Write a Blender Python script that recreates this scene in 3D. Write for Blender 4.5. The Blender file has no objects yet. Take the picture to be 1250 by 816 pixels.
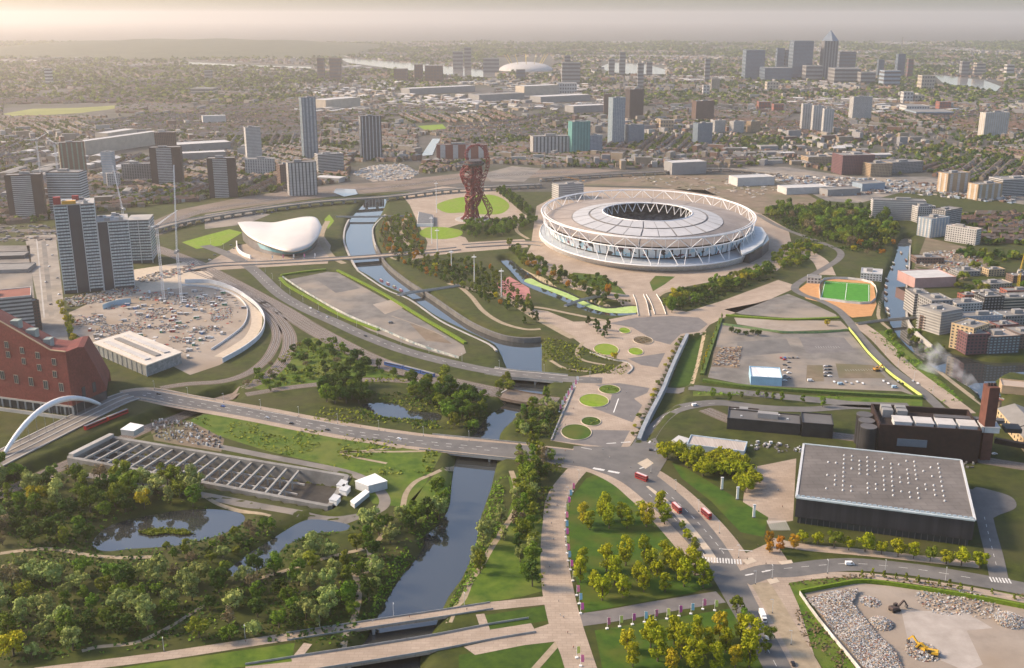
import bpy, bmesh, math, random
import numpy as np
from mathutils import Vector, Matrix, noise
from mathutils.geometry import delaunay_2d_cdt

# ------------------------------------------------------------------ camera, sky, sun, exposure
scene = bpy.context.scene
col = scene.collection
R = math.radians
random.seed(7); rng = np.random.default_rng(7)

CAM_H, FOCAL, PITCH = 330.0, 1285.0, math.atan((408 - 18) / 1285.0)   # helicopter height, focal length in photo pixels, tilt
cam = bpy.data.cameras.new('camera'); camo = bpy.data.objects.new('camera', cam); col.objects.link(camo)
camo.location = (0, 0, CAM_H); camo.rotation_euler = (math.pi / 2 - PITCH, 0, 0)
cam.sensor_width = 36.0; cam.lens = 36.0 * FOCAL / 1250.0
cam.clip_start = 1.0; cam.clip_end = 120000.0
scene.camera = camo

SUN_AZ, SUN_EL = R(-80), R(33)            # azimuth from +Y (negative = towards -X), elevation
world = bpy.data.worlds.new('World'); scene.world = world; world.use_nodes = True
wn = world.node_tree; bg = wn.nodes['Background']
sky = wn.nodes.new('ShaderNodeTexSky'); sky.sky_type = 'NISHITA'; sky.sun_disc = False
sky.sun_elevation = SUN_EL; sky.sun_rotation = SUN_AZ
sky.air_density = 1.0; sky.dust_density = 2.2; sky.ozone_density = 1.4; sky.altitude = 0
wn.links.new(sky.outputs['Color'], bg.inputs['Color']); bg.inputs['Strength'].default_value = 0.15
sl = bpy.data.lights.new('sun', 'SUN'); sl.energy = 3.6; sl.angle = R(12.0); sl.color = (1.0, 0.74, 0.49)
so = bpy.data.objects.new('sun', sl); col.objects.link(so)
sdir = Vector((math.sin(SUN_AZ) * math.cos(SUN_EL), math.cos(SUN_AZ) * math.cos(SUN_EL), math.sin(SUN_EL)))
so.rotation_euler = sdir.to_track_quat('Z', 'Y').to_euler(); so.location = (-2000, 500, 2000)
vs = scene.view_settings
vs.view_transform = 'Standard'; vs.look = 'None'; vs.gamma = 1.0; vs.use_curve_mapping = False; vs.exposure = 0.84
scene.cycles.max_bounces = 6; scene.cycles.diffuse_bounces = 2; scene.cycles.glossy_bounces = 3
scene.cycles.transmission_bounces = 4; scene.cycles.volume_bounces = 1; scene.cycles.transparent_max_bounces = 8
scene.cycles.caustics_reflective = False; scene.cycles.caustics_refractive = False

# ------------------------------------------------------------------ survey: where a line of sight meets a level plane
SP, CP = math.sin(PITCH), math.cos(PITCH)
def G(px, py, z=0.0):
    u, v = px - 625.0, py - 408.0
    dx, dy, dz = u, FOCAL * CP - v * SP, -FOCAL * SP - v * CP
    t = (z - CAM_H) / dz
    return (dx * t, dy * t)
def GV(px, py, z=0.0):
    a = G(px, py, z); return Vector((a[0], a[1], z))
def HT(px, py, ytop, z=0.0):
    """height of a vertical thing whose foot is seen at (px, py) and whose top is at row ytop"""
    x, y = G(px, py, z)
    v = ytop - 408.0
    t = y / (FOCAL * CP - v * SP)
    return CAM_H + t * (-FOCAL * SP - v * CP) - z
def MPP(px, py):
    return G(px + 1, py)[0] - G(px, py)[0]

# ------------------------------------------------------------------ materials
MATS = {}
def mat(name, c1, c2=None, scale=0.05, rough=0.85, detail=4.0, c3=None, scale3=0.008, amt3=0.5, bump=0.0, spec=0.3,
        metallic=0.0, rand=0.0, coat=0.0, emit=None, stretch=None, gen=False, slabs=None):
    if name in MATS: return MATS[name]
    m = bpy.data.materials.new(name); m.use_nodes = True
    nt = m.node_tree; b = nt.nodes['Principled BSDF']
    b.inputs['Roughness'].default_value = rough; b.inputs['Specular IOR Level'].default_value = spec
    b.inputs['Metallic'].default_value = metallic
    if coat: b.inputs['Coat Weight'].default_value = coat
    L = nt.links
    if c2 is None and rand == 0:
        b.inputs['Base Color'].default_value = (*c1, 1)
        MATS[name] = m; return m
    if c2 is None: c2 = c1
    if gen:
        tc = nt.nodes.new('ShaderNodeTexCoord'); src = tc.outputs['Object']
    else:
        ge = nt.nodes.new('ShaderNodeNewGeometry'); src = ge.outputs['Position']
    if stretch:
        mp = nt.nodes.new('ShaderNodeMapping'); mp.inputs['Scale'].default_value = stretch
        L.new(src, mp.inputs['Vector']); src = mp.outputs['Vector']
    n1 = nt.nodes.new('ShaderNodeTexNoise'); n1.inputs['Scale'].default_value = scale; n1.inputs['Detail'].default_value = detail
    n1.inputs['Roughness'].default_value = 0.65
    L.new(src, n1.inputs['Vector'])
    r1 = nt.nodes.new('ShaderNodeValToRGB'); r1.color_ramp.elements[0].position = 0.36; r1.color_ramp.elements[1].position = 0.64
    r1.color_ramp.elements[0].color = (*c1, 1); r1.color_ramp.elements[1].color = (*c2, 1)
    L.new(n1.outputs['Fac'], r1.inputs['Fac'])
    outc = r1.outputs['Color']
    if c3 is not None:
        n3 = nt.nodes.new('ShaderNodeTexNoise'); n3.inputs['Scale'].default_value = scale3; n3.inputs['Detail'].default_value = 5
        L.new(src, n3.inputs['Vector'])
        r3 = nt.nodes.new('ShaderNodeMapRange'); r3.inputs['From Min'].default_value = 0.45; r3.inputs['From Max'].default_value = 0.65
        r3.inputs['To Max'].default_value = amt3
        L.new(n3.outputs['Fac'], r3.inputs['Value'])
        mx = nt.nodes.new('ShaderNodeMix'); mx.data_type = 'RGBA'
        L.new(r3.outputs['Result'], mx.inputs[0]); L.new(outc, mx.inputs[6]); mx.inputs[7].default_value = (*c3, 1)
        outc = mx.outputs[2]
    if slabs:      # laid slabs: slightly different stones and darker joints
        bk = nt.nodes.new('ShaderNodeTexBrick'); bk.inputs['Scale'].default_value = 1.0; bk.inputs['Brick Width'].default_value = slabs; bk.inputs['Row Height'].default_value = slabs*.5
        bk.inputs['Mortar Size'].default_value = slabs*.035; bk.inputs['Color1'].default_value = (.92,.92,.92,1); bk.inputs['Color2'].default_value = (1.06,1.06,1.06,1); bk.inputs['Mortar'].default_value = (.8,.8,.8,1)
        L.new(src, bk.inputs['Vector']); mb_ = nt.nodes.new('ShaderNodeMix'); mb_.data_type = 'RGBA'; mb_.blend_type = 'MULTIPLY'; mb_.inputs[0].default_value = 1.0
        L.new(outc, mb_.inputs[6]); L.new(bk.outputs['Color'], mb_.inputs[7]); outc = mb_.outputs[2]
    if rand > 0:
        oi = nt.nodes.new('ShaderNodeObjectInfo')
        hs = nt.nodes.new('ShaderNodeHueSaturation')
        a = nt.nodes.new('ShaderNodeMapRange'); a.inputs['To Min'].default_value = 1 - rand; a.inputs['To Max'].default_value = 1 + rand
        L.new(oi.outputs['Random'], a.inputs['Value']); L.new(a.outputs['Result'], hs.inputs['Value'])
        h = nt.nodes.new('ShaderNodeMath'); h.operation = 'MULTIPLY_ADD'; h.inputs[1].default_value = 7.31; h.inputs[2].default_value = 0
        fr = nt.nodes.new('ShaderNodeMath'); fr.operation = 'FRACT'
        L.new(oi.outputs['Random'], h.inputs[0]); L.new(h.outputs[0], fr.inputs[0])
        hr = nt.nodes.new('ShaderNodeMapRange'); hr.inputs['To Min'].default_value = 0.5 - rand * 0.07; hr.inputs['To Max'].default_value = 0.5 + rand * 0.07
        L.new(fr.outputs[0], hr.inputs['Value']); L.new(hr.outputs['Result'], hs.inputs['Hue'])
        L.new(outc, hs.inputs['Color']); outc = hs.outputs['Color']
    L.new(outc, b.inputs['Base Color'])
    if bump > 0:
        bp = nt.nodes.new('ShaderNodeBump'); bp.inputs['Strength'].default_value = 0.6; bp.inputs['Distance'].default_value = bump
        L.new(n1.outputs['Fac'], bp.inputs['Height']); L.new(bp.outputs['Normal'], b.inputs['Normal'])
    MATS[name] = m; return m

# ------------------------------------------------------------------ object helpers
def setp(o, label=None, cat=None, group=None, kind=None):
    if label: o['label'] = label
    if cat: o['category'] = cat
    if group: o['group'] = group
    if kind: o['kind'] = kind
    return o
def link(name, me, parent=None, loc=None, rz=None):
    o = bpy.data.objects.new(name, me); col.objects.link(o)
    if parent is not None: o.parent = parent
    if loc is not None: o.location = loc
    if rz is not None: o.rotation_euler = (0, 0, rz)
    return o
def thing(name, label, cat, loc=(0, 0, 0), rz=0.0, group=None, kind=None):
    o = link(name, None, None, loc, rz); o.empty_display_size = 1
    return setp(o, label, cat, group, kind)
def copy_tree(o, parent=None):
    c = o.copy(); col.objects.link(c); c.parent = parent
    for ch in o.children: copy_tree(ch, c)
    return c
def np_mesh(name, V, F, mats, mi=None, smooth=False):
    """V (n,3); F (m,k) array of equal faces or list of lists"""
    me = bpy.data.meshes.new(name)
    V = np.asarray(V, dtype=np.float32)
    if isinstance(F, np.ndarray):
        m, k = F.shape
        me.vertices.add(len(V)); me.vertices.foreach_set('co', V.ravel())
        me.loops.add(m * k); me.loops.foreach_set('vertex_index', F.astype(np.int32).ravel())
        me.polygons.add(m); me.polygons.foreach_set('loop_start', np.arange(0, m * k, k, dtype=np.int32))
        me.update(calc_edges=True)
    else:
        me.from_pydata([tuple(v) for v in V.tolist()], [], [list(f) for f in F]); m = len(F)
    for x in (mats if isinstance(mats, (list, tuple)) else [mats]): me.materials.append(x)
    if mi is not None: me.polygons.foreach_set('material_index', np.asarray(mi, dtype=np.int32))
    me.polygons.foreach_set('use_smooth', np.full(len(me.polygons), bool(smooth)))
    me.validate(verbose=False) if not isinstance(F, np.ndarray) else None
    return me

class MB:
    """collects boxes, prisms, tubes and ribbons into one mesh"""
    def __init__(s): s.v, s.f, s.m = [], [], []
    def quad(s, a, b, c, d, mi=0):
        n = len(s.v); s.v += [tuple(a), tuple(b), tuple(c), tuple(d)]; s.f.append((n, n+1, n+2, n+3)); s.m.append(mi); return s
    def tri(s, a, b, c, mi=0):
        n = len(s.v); s.v += [tuple(a), tuple(b), tuple(c)]; s.f.append((n, n+1, n+2)); s.m.append(mi); return s
    def box(s, x0, x1, y0, y1, z0, z1, mi=0, top=None):
        n = len(s.v)
        s.v += [(x0,y0,z0),(x1,y0,z0),(x1,y1,z0),(x0,y1,z0),(x0,y0,z1),(x1,y0,z1),(x1,y1,z1),(x0,y1,z1)]
        for k, q in enumerate(((3,2,1,0),(4,5,6,7),(0,1,5,4),(1,2,6,5),(2,3,7,6),(3,0,4,7))):
            s.f.append(tuple(n+i for i in q)); s.m.append(top if (k == 1 and top is not None) else mi)
        return s
    def prism(s, poly, z0, z1, mi=0, top=None, bottom=True):
        poly = [(p[0], p[1]) for p in poly]
        if sum(poly[i][0]*poly[(i+1)%len(poly)][1]-poly[(i+1)%len(poly)][0]*poly[i][1] for i in range(len(poly))) < 0: poly = poly[::-1]
        n, k = len(s.v), len(poly)
        s.v += [(p[0], p[1], z0) for p in poly] + [(p[0], p[1], z1) for p in poly]
        for i in range(k):
            j = (i+1) % k; s.f.append((n+i, n+j, n+k+j, n+k+i)); s.m.append(mi)
        s.f.append(tuple(n+k+i for i in range(k))); s.m.append(mi if top is None else top)
        if bottom: s.f.append(tuple(n+i for i in reversed(range(k)))); s.m.append(mi)
        return s
    def bar(s, a, b, w, h=None, mi=0):
        """square bar between two points"""
        a, b = Vector(a), Vector(b); d = b - a
        if d.length < 1e-6: return s
        h = w if h is None else h
        d.normalize(); up = Vector((0,0,1)) if abs(d.z) < 0.95 else Vector((0,1,0))
        x = d.cross(up).normalized() * (w/2); y = x.cross(d).normalized() * (h/2)
        n = len(s.v)
        for p in (a, b):
            for sx, sy in ((-1,-1),(1,-1),(1,1),(-1,1)): s.v.append(tuple(p + x*sx + y*sy))
        for q in ((0,1,5,4),(1,2,6,5),(2,3,7,6),(3,0,4,7),(3,2,1,0),(4,5,6,7)): s.f.append(tuple(n+i for i in q)); s.m.append(mi)
        return s
    def tube(s, pts, r, k=6, mi=0, caps=True):
        pts = [Vector(p) for p in pts]; rr = r if isinstance(r, (list, tuple)) else [r]*len(pts)
        n0 = len(s.v)
        for i, p in enumerate(pts):
            d = (pts[min(i+1, len(pts)-1)] - pts[max(i-1, 0)])
            d = d.normalized() if d.length > 1e-9 else Vector((0,0,1))
            up = Vector((0,0,1)) if abs(d.z) < 0.9 else Vector((1,0,0))
            x = d.cross(up).normalized(); y = x.cross(d)
            for j in range(k):
                a = 2*math.pi*j/k; s.v.append(tuple(p + (x*math.cos(a) + y*math.sin(a))*rr[i]))
        for i in range(len(pts)-1):
            for j in range(k):
                a = n0+i*k+j; b = n0+i*k+(j+1)%k
                s.f.append((a, b, b+k, a+k)); s.m.append(mi)
        if caps:
            s.f.append(tuple(n0+j for j in reversed(range(k)))); s.m.append(mi)
            s.f.append(tuple(n0+(len(pts)-1)*k+j for j in range(k))); s.m.append(mi)
        return s
    def cyl(s, x, y, z0, z1, r, k=12, mi=0, r1=None):
        return s.tube([(x,y,z0),(x,y,z1)], [r, r if r1 is None else r1], k, mi)
    def mesh(s, name, mats, smooth=False):
        me = bpy.data.meshes.new(name); me.from_pydata(s.v, [], s.f)
        for x in (mats if isinstance(mats, (list, tuple)) else [mats]): me.materials.append(x)
        me.polygons.foreach_set('material_index', np.array(s.m, dtype=np.int32))
        if smooth: me.polygons.foreach_set('use_smooth', np.ones(len(me.polygons), dtype=bool))
        me.update(); return me
    def obj(s, name, mats, parent=None, smooth=False, loc=None, rz=None):
        return link(name, s.mesh(name, mats, smooth), parent, loc, rz)

def pts(px, z=0.0): return [G(a, b, z) for a, b in px]
def resample(line, step):
    line = [np.array(p, float) for p in line]; out = [line[0]]
    for a, b in zip(line[:-1], line[1:]):
        n = max(1, int(np.linalg.norm(b-a)/step))
        for i in range(1, n+1): out.append(a + (b-a)*i/n)
    return out
def smooth_line(line, n=8, closed=False):
    """Catmull-Rom through the points"""
    P = [np.array(p, float) for p in line]; out = []
    k = len(P)
    rngi = range(k) if closed else range(k-1)
    for i in rngi:
        if closed: p0, p1, p2, p3 = P[i-1], P[i], P[(i+1)%k], P[(i+2)%k]
        else: p0, p1, p2, p3 = P[max(i-1,0)], P[i], P[i+1], P[min(i+2,k-1)]
        for j in range(n):
            t = j/n
            out.append(0.5*((2*p1) + (-p0+p2)*t + (2*p0-5*p1+4*p2-p3)*t*t + (-p0+3*p1-3*p2+p3)*t**3))
    if not closed: out.append(P[-1])
    return out
def inside(X, Y, poly):
    P = np.asarray(poly, float); r = np.zeros(np.shape(X), bool); j = len(P)-1
    for i in range(len(P)):
        xi, yi, xj, yj = P[i][0], P[i][1], P[j][0], P[j][1]
        if yi != yj: r ^= ((yi > Y) != (yj > Y)) & (X < (xj-xi)*(Y-yi)/(yj-yi)+xi)
        j = i
    return r
def dist(X, Y, poly, closed=True):
    P = np.asarray(poly, float); d = np.full(np.shape(X), 1e9); k = len(P)
    for i in range(k if closed else k-1):
        a, b = P[i], P[(i+1)%k]; ab = b-a; L2 = max(ab@ab, 1e-9)
        t = np.clip(((X-a[0])*ab[0]+(Y-a[1])*ab[1])/L2, 0, 1)
        d = np.minimum(d, np.hypot(X-a[0]-t*ab[0], Y-a[1]-t*ab[1]))
    return d
# ------------------------------------------------------------------ materials of the setting
M_scrub = mat('scrub_ground', (0.02,0.032,0.002), (0.05,0.064,0.006), 0.09, 0.95, 8, c3=(0.06,0.055,0.02), scale3=0.02, amt3=0.55, bump=0.5)
M_city = mat('city_ground', (0.055,0.053,0.049), (0.10,0.096,0.088), 0.02, 0.95, 6, c3=(0.04,0.048,0.02), scale3=0.004, amt3=0.9)
M_grass = mat('mown_grass', (0.022,0.064,0.002), (0.046,0.10,0.004), 0.12, 0.95, 6, c3=(0.085,0.095,0.012), scale3=0.035, amt3=0.85)
M_meadow = mat('meadow_grass', (0.036,0.082,0.003), (0.09,0.145,0.009), 0.1, 0.95, 8, c3=(0.12,0.13,0.028), scale3=0.025, amt3=0.6, bump=0.4)
M_vivid = mat('sports_turf', (0.04,0.20,0.015), (0.06,0.25,0.02), 0.15, 0.9)
M_lawn = mat('bright_lawn', (0.12,0.21,0.004), (0.18,0.28,0.01), 0.2, 0.95, c3=(0.2,0.22,0.05), scale3=0.04, amt3=0.5)
M_dkgrass = mat('dark_turf', (0.022,0.055,0.002), (0.045,0.088,0.004), 0.15, 0.95, 6)  # turf of a darker green, for slopes and planting beds
M_pave = mat('pink_paving', (0.31,0.25,0.195), (0.39,0.32,0.255), 0.05, 0.9, 5, c3=(0.28,0.225,0.175), scale3=0.02, amt3=0.6, slabs=5.0)
M_path = mat('gravel_path', (0.25,0.205,0.14), (0.33,0.275,0.195), 0.2, 0.95)
M_asph = mat('asphalt', (0.10,0.10,0.10), (0.145,0.142,0.138), 0.08, 0.9, 6, c3=(0.17,0.165,0.155), scale3=0.03, amt3=0.5)
M_asphL = mat('worn_asphalt', (0.12,0.115,0.108), (0.20,0.19,0.175), 0.05, 0.92, 8, c3=(0.28,0.24,0.195), scale3=0.016, amt3=0.85)
M_asphP = mat('plaza_asphalt', (0.13,0.125,0.125), (0.17,0.162,0.158), 0.1, 0.9, 5)
M_dirt = mat('site_dirt', (0.24,0.205,0.17), (0.35,0.31,0.265), 0.04, 0.95, 7, c3=(0.22,0.17,0.12), scale3=0.02, amt3=0.7, bump=0.3)
M_brown = mat('brown_earth', (0.13,0.10,0.07), (0.21,0.165,0.12), 0.05, 0.95, 7, c3=(0.10,0.105,0.05), scale3=0.015, amt3=0.7)
M_ballast = mat('ballast', (0.15,0.12,0.10), (0.22,0.18,0.15), 0.3, 0.95, 5, c3=(0.10,0.09,0.06), scale3=0.02, amt3=0.6)
M_conc = mat('concrete', (0.34,0.33,0.31), (0.44,0.43,0.405), 0.08, 0.85, 6, c3=(0.24,0.23,0.215), scale3=0.04, amt3=0.5)
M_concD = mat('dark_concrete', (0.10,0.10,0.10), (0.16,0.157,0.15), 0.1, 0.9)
M_white = mat('white_paint', (0.72,0.72,0.70), (0.80,0.80,0.78), 0.5, 0.6)
M_wornwhite = mat('worn_road_paint', (0.45,0.45,0.43), (0.72,0.72,0.70), 0.6, 0.7)
M_sand = mat('orange_sand', (0.42,0.22,0.09), (0.50,0.27,0.12), 0.15, 0.95)
M_cobble = mat('light_setts', (0.42,0.36,0.28), (0.50,0.43,0.34), 0.2, 0.9)

def water_mat(name, tint, rough, wave, dist_):
    m = bpy.data.materials.new(name); m.use_nodes = True; nt = m.node_tree; b = nt.nodes['Principled BSDF']
    b.inputs['Base Color'].default_value = (*tint, 1); b.inputs['Roughness'].default_value = rough
    b.inputs['IOR'].default_value = 2.1; b.inputs['Specular IOR Level'].default_value = 0.5
    ge = nt.nodes.new('ShaderNodeNewGeometry'); n = nt.nodes.new('ShaderNodeTexNoise'); n.inputs['Scale'].default_value = wave; n.inputs['Detail'].default_value = 3
    nt.links.new(ge.outputs['Position'], n.inputs['Vector'])
    bp = nt.nodes.new('ShaderNodeBump'); bp.inputs['Strength'].default_value = 0.25; bp.inputs['Distance'].default_value = dist_
    nt.links.new(n.outputs['Fac'], bp.inputs['Height']); nt.links.new(bp.outputs['Normal'], b.inputs['Normal'])
    return m
M_water = water_mat('river_water', (0.032,0.036,0.037), 0.012, 0.3, 0.02)
M_wfar = water_mat('wide_river_water', (0.22,0.21,0.195), 0.12, 0.05, 0.1)

# ------------------------------------------------------------------ water outlines (photo survey, on the water level)
ZW = -5.0
river_px = [(380,830),(438,792),(462,750),(486,709),(508,682),(517,665),(517,655),(535,640),(548,618),(551,590),(556,562),(566,545),(582,526),(596,508),(612,497),(621,486),(624,468),
            (618,450),(607,425),(596,417),(566,403),(536,388),(515,374),(498,362),(470,350),(452,338),(437,329),(429,315),(422,295),(423,279),(427,269),(436,258),(444,249),(450,242),
            (471,242),(469,255),(463,266),(455,277),(456,291),(459,303),(466,317),(476,329),(498,346),(528,365),(560,387),(582,400),(612,413),(640,417),(659,417),(662,430),(662,452),(668,468),(660,486),(637,502),
            (625,515),(612,529),(609,552),(604,580),(597,605),(590,624),(585,645),(580,668),(567,702),(553,722),(543,739),(530,770),(515,798),(500,830)]
canal2_px = [(611,318),(622,330),(638,347),(659,358),(690,370),(717,382),(742,388),(780,386),(790,376),(772,372),(741,374),(718,367),(692,355),(662,344),(650,336),(636,327),(622,316)]
nav_px = [(1103,290),(1095,300),(1093,313),(1084,335),(1079,351),(1079,373),(1084,390),(1093,407),(1109,426),(1125,440),(1144,454),(1171,468),(1192,482),(1205,500),(1222,498),(1222,482),(1216,466),(1232,458),(1262,462),(1262,444),
          (1211,443),(1173,434),(1140,425),(1125,413),(1112,400),(1107,386),(1106,367),(1106,346),(1110,327),(1109,313),(1113,298),(1112,290)]
pond_px = [(112,665),(125,648),(145,638),(189,628),(223,623),(262,622),(294,627),(297,638),(272,652),(240,661),(210,667),(162,670),(128,673)]
inlet_px = [(274,702),(300,701),(330,688),(347,668),(372,656),(392,650),(422,648),(424,640),(385,634),(366,638),(345,650),(325,663),(310,672),(292,685)]
pond3_px = [(442,494),(469,492),(488,495),(501,502),(536,505),(534,515),(504,512),(474,510),(456,505)]
WATERS = []      # (outline in metres, level, bank width)
def add_water(px, z, bank, n=4):
    w = [tuple(p) for p in smooth_line(pts(px, z), n, closed=True)]; WATERS.append((w, z, bank)); return w
add_water(river_px, ZW, 7.0); add_water(canal2_px, ZW, 6.0); add_water(nav_px, ZW, 4.5)
add_water(pond_px, -3.0, 11.0); add_water(inlet_px, -3.0, 8.0); add_water(pond3_px, -3.0, 11.0)
# sunken places: (outline, floor level, slope width)
BASIN = pts([(84,560),(134,535),(424,583),(402,620)])
basin_in = BASIN
cut_px = [(-40,600),(40,566),(110,538),(175,509),(215,494),(262,477),(285,472),(288,484),(262,494),(226,510),(180,527),(110,556),(40,590),(-40,630)]
low_px = [(838,412),(858,408),(846,466),(832,470),(832,486),(815,497),(798,518),(786,536),(794,505),(808,480),(814,466)]
DEPS = [(BASIN, -9.0, 3.0), (pts(cut_px), -6.5, 7.0), (pts(low_px), -4.5, 4.0)]
GX0, GX1, GY0, GY1, GS = -820.0, 940.0, 360.0, 2040.0, 4.0
gx = np.arange(GX0, GX1+.1, GS); gy = np.arange(GY0, GY1+.1, GS)
GXX, GYY = np.meshgrid(gx, gy); HH = np.zeros_like(GXX)
def sst(t): t = np.clip(t, 0, 1); return t*t*(3-2*t)
# gentle unevenness of the parkland
HH += 0.0
for poly, z, w in DEPS:
    P = np.asarray(poly); m = (GXX > P[:,0].min()-w-8) & (GXX < P[:,0].max()+w+8) & (GYY > P[:,1].min()-w-8) & (GYY < P[:,1].max()+w+8)
    X, Y = GXX[m], GYY[m]; d = dist(X, Y, poly); ins = inside(X, Y, poly)
    h = np.where(ins, z, z*(1-sst(d/w))); HH[m] = np.minimum(HH[m], h)
for poly, z, w in WATERS:
    P = np.asarray(poly); m = (GXX > P[:,0].min()-w-8) & (GXX < P[:,0].max()+w+8) & (GYY > P[:,1].min()-w-8) & (GYY < P[:,1].max()+w+8)
    X, Y = GXX[m], GYY[m]; d = dist(X, Y, poly); ins = inside(X, Y, poly)
    h = np.where(ins, z - np.minimum(3.0, d*0.6), z*(1-np.clip(d/w, 0, 1)**0.8)); HH[m] = np.minimum(HH[m], h)
def hgt(x, y):
    fx = np.clip((np.asarray(x, float)-GX0)/GS, 0, len(gx)-1.001); fy = np.clip((np.asarray(y, float)-GY0)/GS, 0, len(gy)-1.001)
    i, j = fx.astype(int), fy.astype(int); a, b = fx-i, fy-j
    return HH[j,i]*(1-a)*(1-b)+HH[j,i+1]*a*(1-b)+HH[j+1,i]*(1-a)*b+HH[j+1,i+1]*a*b
def hg(x, y): return float(hgt(np.array([x]), np.array([y]))[0])
nx, ny = len(gx), len(gy)
V = np.stack([GXX.ravel(), GYY.ravel(), HH.ravel()], 1)
ii, jj = np.meshgrid(np.arange(nx-1), np.arange(ny-1)); a0 = (jj*nx+ii).ravel()
F = np.stack([a0, a0+1, a0+nx+1, a0+nx], 1)
FAR = 60000.0
ring = [(-FAR,-20000),(FAR,-20000),(FAR,FAR),(-FAR,FAR)]
nb = len(V)
outer = np.array([(-FAR,-20000,0),(FAR,-20000,0),(FAR,FAR,0),(-FAR,FAR,0),(GX0,GY0,0),(GX1,GY0,0),(GX1,GY1,0),(GX0,GY1,0)], float)
V = np.vstack([V, outer])
F = np.vstack([F, np.array([[0,1,5,4],[1,2,6,5],[2,3,7,6],[3,0,4,7]])+nb])
mi = np.zeros(len(F), int); mi[-4:] = 1
gme = np_mesh('ground', V, F, [M_scrub, M_city], mi, smooth=True)
setp(link('ground', gme), kind='structure')

# ------------------------------------------------------------------ sheets: laid over the terrain
def tri_sheet(name, poly, off, material, kind='structure', smooth_n=0, step=GS, label=None, flat=None, parent=None):
    if smooth_n: poly = [tuple(p) for p in smooth_line(poly, smooth_n, closed=True)]
    b = resample(list(poly)+[poly[0]], step)[:-1]
    P = np.array(b); z = hgt(P[:,0], P[:,1])
    P3 = [Vector((p[0], p[1])) for p in b]; nbd = len(P3)
    if flat is None:
        x0, x1, y0, y1 = P[:,0].min(), P[:,0].max(), P[:,1].min(), P[:,1].max()
        X, Y = np.meshgrid(np.arange(math.floor((x0-GX0)/GS)*GS+GX0, x1+GS, GS), np.arange(math.floor((y0-GY0)/GS)*GS+GY0, y1+GS, GS))
        X, Y = X.ravel(), Y.ravel(); H = hgt(X, Y)
        k = inside(X, Y, P); X, Y, H = X[k], Y[k], H[k]
        if len(X) and H.min() < -0.01:
            k = dist(X, Y, P) > 1.0
            P3 += [Vector((float(x), float(y))) for x, y in zip(X[k], Y[k])]
    vs_, _, fs, *_ = delaunay_2d_cdt(P3, [(i, (i+1) % nbd) for i in range(nbd)], [], 1, 1e-3)
    A = np.array([(v[0], v[1]) for v in vs_])
    zz = (hgt(A[:,0], A[:,1]) if flat is None else np.full(len(A), flat)) + off
    fs = [list(f) for f in fs]
    V = np.column_stack([A, zz])
    out = []
    for f in fs:
        n = sum((A[f[i]][0]*A[f[(i+1)%len(f)]][1]-A[f[(i+1)%len(f)]][0]*A[f[i]][1]) for i in range(len(f)))
        out.append(f if n > 0 else f[::-1])
    o = link(name, np_mesh(name, V, out, material, smooth=True), parent)
    if kind: o['kind'] = kind
    if label: o['label'] = label
    return o
def sheet(name, px, off, material, **k): return tri_sheet(name, pts(px), off, material, **k)
def ribbon(name, line, width, off, material, flat=None, step=4.0, kind='structure', sm=6, base=0.0, parent=None, lat=0.0, thick=0.0):
    """a strip along a line in metres; flat: fixed level instead of lying on the terrain"""
    L = smooth_line(line, sm) if sm else [np.array(p, float) for p in line]
    L = resample(L, step); A = np.array(L)
    d = np.gradient(A, axis=0); d /= np.maximum(np.hypot(d[:,0], d[:,1])[:,None], 1e-9); nrm = np.stack([-d[:,1], d[:,0]], 1)
    w = np.full(len(A), width) if np.isscalar(width) else np.interp(np.linspace(0,1,len(A)), np.linspace(0,1,len(width)), width)
    cols = []
    ks = (-0.5, 0.0, 0.5) if flat is None else (-0.5, 0.5)
    for k in ks:
        q = A + nrm*(w[:,None]*k + lat)
        z = (hgt(q[:,0], q[:,1]) if flat is None else (np.full(len(A), flat) if np.isscalar(flat) else np.interp(np.linspace(0,1,len(A)), np.linspace(0,1,len(flat)), flat))) + off
        cols.append(np.column_stack([q, z]))
    V = np.stack(cols, 1).reshape(-1, 3); K = len(ks); n = len(A)
    F = []
    for i in range(n-1):
        for k in range(K-1):
            a = i*K+k; F.append((a, a+K, a+K+1, a+1))
    F = np.array([(f[0], f[3], f[2], f[1]) if False else f for f in F])
    if thick:
        nv = len(V); V = np.vstack([V, V-[0,0,thick]]); F2 = [tuple(nv+i for i in f[::-1]) for f in F.tolist()]
        S = []
        for i in range(n-1):
            a = i*K; S.append((a, nv+a, nv+a+K, a+K)); b = i*K+K-1; S.append((b, b+K, nv+b+K, nv+b))
        S.append((0, K-1, nv+K-1, nv)) ; e = (n-1)*K; S.append((e+K-1, e, nv+e, nv+e+K-1))
        F = np.array(F.tolist()+F2+S)
    # faces wind so that the top looks up
    o = link(name, np_mesh(name, V, F[:, ::-1], material, smooth=not thick), parent)
    if kind: o['kind'] = kind
    return o
def road_px(name, px, width, off=0.14, material=None, z=0.0, **k): return ribbon(name, pts(px, z), width, off, material or M_asph, **k)

# water surfaces
for (poly, z, bank), nm in zip(WATERS, ['river_water','backwater_channel','canal_water','pond_water','inlet_water','reed_pond_water']):
    P = np.array(poly)
    tri_sheet(nm, poly, 0.0, M_water, flat=z)

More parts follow.
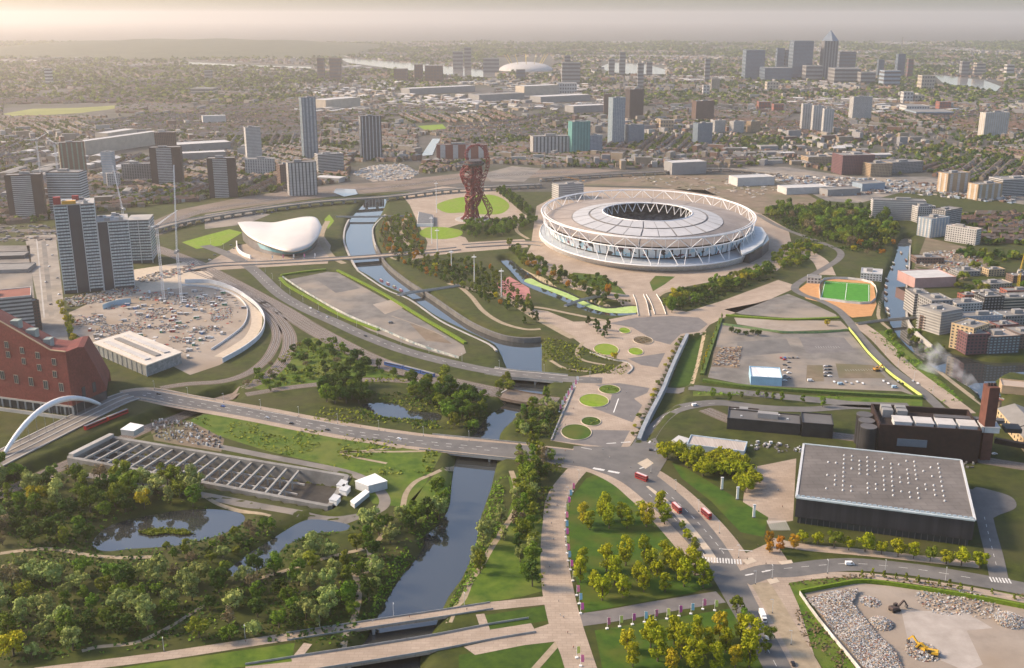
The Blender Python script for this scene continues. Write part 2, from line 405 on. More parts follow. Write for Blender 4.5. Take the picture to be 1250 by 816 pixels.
# ---- broad surfaces of the park
sheet('plaza_paving', [(672,538),(688,496),(700,470),(706,460),(740,455),(764,441),(730,433),(714,424),(700,413),(680,402),(655,388),(640,376),(668,380),(700,393),(735,392),(765,386),(790,375),(775,352),(792,352),(810,375),(838,381),(880,368),(950,342),(975,350),(935,368),(890,385),(866,397),(858,407),(838,410),(812,469),(784,522),(767,548),(720,546)], 0.06, M_pave)
sheet('plaza_asphalt', [(743,395),(777,388),(820,386),(853,388),(864,396),(853,405),(831,408),(818,421),(799,416),(772,400)], 0.10, M_asphP)
sheet('plaza_asphalt', [(766,438),(812,431),(803,449),(783,446)], 0.10, M_asphP)
sheet('plaza_asphalt', [(726,470),(756,468),(793,474),(790,480),(774,487),(784,495),(772,516),(745,506),(722,498),(745,489),(748,478)], 0.10, M_asphP)
sheet('plaza_asphalt', [(682,522),(723,525),(769,526),(757,548),(674,538),(690,512),(694,508)], 0.10, M_asphP)
sheet('stadium_concourse', [(648,300),(640,316),(662,334),(700,352),(748,366),(780,372),(800,362),(838,350),(900,338),(938,322),(968,304),(962,280),(930,262),(860,232),(700,228),(655,252)], 0.05, M_pave)
sheet('sloping_lawn', [(838,412),(857,407),(845,466),(818,467)], 0.05, M_dkgrass)
# orbit meadows
sheet('orbit_paving', [(490,238),(540,228),(563,229),(605,231),(640,262),(652,268),(620,272),(609,270),(560,274),(535,282),(568,290),(572,296),(640,292),(645,302),(568,308),(530,312),(500,318),(520,305),(522,296),(508,268),(500,250)], 0.06, M_pave)
sheet('round_lawn', [(532,252),(545,245),(570,240),(598,238),(614,243),(622,252),(612,261),(590,262),(566,260),(545,260)], 0.12, M_lawn, smooth_n=4)
sheet('round_lawn', [(512,285),(522,278),(545,278),(563,282),(562,288),(545,292),(522,291)], 0.12, M_lawn, smooth_n=4)
sheet('stadium_bank_lawn', [(693,338),(700,333),(735,336),(758,352),(764,360),(740,356),(712,348)], 0.10, M_grass)
sheet('stadium_bank_lawn', [(793,345),(800,337),(824,338),(812,347),(797,356)], 0.10, M_grass)
# car parks and waste ground
sheet('event_car_park', [(350,342),(400,332),(412,333),(484,373),(566,422),(569,431),(556,438),(500,422),(450,403),(400,374),(365,353)], 0.06, M_asphL)
sheet('coach_park', [(880,394),(955,408),(1036,405),(1060,434),(1086,460),(1118,484),(1100,478),(914,471),(864,461),(870,440)], 0.06, M_asphL)
sheet('coach_park', [(884,378),(925,370),(962,359),(985,368),(1020,384),(1024,390),(955,388),(905,384)], 0.06, M_asphL)
sheet('dirt_track', [(896,388),(955,391),(1026,392),(1036,402),(955,405),(900,396)], 0.05, M_dirt)
sheet('football_turf', [(1006,343),(1062,347),(1062,370),(1001,365)], 0.16, M_vivid)
sheet('sand_apron', [(974,354),(986,345),(1008,340),(1066,344),(1070,372),(1064,386),(1040,388),(1014,372),(984,365)], 0.09, M_sand)
sheet('building_site', [(84,382),(128,362),(190,352),(228,346),(285,350),(318,372),(320,400),(302,425),(268,446),(232,458),(196,440),(166,426),(110,418),(86,405)], 0.06, M_dirt)
sheet('boulevard', [(30,288),(68,286),(80,390),(84,420),(52,420),(50,390)], 0.05, mat('pale_street',(0.22,0.195,0.165),(0.31,0.28,0.24),0.08,0.9,6,c3=(0.16,0.15,0.135),scale3=0.03,amt3=0.7))
sheet('rubble_yard', [(980,724),(1050,712),(1150,722),(1260,744),(1260,840),(1062,840)], 0.06, M_dirt)
sheet('paved_square', [(912,572),(972,560),(968,636),(938,640),(905,628)], 0.07, M_pave)
sheet('tower_forecourt', [(160,330),(240,318),(262,338),(220,352),(140,362),(120,352)], 0.07, M_cobble)
sheet('swimming_hall_terrace', [(290,300),(330,292),(392,284),(404,300),(400,322),(330,326),(232,332),(262,316)], 0.07, M_pave)
sheet('brown_field', [(700,226),(760,214),(900,214),(968,226),(1000,246),(968,262),(930,262),(880,240),(800,228)], 0.05, M_brown)
sheet('wild_meadow', [(215,505),(300,508),(420,530),(540,552),(520,590),(500,620),(455,615),(430,575),(330,552),(240,524),(216,516)], 0.05, M_meadow)
sheet('tower_lawn', [(694,612),(716,584),(742,574),(780,590),(825,640),(870,716),(846,724),(715,748),(706,720),(694,660)], 0.10, M_grass)
sheet('tower_lawn', [(726,770),(900,742),(935,816),(950,840),(740,840)], 0.10, M_grass)
sheet('verge', [(820,565),(838,572),(905,612),(938,632),(932,656),(904,650),(868,612),(832,584)], 0.10, M_grass)
sheet('bank_meadow', [(1060,404),(1080,404),(1122,440),(1176,490),(1150,492),(1105,448)], 0.08, M_meadow)
sheet('hedge_bed', [(846,478),(1126,488),(1126,496),(1040,492),(920,482),(846,484)], 0.08, M_meadow)
sheet('river_lawn', [(600,590),(620,580),(626,610),(616,640),(592,668),(570,712),(552,740),(600,735),(640,728),(668,720),(664,640),(650,600),(640,575)], 0.05, M_meadow)
sheet('river_lawn', [(500,612),(540,570),(552,572),(546,610),(520,640),(498,640)], 0.05, M_meadow)
sheet('promenade_bed', [(588,752),(676,738),(680,756),(592,770)], 0.06, M_dkgrass)
sheet('promenade_bed', [(150,815),(360,785),(356,808),(150,830)], 0.06, M_meadow)
sheet('promenade_bed', [(560,800),(640,786),(690,784),(700,830),(560,840)], 0.06, M_dkgrass)
sheet('site_verge', [(962,712),(1050,700),(1260,728),(1260,742),(1150,720),(1050,710),(980,722),(1060,840),(1020,840),(975,770)], 0.07, M_meadow)
sheet('scrub_meadow', [(300,470),(370,415),(400,410),(470,455),(520,465),(440,460),(380,468),(330,480)], 0.05, M_meadow)
# ------------------------------------------------------------------ roads, pavements, paths, railways
A_px = [(120,492),(150,484),(178,481),(229,491),(310,505),(377,518),(445,530),(526,541),(610,549),(691,558),(738,566),(775,582),(802,602),(830,628),(862,664),(886,700),(905,735),(930,780),(952,822),(962,845)]
road_px('pavement', A_px[1:12], 33, 0.115, M_pave, flat=0.0)
road_px('pavement', A_px[9:16], [40,44,46,44,40], 0.125, M_pave, flat=0.0)
road_px('main_road', A_px, [15,16,19,19,19,21,23,27,30,28,20,16,14], 0.18, M_asph, flat=0.0)
ribbon('median_strip', pts([(790,594),(812,612),(838,640),(862,670),(874,688)]), [2,4.5,5,5,4], 0.23, M_cobble, flat=0.0)
sheet('junction', [(700,545),(766,546),(800,535),(815,560),(800,585),(775,592),(735,578),(700,566)], 0.20, M_asph)
road_px('bus_road', [(776,562),(783,546),(797,522),(818,503),(846,495),(880,492),(930,498),(985,500),(1040,497),(1100,500)], [17,16,15,14,14,12,10], 0.16, M_asph)
loop_px = [(250,300),(285,314),(310,330),(340,358),(372,377),(410,394),(445,410),(499,430),(566,447),(610,455),(650,459),(691,463),(735,465)]
road_px('loop_road', loop_px, 17, 0.16, M_asph, flat=0.0)
road_px('loop_road', [(812,471),(842,473),(890,478),(940,483),(1000,489),(1045,494),(1110,496)], 15, 0.16, M_asph)
road_px('canal_road', [(1175,520),(1160,508),(1146,497),(1122,475),(1082,445),(1049,410),(1036,392),(1022,378),(1001,367),(980,360),(970,352),(979,343),(1001,331),(1024,316),(1024,306),(1004,297),(974,286),(947,275),(925,262)], 10, 0.15, M_asph)
road_px('canal_promenade', [(1180,505),(1150,482),(1105,448),(1072,414),(1045,394)], 17, 0.10, M_pave)
road_px('canal_promenade', [(1010,336),(1000,318),(975,305),(960,312),(938,330)], 22, 0.09, M_pave)
road_px('east_road', [(905,708),(935,698),(962,697),(1010,691),(1055,690),(1130,698),(1207,711),(1265,722)], 16, 0.20, M_asph)
road_px('pavement', [(950,710),(1000,703),(1055,703),(1130,712),(1200,723),(1265,736)], 7, 0.12, M_pave)
road_px('pavement', [(940,660),(980,668),(1055,675),(1130,683),(1195,690)], 9, 0.12, M_pave)
road_px('side_road', [(1220,710),(1214,680),(1206,650),(1200,625),(1190,598)], 11, 0.17, M_asph)
sheet('turning_circle', [(1188,597),(1214,600),(1236,608),(1240,620),(1222,628),(1203,632)], 0.16, M_asph, smooth_n=4)
sheet('junction_square', [(868,690),(910,676),(945,660),(972,700),(960,706),(975,740),(1000,820),(1010,845),(965,845),(930,760),(905,720)], 0.13, M_pave)
road_px('tan_path', [(928,712),(945,740),(968,780),(992,822),(1000,845)], 12, 0.17, M_path)
road_px('flag_promenade', [(712,566),(694,586),(680,608),(676,640),(676,675),(681,720),(690,760),(704,800),(718,845)], [15,15,15,15,17,19,19,17,17], 0.13, M_pave)
road_px('tree_path', [(702,758),(745,752),(800,742),(880,729)], 13, 0.12, M_asphP)
sheet('promenade_square', [(566,790),(640,772),(688,756),(698,770),(692,782),(640,788),(580,800)], 0.11, M_pave)
road_px('cross_path', [(593,770),(586,750)], 5, 0.12, M_pave); road_px('cross_path', [(360,806),(376,786)], 5, 0.12, M_pave)
road_px('cross_path', [(652,818),(682,784)], 4, 0.12, M_path)
road_px('promenade_path', [(40,821),(200,801),(330,781),(360,777)], 8, .1, M_pave); road_px('promenade_path', [(592,741),(640,736),(678,732)], 9, .1, M_pave)
# winding gravel paths in the parkland
for ln, w in [([(624,575),(630,595),(630,620),(612,650),(598,672),(585,695),(575,708),(566,730),(556,742),(548,760)], 4),
              ([(0,676),(40,671),(70,671),(110,678),(150,681),(185,680)], 4),
              ([(240,600),(262,612),(300,622),(330,630)], 3),
              ([(430,690),(438,722),(434,750),(424,770),(418,790)], 3.6), ([(310,708),(345,698),(385,685),(420,676),(450,668),(466,655),(472,640)], 3.6), ([(450,668),(452,690),(446,700)], 3.2),
              ([(100,795),(120,790),(165,785),(195,772),(210,764)], 3.2), ([(210,764),(240,745),(260,732)], 2.6),
              ([(565,552),(553,566),(530,578),(508,588),(496,602),(492,618)], 4),
              ([(505,545),(440,551),(416,552),(432,558),(472,566)], 3), ([(416,552),(515,551),(518,546),(470,540)], 3),
              ([(498,262),(490,285),(505,305)], 6), ([(482,290),(476,312),(488,318)], 4), ([(470,262),(478,285)], 4),
              ([(700,413),(690,408),(672,398),(654,388),(632,374),(612,360),(590,356),(570,352),(548,346)], 9),
              ([(630,374),(660,376),(700,384),(740,392)], 6), ([(560,349),(575,362),(590,380),(612,394),(640,402),(660,402)], 6),
              ([(672,440),(685,448),(700,452),(722,454)], 4), ([(712,418),(704,430),(712,440),(740,446)], 4),
              ([(694,332),(704,340),(730,349),(764,360)], 4), ([(860,404),(852,440),(843,470)], 4),
              ([(632,322),(655,335),(690,352),(715,362),(745,370)], 5), ([(1144,452),(1180,480),(1210,502)], 5),
              ([(400,270),(392,290),(404,312),(420,322)], 9), ([(640,262),(630,280),(645,292)], 6),
              ([(1080,352),(1072,385),(1086,402)], 4), ([(905,340),(870,352),(838,366),(810,376)], 7), ([(824,352),(806,360),(798,370)], 5)]:
    road_px('footpath', ln, w, 0.08, M_path)

# railway
TRACKS = [([(196,474),(229,469),(270,466),(300,457),(322,442),(334,424),(338,408),(333,394),(322,382),(304,366),(282,352),(256,340),(230,330)], 2),
          ([(-30,606),(40,575),(110,545),(175,516),(220,500),(262,482),(312,468),(340,448),(352,428),(353,410),(344,394),(330,378),(300,358),(270,342)], 3),
          ([(240,322),(285,346),(340,376),(391,407),(461,442),(526,461),(596,477),(640,486),(680,491)], 5),
          ([(300,482),(350,474),(383,470),(439,464),(504,466),(560,474),(600,480)], 2),
          ([(-30,283),(60,282),(120,288),(180,300),(240,322)], 5), ([(-30,292),(60,291),(120,298)], 3), ([(150,294),(240,260),(320,246),(400,235),(480,228),(560,218),(640,213),(700,210)], 5), ([(170,296),(250,266),(330,250),(410,239),(480,232)], 2),
          ([(860,500),(900,516),(940,524),(1020,532),(1110,545),(1200,562),(1265,572)], 3)]
for px, n in TRACKS:
    L = pts(px)
    w = 4.2*n+2.5
    ribbon('railway', L, w, 0.06, M_ballast)
    for k in range(n):
        ribbon('railway_sleepers', L, 2.5, 0.12, M_sleep if 'M_sleep' in globals() else mat('sleepers', (0.06,0.05,0.045), (0.11,0.09,0.08), 0.8, 0.9), lat=(k-(n-1)/2)*4.2)
        for s in (-0.75, 0.75):
            ribbon('rail', L, 0.4, 0.2, mat('rail_steel', (0.34,0.31,0.28), (0.46,0.43,0.40), 0.5, 0.5, metallic=0.2), lat=(k-(n-1)/2)*4.2+s, step=8)

# painted road markings
def dashes(name, px, lat, on, gap, w=0.3, off=0.27, z=0.0):
    L = resample(smooth_line(pts(px), 6), 1.0); A = np.array(L); d = np.gradient(A, axis=0); d /= np.hypot(d[:,0], d[:,1])[:,None]
    n = np.stack([-d[:,1], d[:,0]], 1); mb = MB(); i = 0
    while i + on < len(A):
        a, b = A[i]+n[i]*lat, A[i+on]+n[i+on]*lat; na, nb_ = n[i]*w/2, n[i+on]*w/2
        mb.quad((*(a-na), z+off), (*(b-nb_), z+off), (*(b+nb_), z+off), (*(a+na), z+off)); i += on+gap
    o = mb.obj(name, M_wornwhite); o['kind'] = 'structure'
dashes('road_marking', A_px[2:9], 1.5, 5, 7, 0.5); dashes('road_marking', A_px[2:9], -4.0, 4, 6, 0.4)
dashes('road_marking', A_px[2:9], 8.6, 200, 1, 0.4)
dashes('road_marking', [(802,602),(830,628),(862,664),(880,690)], 6.5, 4, 5, 0.35); dashes('road_marking', [(802,602),(830,628),(862,664),(880,690)], -6.5, 4, 5, 0.35)
dashes('road_marking', loop_px[2:], 0.0, 5, 7, 0.4); dashes('road_marking', [(935,698),(1010,691),(1055,690),(1130,698),(1207,711)], 1.0, 5, 6, 0.35)
dashes('road_marking', [(1216,690),(1206,650),(1200,625)], 0.0, 4, 6, 0.3); dashes('road_marking', [(905,735),(930,780),(952,822)], 0.0, 5, 6, 0.3)
dashes('road_marking', [(797,522),(818,503),(846,495),(880,492)], 0.0, 5, 6, 0.35)
def zebra(c, ang, n, length, w=0.7, gap=0.9, off=0.30, name='crossing_stripe', mat_=None):
    cx, cy = G(*c); mb = MB(); ca, sa = math.cos(ang), math.sin(ang)
    for k in range(n):
        t = (k-(n-1)/2)*(w+gap)
        q = [(t-w/2, -length/2), (t+w/2, -length/2), (t+w/2, length/2), (t-w/2, length/2)]
        mb.quad(*[(cx+ca*x-sa*y, cy+sa*x+ca*y, off) for x, y in q])
    o = mb.obj(name, mat_ or M_wornwhite); o['kind'] = 'structure'
zebra((881,685), R(-8), 14, 6.5, 0.9, 0.9); zebra((1221,709), R(-10), 7, 6, 0.9, 0.9); zebra((950,642), R(0), 9, 14, 0.5, 1.0)
zebra((740,575), R(-25), 2, 3.0, 9, 3, 0.24, 'stop_line'); zebra((716,548), R(-25), 1, 0.8, 9, 2, 0.24, 'stop_line'); zebra((755,541), R(10), 2, 1.4, 8, 4, 0.24, 'stop_line')
zebra((898,672), R(-8), 2, 0.8, 9, 3, 0.3, 'stop_line'); zebra((925,700), R(20), 2, 1.2, 6, 6, 0.3, 'stop_line')
zebra((793,540), R(70), 1, 1.6, 5, 3, 0.24, 'stop_line'); zebra((786,571), R(35), 1, 1.4, 9, 3, 0.24, 'stop_line')
# light patches in the plaza floor
ribbon('plaza_line', pts([(755,487),(749,504)]), 0.8, 0.2, M_white, flat=0.0, sm=0)

# ------------------------------------------------------------------ bridges
M_bridge = mat('bridge_concrete', (0.30,0.295,0.28), (0.38,0.37,0.355), 0.1, 0.8)
M_para = mat('parapet_steel', (0.27,0.28,0.28), (0.36,0.37,0.37), 0.3, 0.5, metallic=0.3)
def bridge(name, label, px, width, thick=1.3, z=0.0, top=None, para=1.2, piers=(), road=True, pmat=None, sm=6, lift=0.05):
    L = pts(px, z); c = np.mean(np.array(L), 0)
    t = thing(name, label, 'bridge')
    if isinstance(width, (int, float)): pass
    d = ribbon('deck', L, width, lift, top or M_bridge, flat=z, kind=None, parent=t, thick=thick, sm=sm)
    LL = np.array(resample(smooth_line(L, sm) if sm else L, 6.0)); g = np.gradient(LL, axis=0); g /= np.hypot(g[:,0], g[:,1])[:,None]; n = np.stack([-g[:,1], g[:,0]], 1)
    if para:
        for s in (-1, 1):
            mb = MB(); q = LL + n*s*(width/2-0.15)
            for a, b in zip(q[:-1], q[1:]):
                mb.bar((a[0], a[1], z+lift+para/2), (b[0], b[1], z+lift+para/2), 0.25, para)
            mb.obj('parapet', pmat or M_para, t)
    for f in piers:
        i = int(f*(len(LL)-1)); p = LL[i]; mb = MB(); h = hg(*p)
        a = p - n[i]*width*0.42; b = p + n[i]*width*0.42
        mb.bar((a[0], a[1], (z-thick+h)/2-1), (b[0], b[1], (z-thick+h)/2-1), 1.6, abs(z-thick-h)+2)
        mb.obj('pier', M_conc, t)
    return t
bridge('road_bridge', 'wide grey concrete road bridge carrying the main road over the river', [(520,540),(560,544),(610,549),(640,552)], 33, 1.8, piers=(0.25,0.62))
bridge('road_bridge', 'grey concrete bridge carrying the loop road over the river to the plaza', [(598,453),(625,457),(650,459),(690,463)], 22, 1.5, piers=(0.2,0.75))
bridge('railway_bridge', 'low steel railway bridge over the river between two road bridges', [(596,477),(620,482),(640,486),(676,491)], 25, 1.4, z=-1.0, piers=(0.25,0.8), pmat=mat('rust_girder',(0.13,0.10,0.08),(0.18,0.14,0.11),0.4,0.8), top=M_ballast)
bridge('road_bridge', 'short concrete bridge lifting the main road across the railway cutting', [(176,481),(205,486),(229,491),(252,495)], 26, 1.5, pmat=M_bridge)
bridge('footbridge', 'long low parkland footbridge with steel railings and tan deck', [(350,778),(455,762),(530,751),(600,740)], 7.5, 1.2, piers=(0.35,0.75), para=.9, top=M_pave)
bridge('footbridge', 'broad tan promenade bridge deck with pale edges crossing the river', [(300,822),(388,808),(460,797),(533,785),(600,772),(650,764)], 15, 1.4, piers=(0.33,0.62), top=M_pave)
bridge('footbridge', 'wide pedestrian bridge from the swimming hall to the sculpture gardens', [(222,331),(262,324),(330,321),(400,317),(460,313),(520,308),(560,304)], 18, 1.6, z=0.4, piers=(0.3,0.58,0.74), top=M_pave)
bridge('footbridge', 'small grey footbridge by the moored boats over the river', [(486,361),(505,357),(535,353),(562,349)], 6, 0.8, z=0.3, piers=())
bridge('footbridge', 'slim upstream footbridge near the railway viaduct', [(410,265),(450,265),(500,264)], 7, 0.9, z=0.3, top=M_bridge)
bridge('footbridge', 'paved bridge from the gardens to the stadium island', [(566,301),(600,299),(640,297),(664,299)], 22, 1.5, z=0.4, piers=(0.45,0.7), top=M_pave)
bridge('footbridge', 'thin dark footbridge over the canal with one pier', [(1046,396),(1075,392),(1098,390),(1120,388)], 4.5, 0.9, z=0.6, piers=(0.4,), top=M_path)
bridge('footbridge', 'small curved grey footbridge over the green backwater', [(690,374),(712,366),(742,361),(768,362)], 4, 0.7, z=0.4)
for lab, line in (('stadium twin bridge with white domed end beside the round meadow', [(779,360),(783,370),(786,386)]), ('stadium twin bridge with white domed end beside the willow bank', [(795,360),(801,370),(806,384)])):
    t = bridge('footbridge', lab, line, 13, 1.2, z=0.5, top=M_pave, pmat=M_white)
# concrete channel walls along the upper river
def wall_line(name, label, px, h0, h1, thick, material, z=0.0, cat='wall', sm=4):
    L = np.array(resample(smooth_line(pts(px, z), sm), 5.0)); mb = MB()
    g = np.gradient(L, axis=0); g /= np.hypot(g[:,0], g[:,1])[:,None]; n = np.stack([-g[:,1], g[:,0]], 1)*thick/2
    V = []; F = []
    for i, p in enumerate(L):
        for s, zz in ((-1,h0),(-1,h1),(1,h1),(1,h0)): V.append((p[0]+n[i][0]*s, p[1]+n[i][1]*s, zz))
    for i in range(len(L)-1):
        for k in range(4): a = i*4+k; b = i*4+(k+1)%4; F.append((a, b, b+4, a+4))
    F += [(3,2,1,0), tuple((len(L)-1)*4+k for k in range(4))]
    o = link(name, np_mesh(name, V, F, material)); return setp(o, label, cat)
wall_line('river_wall', 'tall pale concrete river wall below the car park', [(437,331),(470,353),(500,366),(536,391),(566,406),(596,420),(606,428)], -6, 0.3, 2.5, M_conc)
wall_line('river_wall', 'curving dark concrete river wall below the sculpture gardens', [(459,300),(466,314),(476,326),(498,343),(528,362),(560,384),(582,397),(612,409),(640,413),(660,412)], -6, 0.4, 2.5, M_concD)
wall_line('river_wall', 'concrete river wall beside the swimming hall', [(437,331),(428,315),(420,295),(421,279),(426,268)], -6, 0.3, 2.5, M_conc)
wall_line('river_wall', 'concrete edge of the planted garden bank', [(470,262),(456,277),(456,291),(460,303)], -6, 0.3, 2.0, M_conc)
wall_line('retaining_wall', 'blue-grey retaining wall between the plaza and the sunken lawn', [(839,409),(826,436),(814,464),(811,472),(802,490),(794,505),(785,524),(780,537)], -6, 1.4, 3.5, mat('bluegrey_wall',(0.22,0.25,0.28),(0.29,0.32,0.35),0.1,0.7), sm=3)
wall_line('plaza_wall', 'pale low plaza wall beside the flags', [(673,538),(682,516),(692,494),(700,474)], -1, 1.2, 1.0, M_conc)
wall_line('terrace_wall', 'pale curved terrace wall above the garden slope', [(720,431),(744,439),(764,443),(772,450),(766,457)], -1, 1.2, 1.2, M_conc)
wall_line('canal_wall', 'stone canal wall under the apartment blocks', [(1111,300),(1110,327),(1107,346),(1107,367),(1108,388),(1116,402),(1138,422)], -6, 0.4, 1.5, M_conc)
# ------------------------------------------------------------------ stadium
M_steelW = mat('white_steel', (0.68,0.68,0.68), (0.76,0.76,0.76), 0.3, 0.45)
M_roofW = mat('white_roof_membrane', (0.40,0.405,0.41), (0.48,0.485,0.49), 0.06, 0.6, c3=(0.35,0.355,0.36), scale3=0.03, amt3=0.4)
M_roofB = mat('tan_roof_membrane', (0.25,0.215,0.19), (0.32,0.28,0.25), 0.05, 0.75, c3=(0.21,0.185,0.165), scale3=0.02, amt3=0.5)
M_seat = mat('dark_seating', (0.07,0.07,0.085), (0.22,0.23,0.25), 0.12, 0.8, 2)
M_glassD = mat('dark_glass', (0.03,0.037,0.045), (0.055,0.065,0.075), 0.05, 0.12, spec=0.6)
M_black = mat('black_cladding', (0.018,0.018,0.02), (0.03,0.03,0.033), 0.1, 0.55)
def wrap_material():
    m = bpy.data.materials.new('printed_wrap'); m.use_nodes = True; nt = m.node_tree; b = nt.nodes['Principled BSDF']; L = nt.links
    ge = nt.nodes.new('ShaderNodeNewGeometry'); v = nt.nodes.new('ShaderNodeTexVoronoi'); v.inputs['Scale'].default_value = 0.16
    L.new(ge.outputs['Position'], v.inputs['Vector'])
    r = nt.nodes.new('ShaderNodeValToRGB'); r.color_ramp.interpolation = 'CONSTANT'
    e = r.color_ramp.elements; e[0].position = 0; e[0].color = (0.72,0.76,0.80,1); e[1].position = 0.42; e[1].color = (0.40,0.62,0.75,1)
    for p, c in ((0.60,(0.75,0.78,0.8,1)),(0.76,(0.03,0.03,0.035,1)),(0.88,(0.20,0.06,0.08,1)),(0.93,(0.65,0.72,0.78,1))):
        q = e.new(p); q.color = c
    sp = nt.nodes.new('ShaderNodeSeparateColor'); L.new(v.outputs['Color'], sp.inputs['Color']); L.new(sp.outputs[0], r.inputs['Fac'])
    L.new(r.outputs['Color'], b.inputs['Base Color']); b.inputs['Roughness'].default_value = 0.6
    return m
M_wrap = wrap_material()
def ell_px(xl, xr, yn, yf, z):
    y0, y1 = G(790, yn, z)[1], G(790, yf, z)[1]; cy, ry = (y0+y1)/2, (y1-y0)/2
    fw = cy*CP+(CAM_H-z)*SP
    return ((xl+xr)/2-625)*fw/FOCAL, cy, (xr-xl)/2*fw/FOCAL, ry
def ept(E, a, z, k=1.0): return Vector((E[0]+math.cos(a)*E[2]*k, E[1]+math.sin(a)*E[3]*k, z))
E_top = ell_px(661,918,292,232,42); E_bot = ell_px(664,915,304.5,243,28)
E_wo = ell_px(698,881,289.5,246.5,41); E_gr = ell_px(720,862,279.5,247.8,44.5); E_in = ell_px(736,844,271,248.5,46)
E_wall = ell_px(668,911,318.5,256,9); E_pod = ell_px(659,922,326,252,9); E_podb = ell_px(658,924,331.5,254,0)
st = thing('stadium', 'oval white stadium with ring truss, pale roof and patterned outer wrap', 'stadium')
TAU = 2*math.pi
def ring_loft(rings, n, material, name, parent, a0=0.0, a1=TAU, smooth=True):
    closed = abs(a1-a0-TAU) < 1e-6; V = []; F = []
    m = n if closed else n+1
    for (E, z) in rings:
        for i in range(m): V.append(tuple(ept(E, a0+(a1-a0)*i/n, z)))
    for r in range(len(rings)-1):
        for i in range(n):
            j = (i+1) % m; F.append((r*m+i, r*m+j, (r+1)*m+j, (r+1)*m+i))
    return link(name, np_mesh(name, V, F, material, smooth=smooth), parent)
M_podium = mat('podium_floor', (0.36,0.40,0.44), (0.44,0.48,0.52), 0.05, 0.8)
ring_loft([(E_podb,0),(E_pod,9.0)], 96, mat('podium_panels', (0.50,0.50,0.50), (0.68,0.68,0.67), 0.35, 0.6, 2), 'podium_wall', st, smooth=False)
ring_loft([(E_pod,9.0),((E_wall[0],E_wall[1],E_wall[2]*.96,E_wall[3]*.96),9.4)], 96, M_podium, 'podium_terrace', st)
ring_loft([(tuple(E_pod),9.0),(tuple(E_pod),10.2),((E_pod[0],E_pod[1],E_pod[2]-.6,E_pod[3]-.6),10.2)], 96, M_steelW, 'podium_parapet', st)
sc_ = lambda E, k: (E[0], E[1], E[2]*k, E[3]*k)
ring_loft([(sc_(E_wall,.965),9),(sc_(E_bot,.955),30)], 96, M_black, 'facade_backing', st, smooth=False)
NP_ = 84
for i in range(NP_):
    a0, a1 = TAU*(i+.06)/NP_, TAU*(i+.94)/NP_
    mb = MB(); e0, e1 = sc_(E_wall,.978), sc_(E_bot,.965)
    mb.quad(ept(e0,a0,11.5), ept(e0,a1,11.5), ept(e1,a1,25.5), ept(e1,a0,25.5)); mb.obj('wrap_panel', M_wrap, st)
NB = 28
for z, E, nm in ((42,E_top,'upper_ring_chord'),(28,E_bot,'lower_ring_chord')):
    mb = MB(); mb.tube([ept(E, TAU*i/112, z) for i in range(113)], 0.95, 6, caps=False); mb.obj(nm, M_steelW, st)
mb = MB(); Et2 = sc_(E_top,.975); mb.tube([ept(Et2, TAU*i/112, 42.4) for i in range(113)], 0.6, 5, caps=False); mb.obj('upper_ring_chord', M_steelW, st)
for i in range(NB*2):
    a = TAU*i/(NB*2); b = TAU*(i+1)/(NB*2)
    mb = MB(); mb.bar(ept(E_top if i%2 else E_bot, a, 42 if i%2 else 28), ept(E_bot if i%2 else E_top, b, 28 if i%2 else 42), 0.95); mb.obj('truss_diagonal', M_steelW, st)
    mb = MB(); mb.bar(ept(E_bot, a, 28), ept(E_top, a, 42), 0.42); mb.obj('truss_post', M_steelW, st)
    f = ept(sc_(E_pod,.965) , TAU*(i//2+.5+ (0.12 if i%2==0 else -0.12))/NB, 9.4)
    mb = MB(); mb.bar(f, ept(E_bot, TAU*(i//2+(0.22 if i%2==0 else .78))/NB if False else TAU*(i//2+(0.85 if i%2==0 else 0.15))/NB, 28), 0.85); mb.obj('raking_column', M_steelW, st)
NS = 14
for i in range(NS):
    a0, a1 = TAU*(i+.012)/NS, TAU*(i+.988)/NS
    ring_loft([(sc_(E_bot,.985),30.5),(sc_(E_wo,1.0),40.6)], 8, M_roofB, 'outer_roof_panel', st, a0, a1)
    for k in range(2):
        c0, c1 = a0+(a1-a0)*(k/2+.01), a0+(a1-a0)*((k+1)/2-.01)
        ring_loft([(sc_(E_wo,.99),41.3),(sc_(E_gr,1.02),44.6)], 5, M_roofW, 'white_roof_panel', st, c0, c1)
        ring_loft([(sc_(E_gr,.985),45.1),(sc_(E_in,1.0),46.6)], 5, M_roofW, 'white_roof_panel', st, c0, c1)
ring_loft([(sc_(E_bot,.98),29.8),(sc_(E_wo,1.0),40.0),(sc_(E_gr,1.0),43.8),(sc_(E_in,1.0),45.6)], 96, mat('roof_gutter',(0.20,0.19,0.18),(0.27,0.26,0.25),0.2,0.8), 'roof_underlay', st)
mb = MB(); mb.tube([ept(E_in, TAU*i/96, 46.8) for i in range(97)], 0.9, 5, caps=False); mb.obj('inner_ring', M_steelW, st)
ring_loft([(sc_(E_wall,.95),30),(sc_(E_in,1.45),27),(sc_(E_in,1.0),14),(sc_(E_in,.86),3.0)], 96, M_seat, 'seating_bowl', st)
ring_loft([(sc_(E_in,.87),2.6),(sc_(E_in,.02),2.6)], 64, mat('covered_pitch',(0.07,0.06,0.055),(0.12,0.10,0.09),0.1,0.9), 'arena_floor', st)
for i in range(NS*2):
    a, b, c = TAU*(i-.42)/(NS*2), TAU*i/(NS*2), TAU*(i+.42)/(NS*2)
    mb = MB(); p = ept(sc_(E_in,.93), b, 34)
    mb.bar(ept(E_in,a,46), p, 0.9); mb.bar(ept(E_in,c,46), p, 0.9); mb.obj('light_truss', M_steelW, st)
pv_ = [(903,293),(912,280),(922,276),(931,279),(935,288),(931,298),(920,305),(907,310),(905,302)]
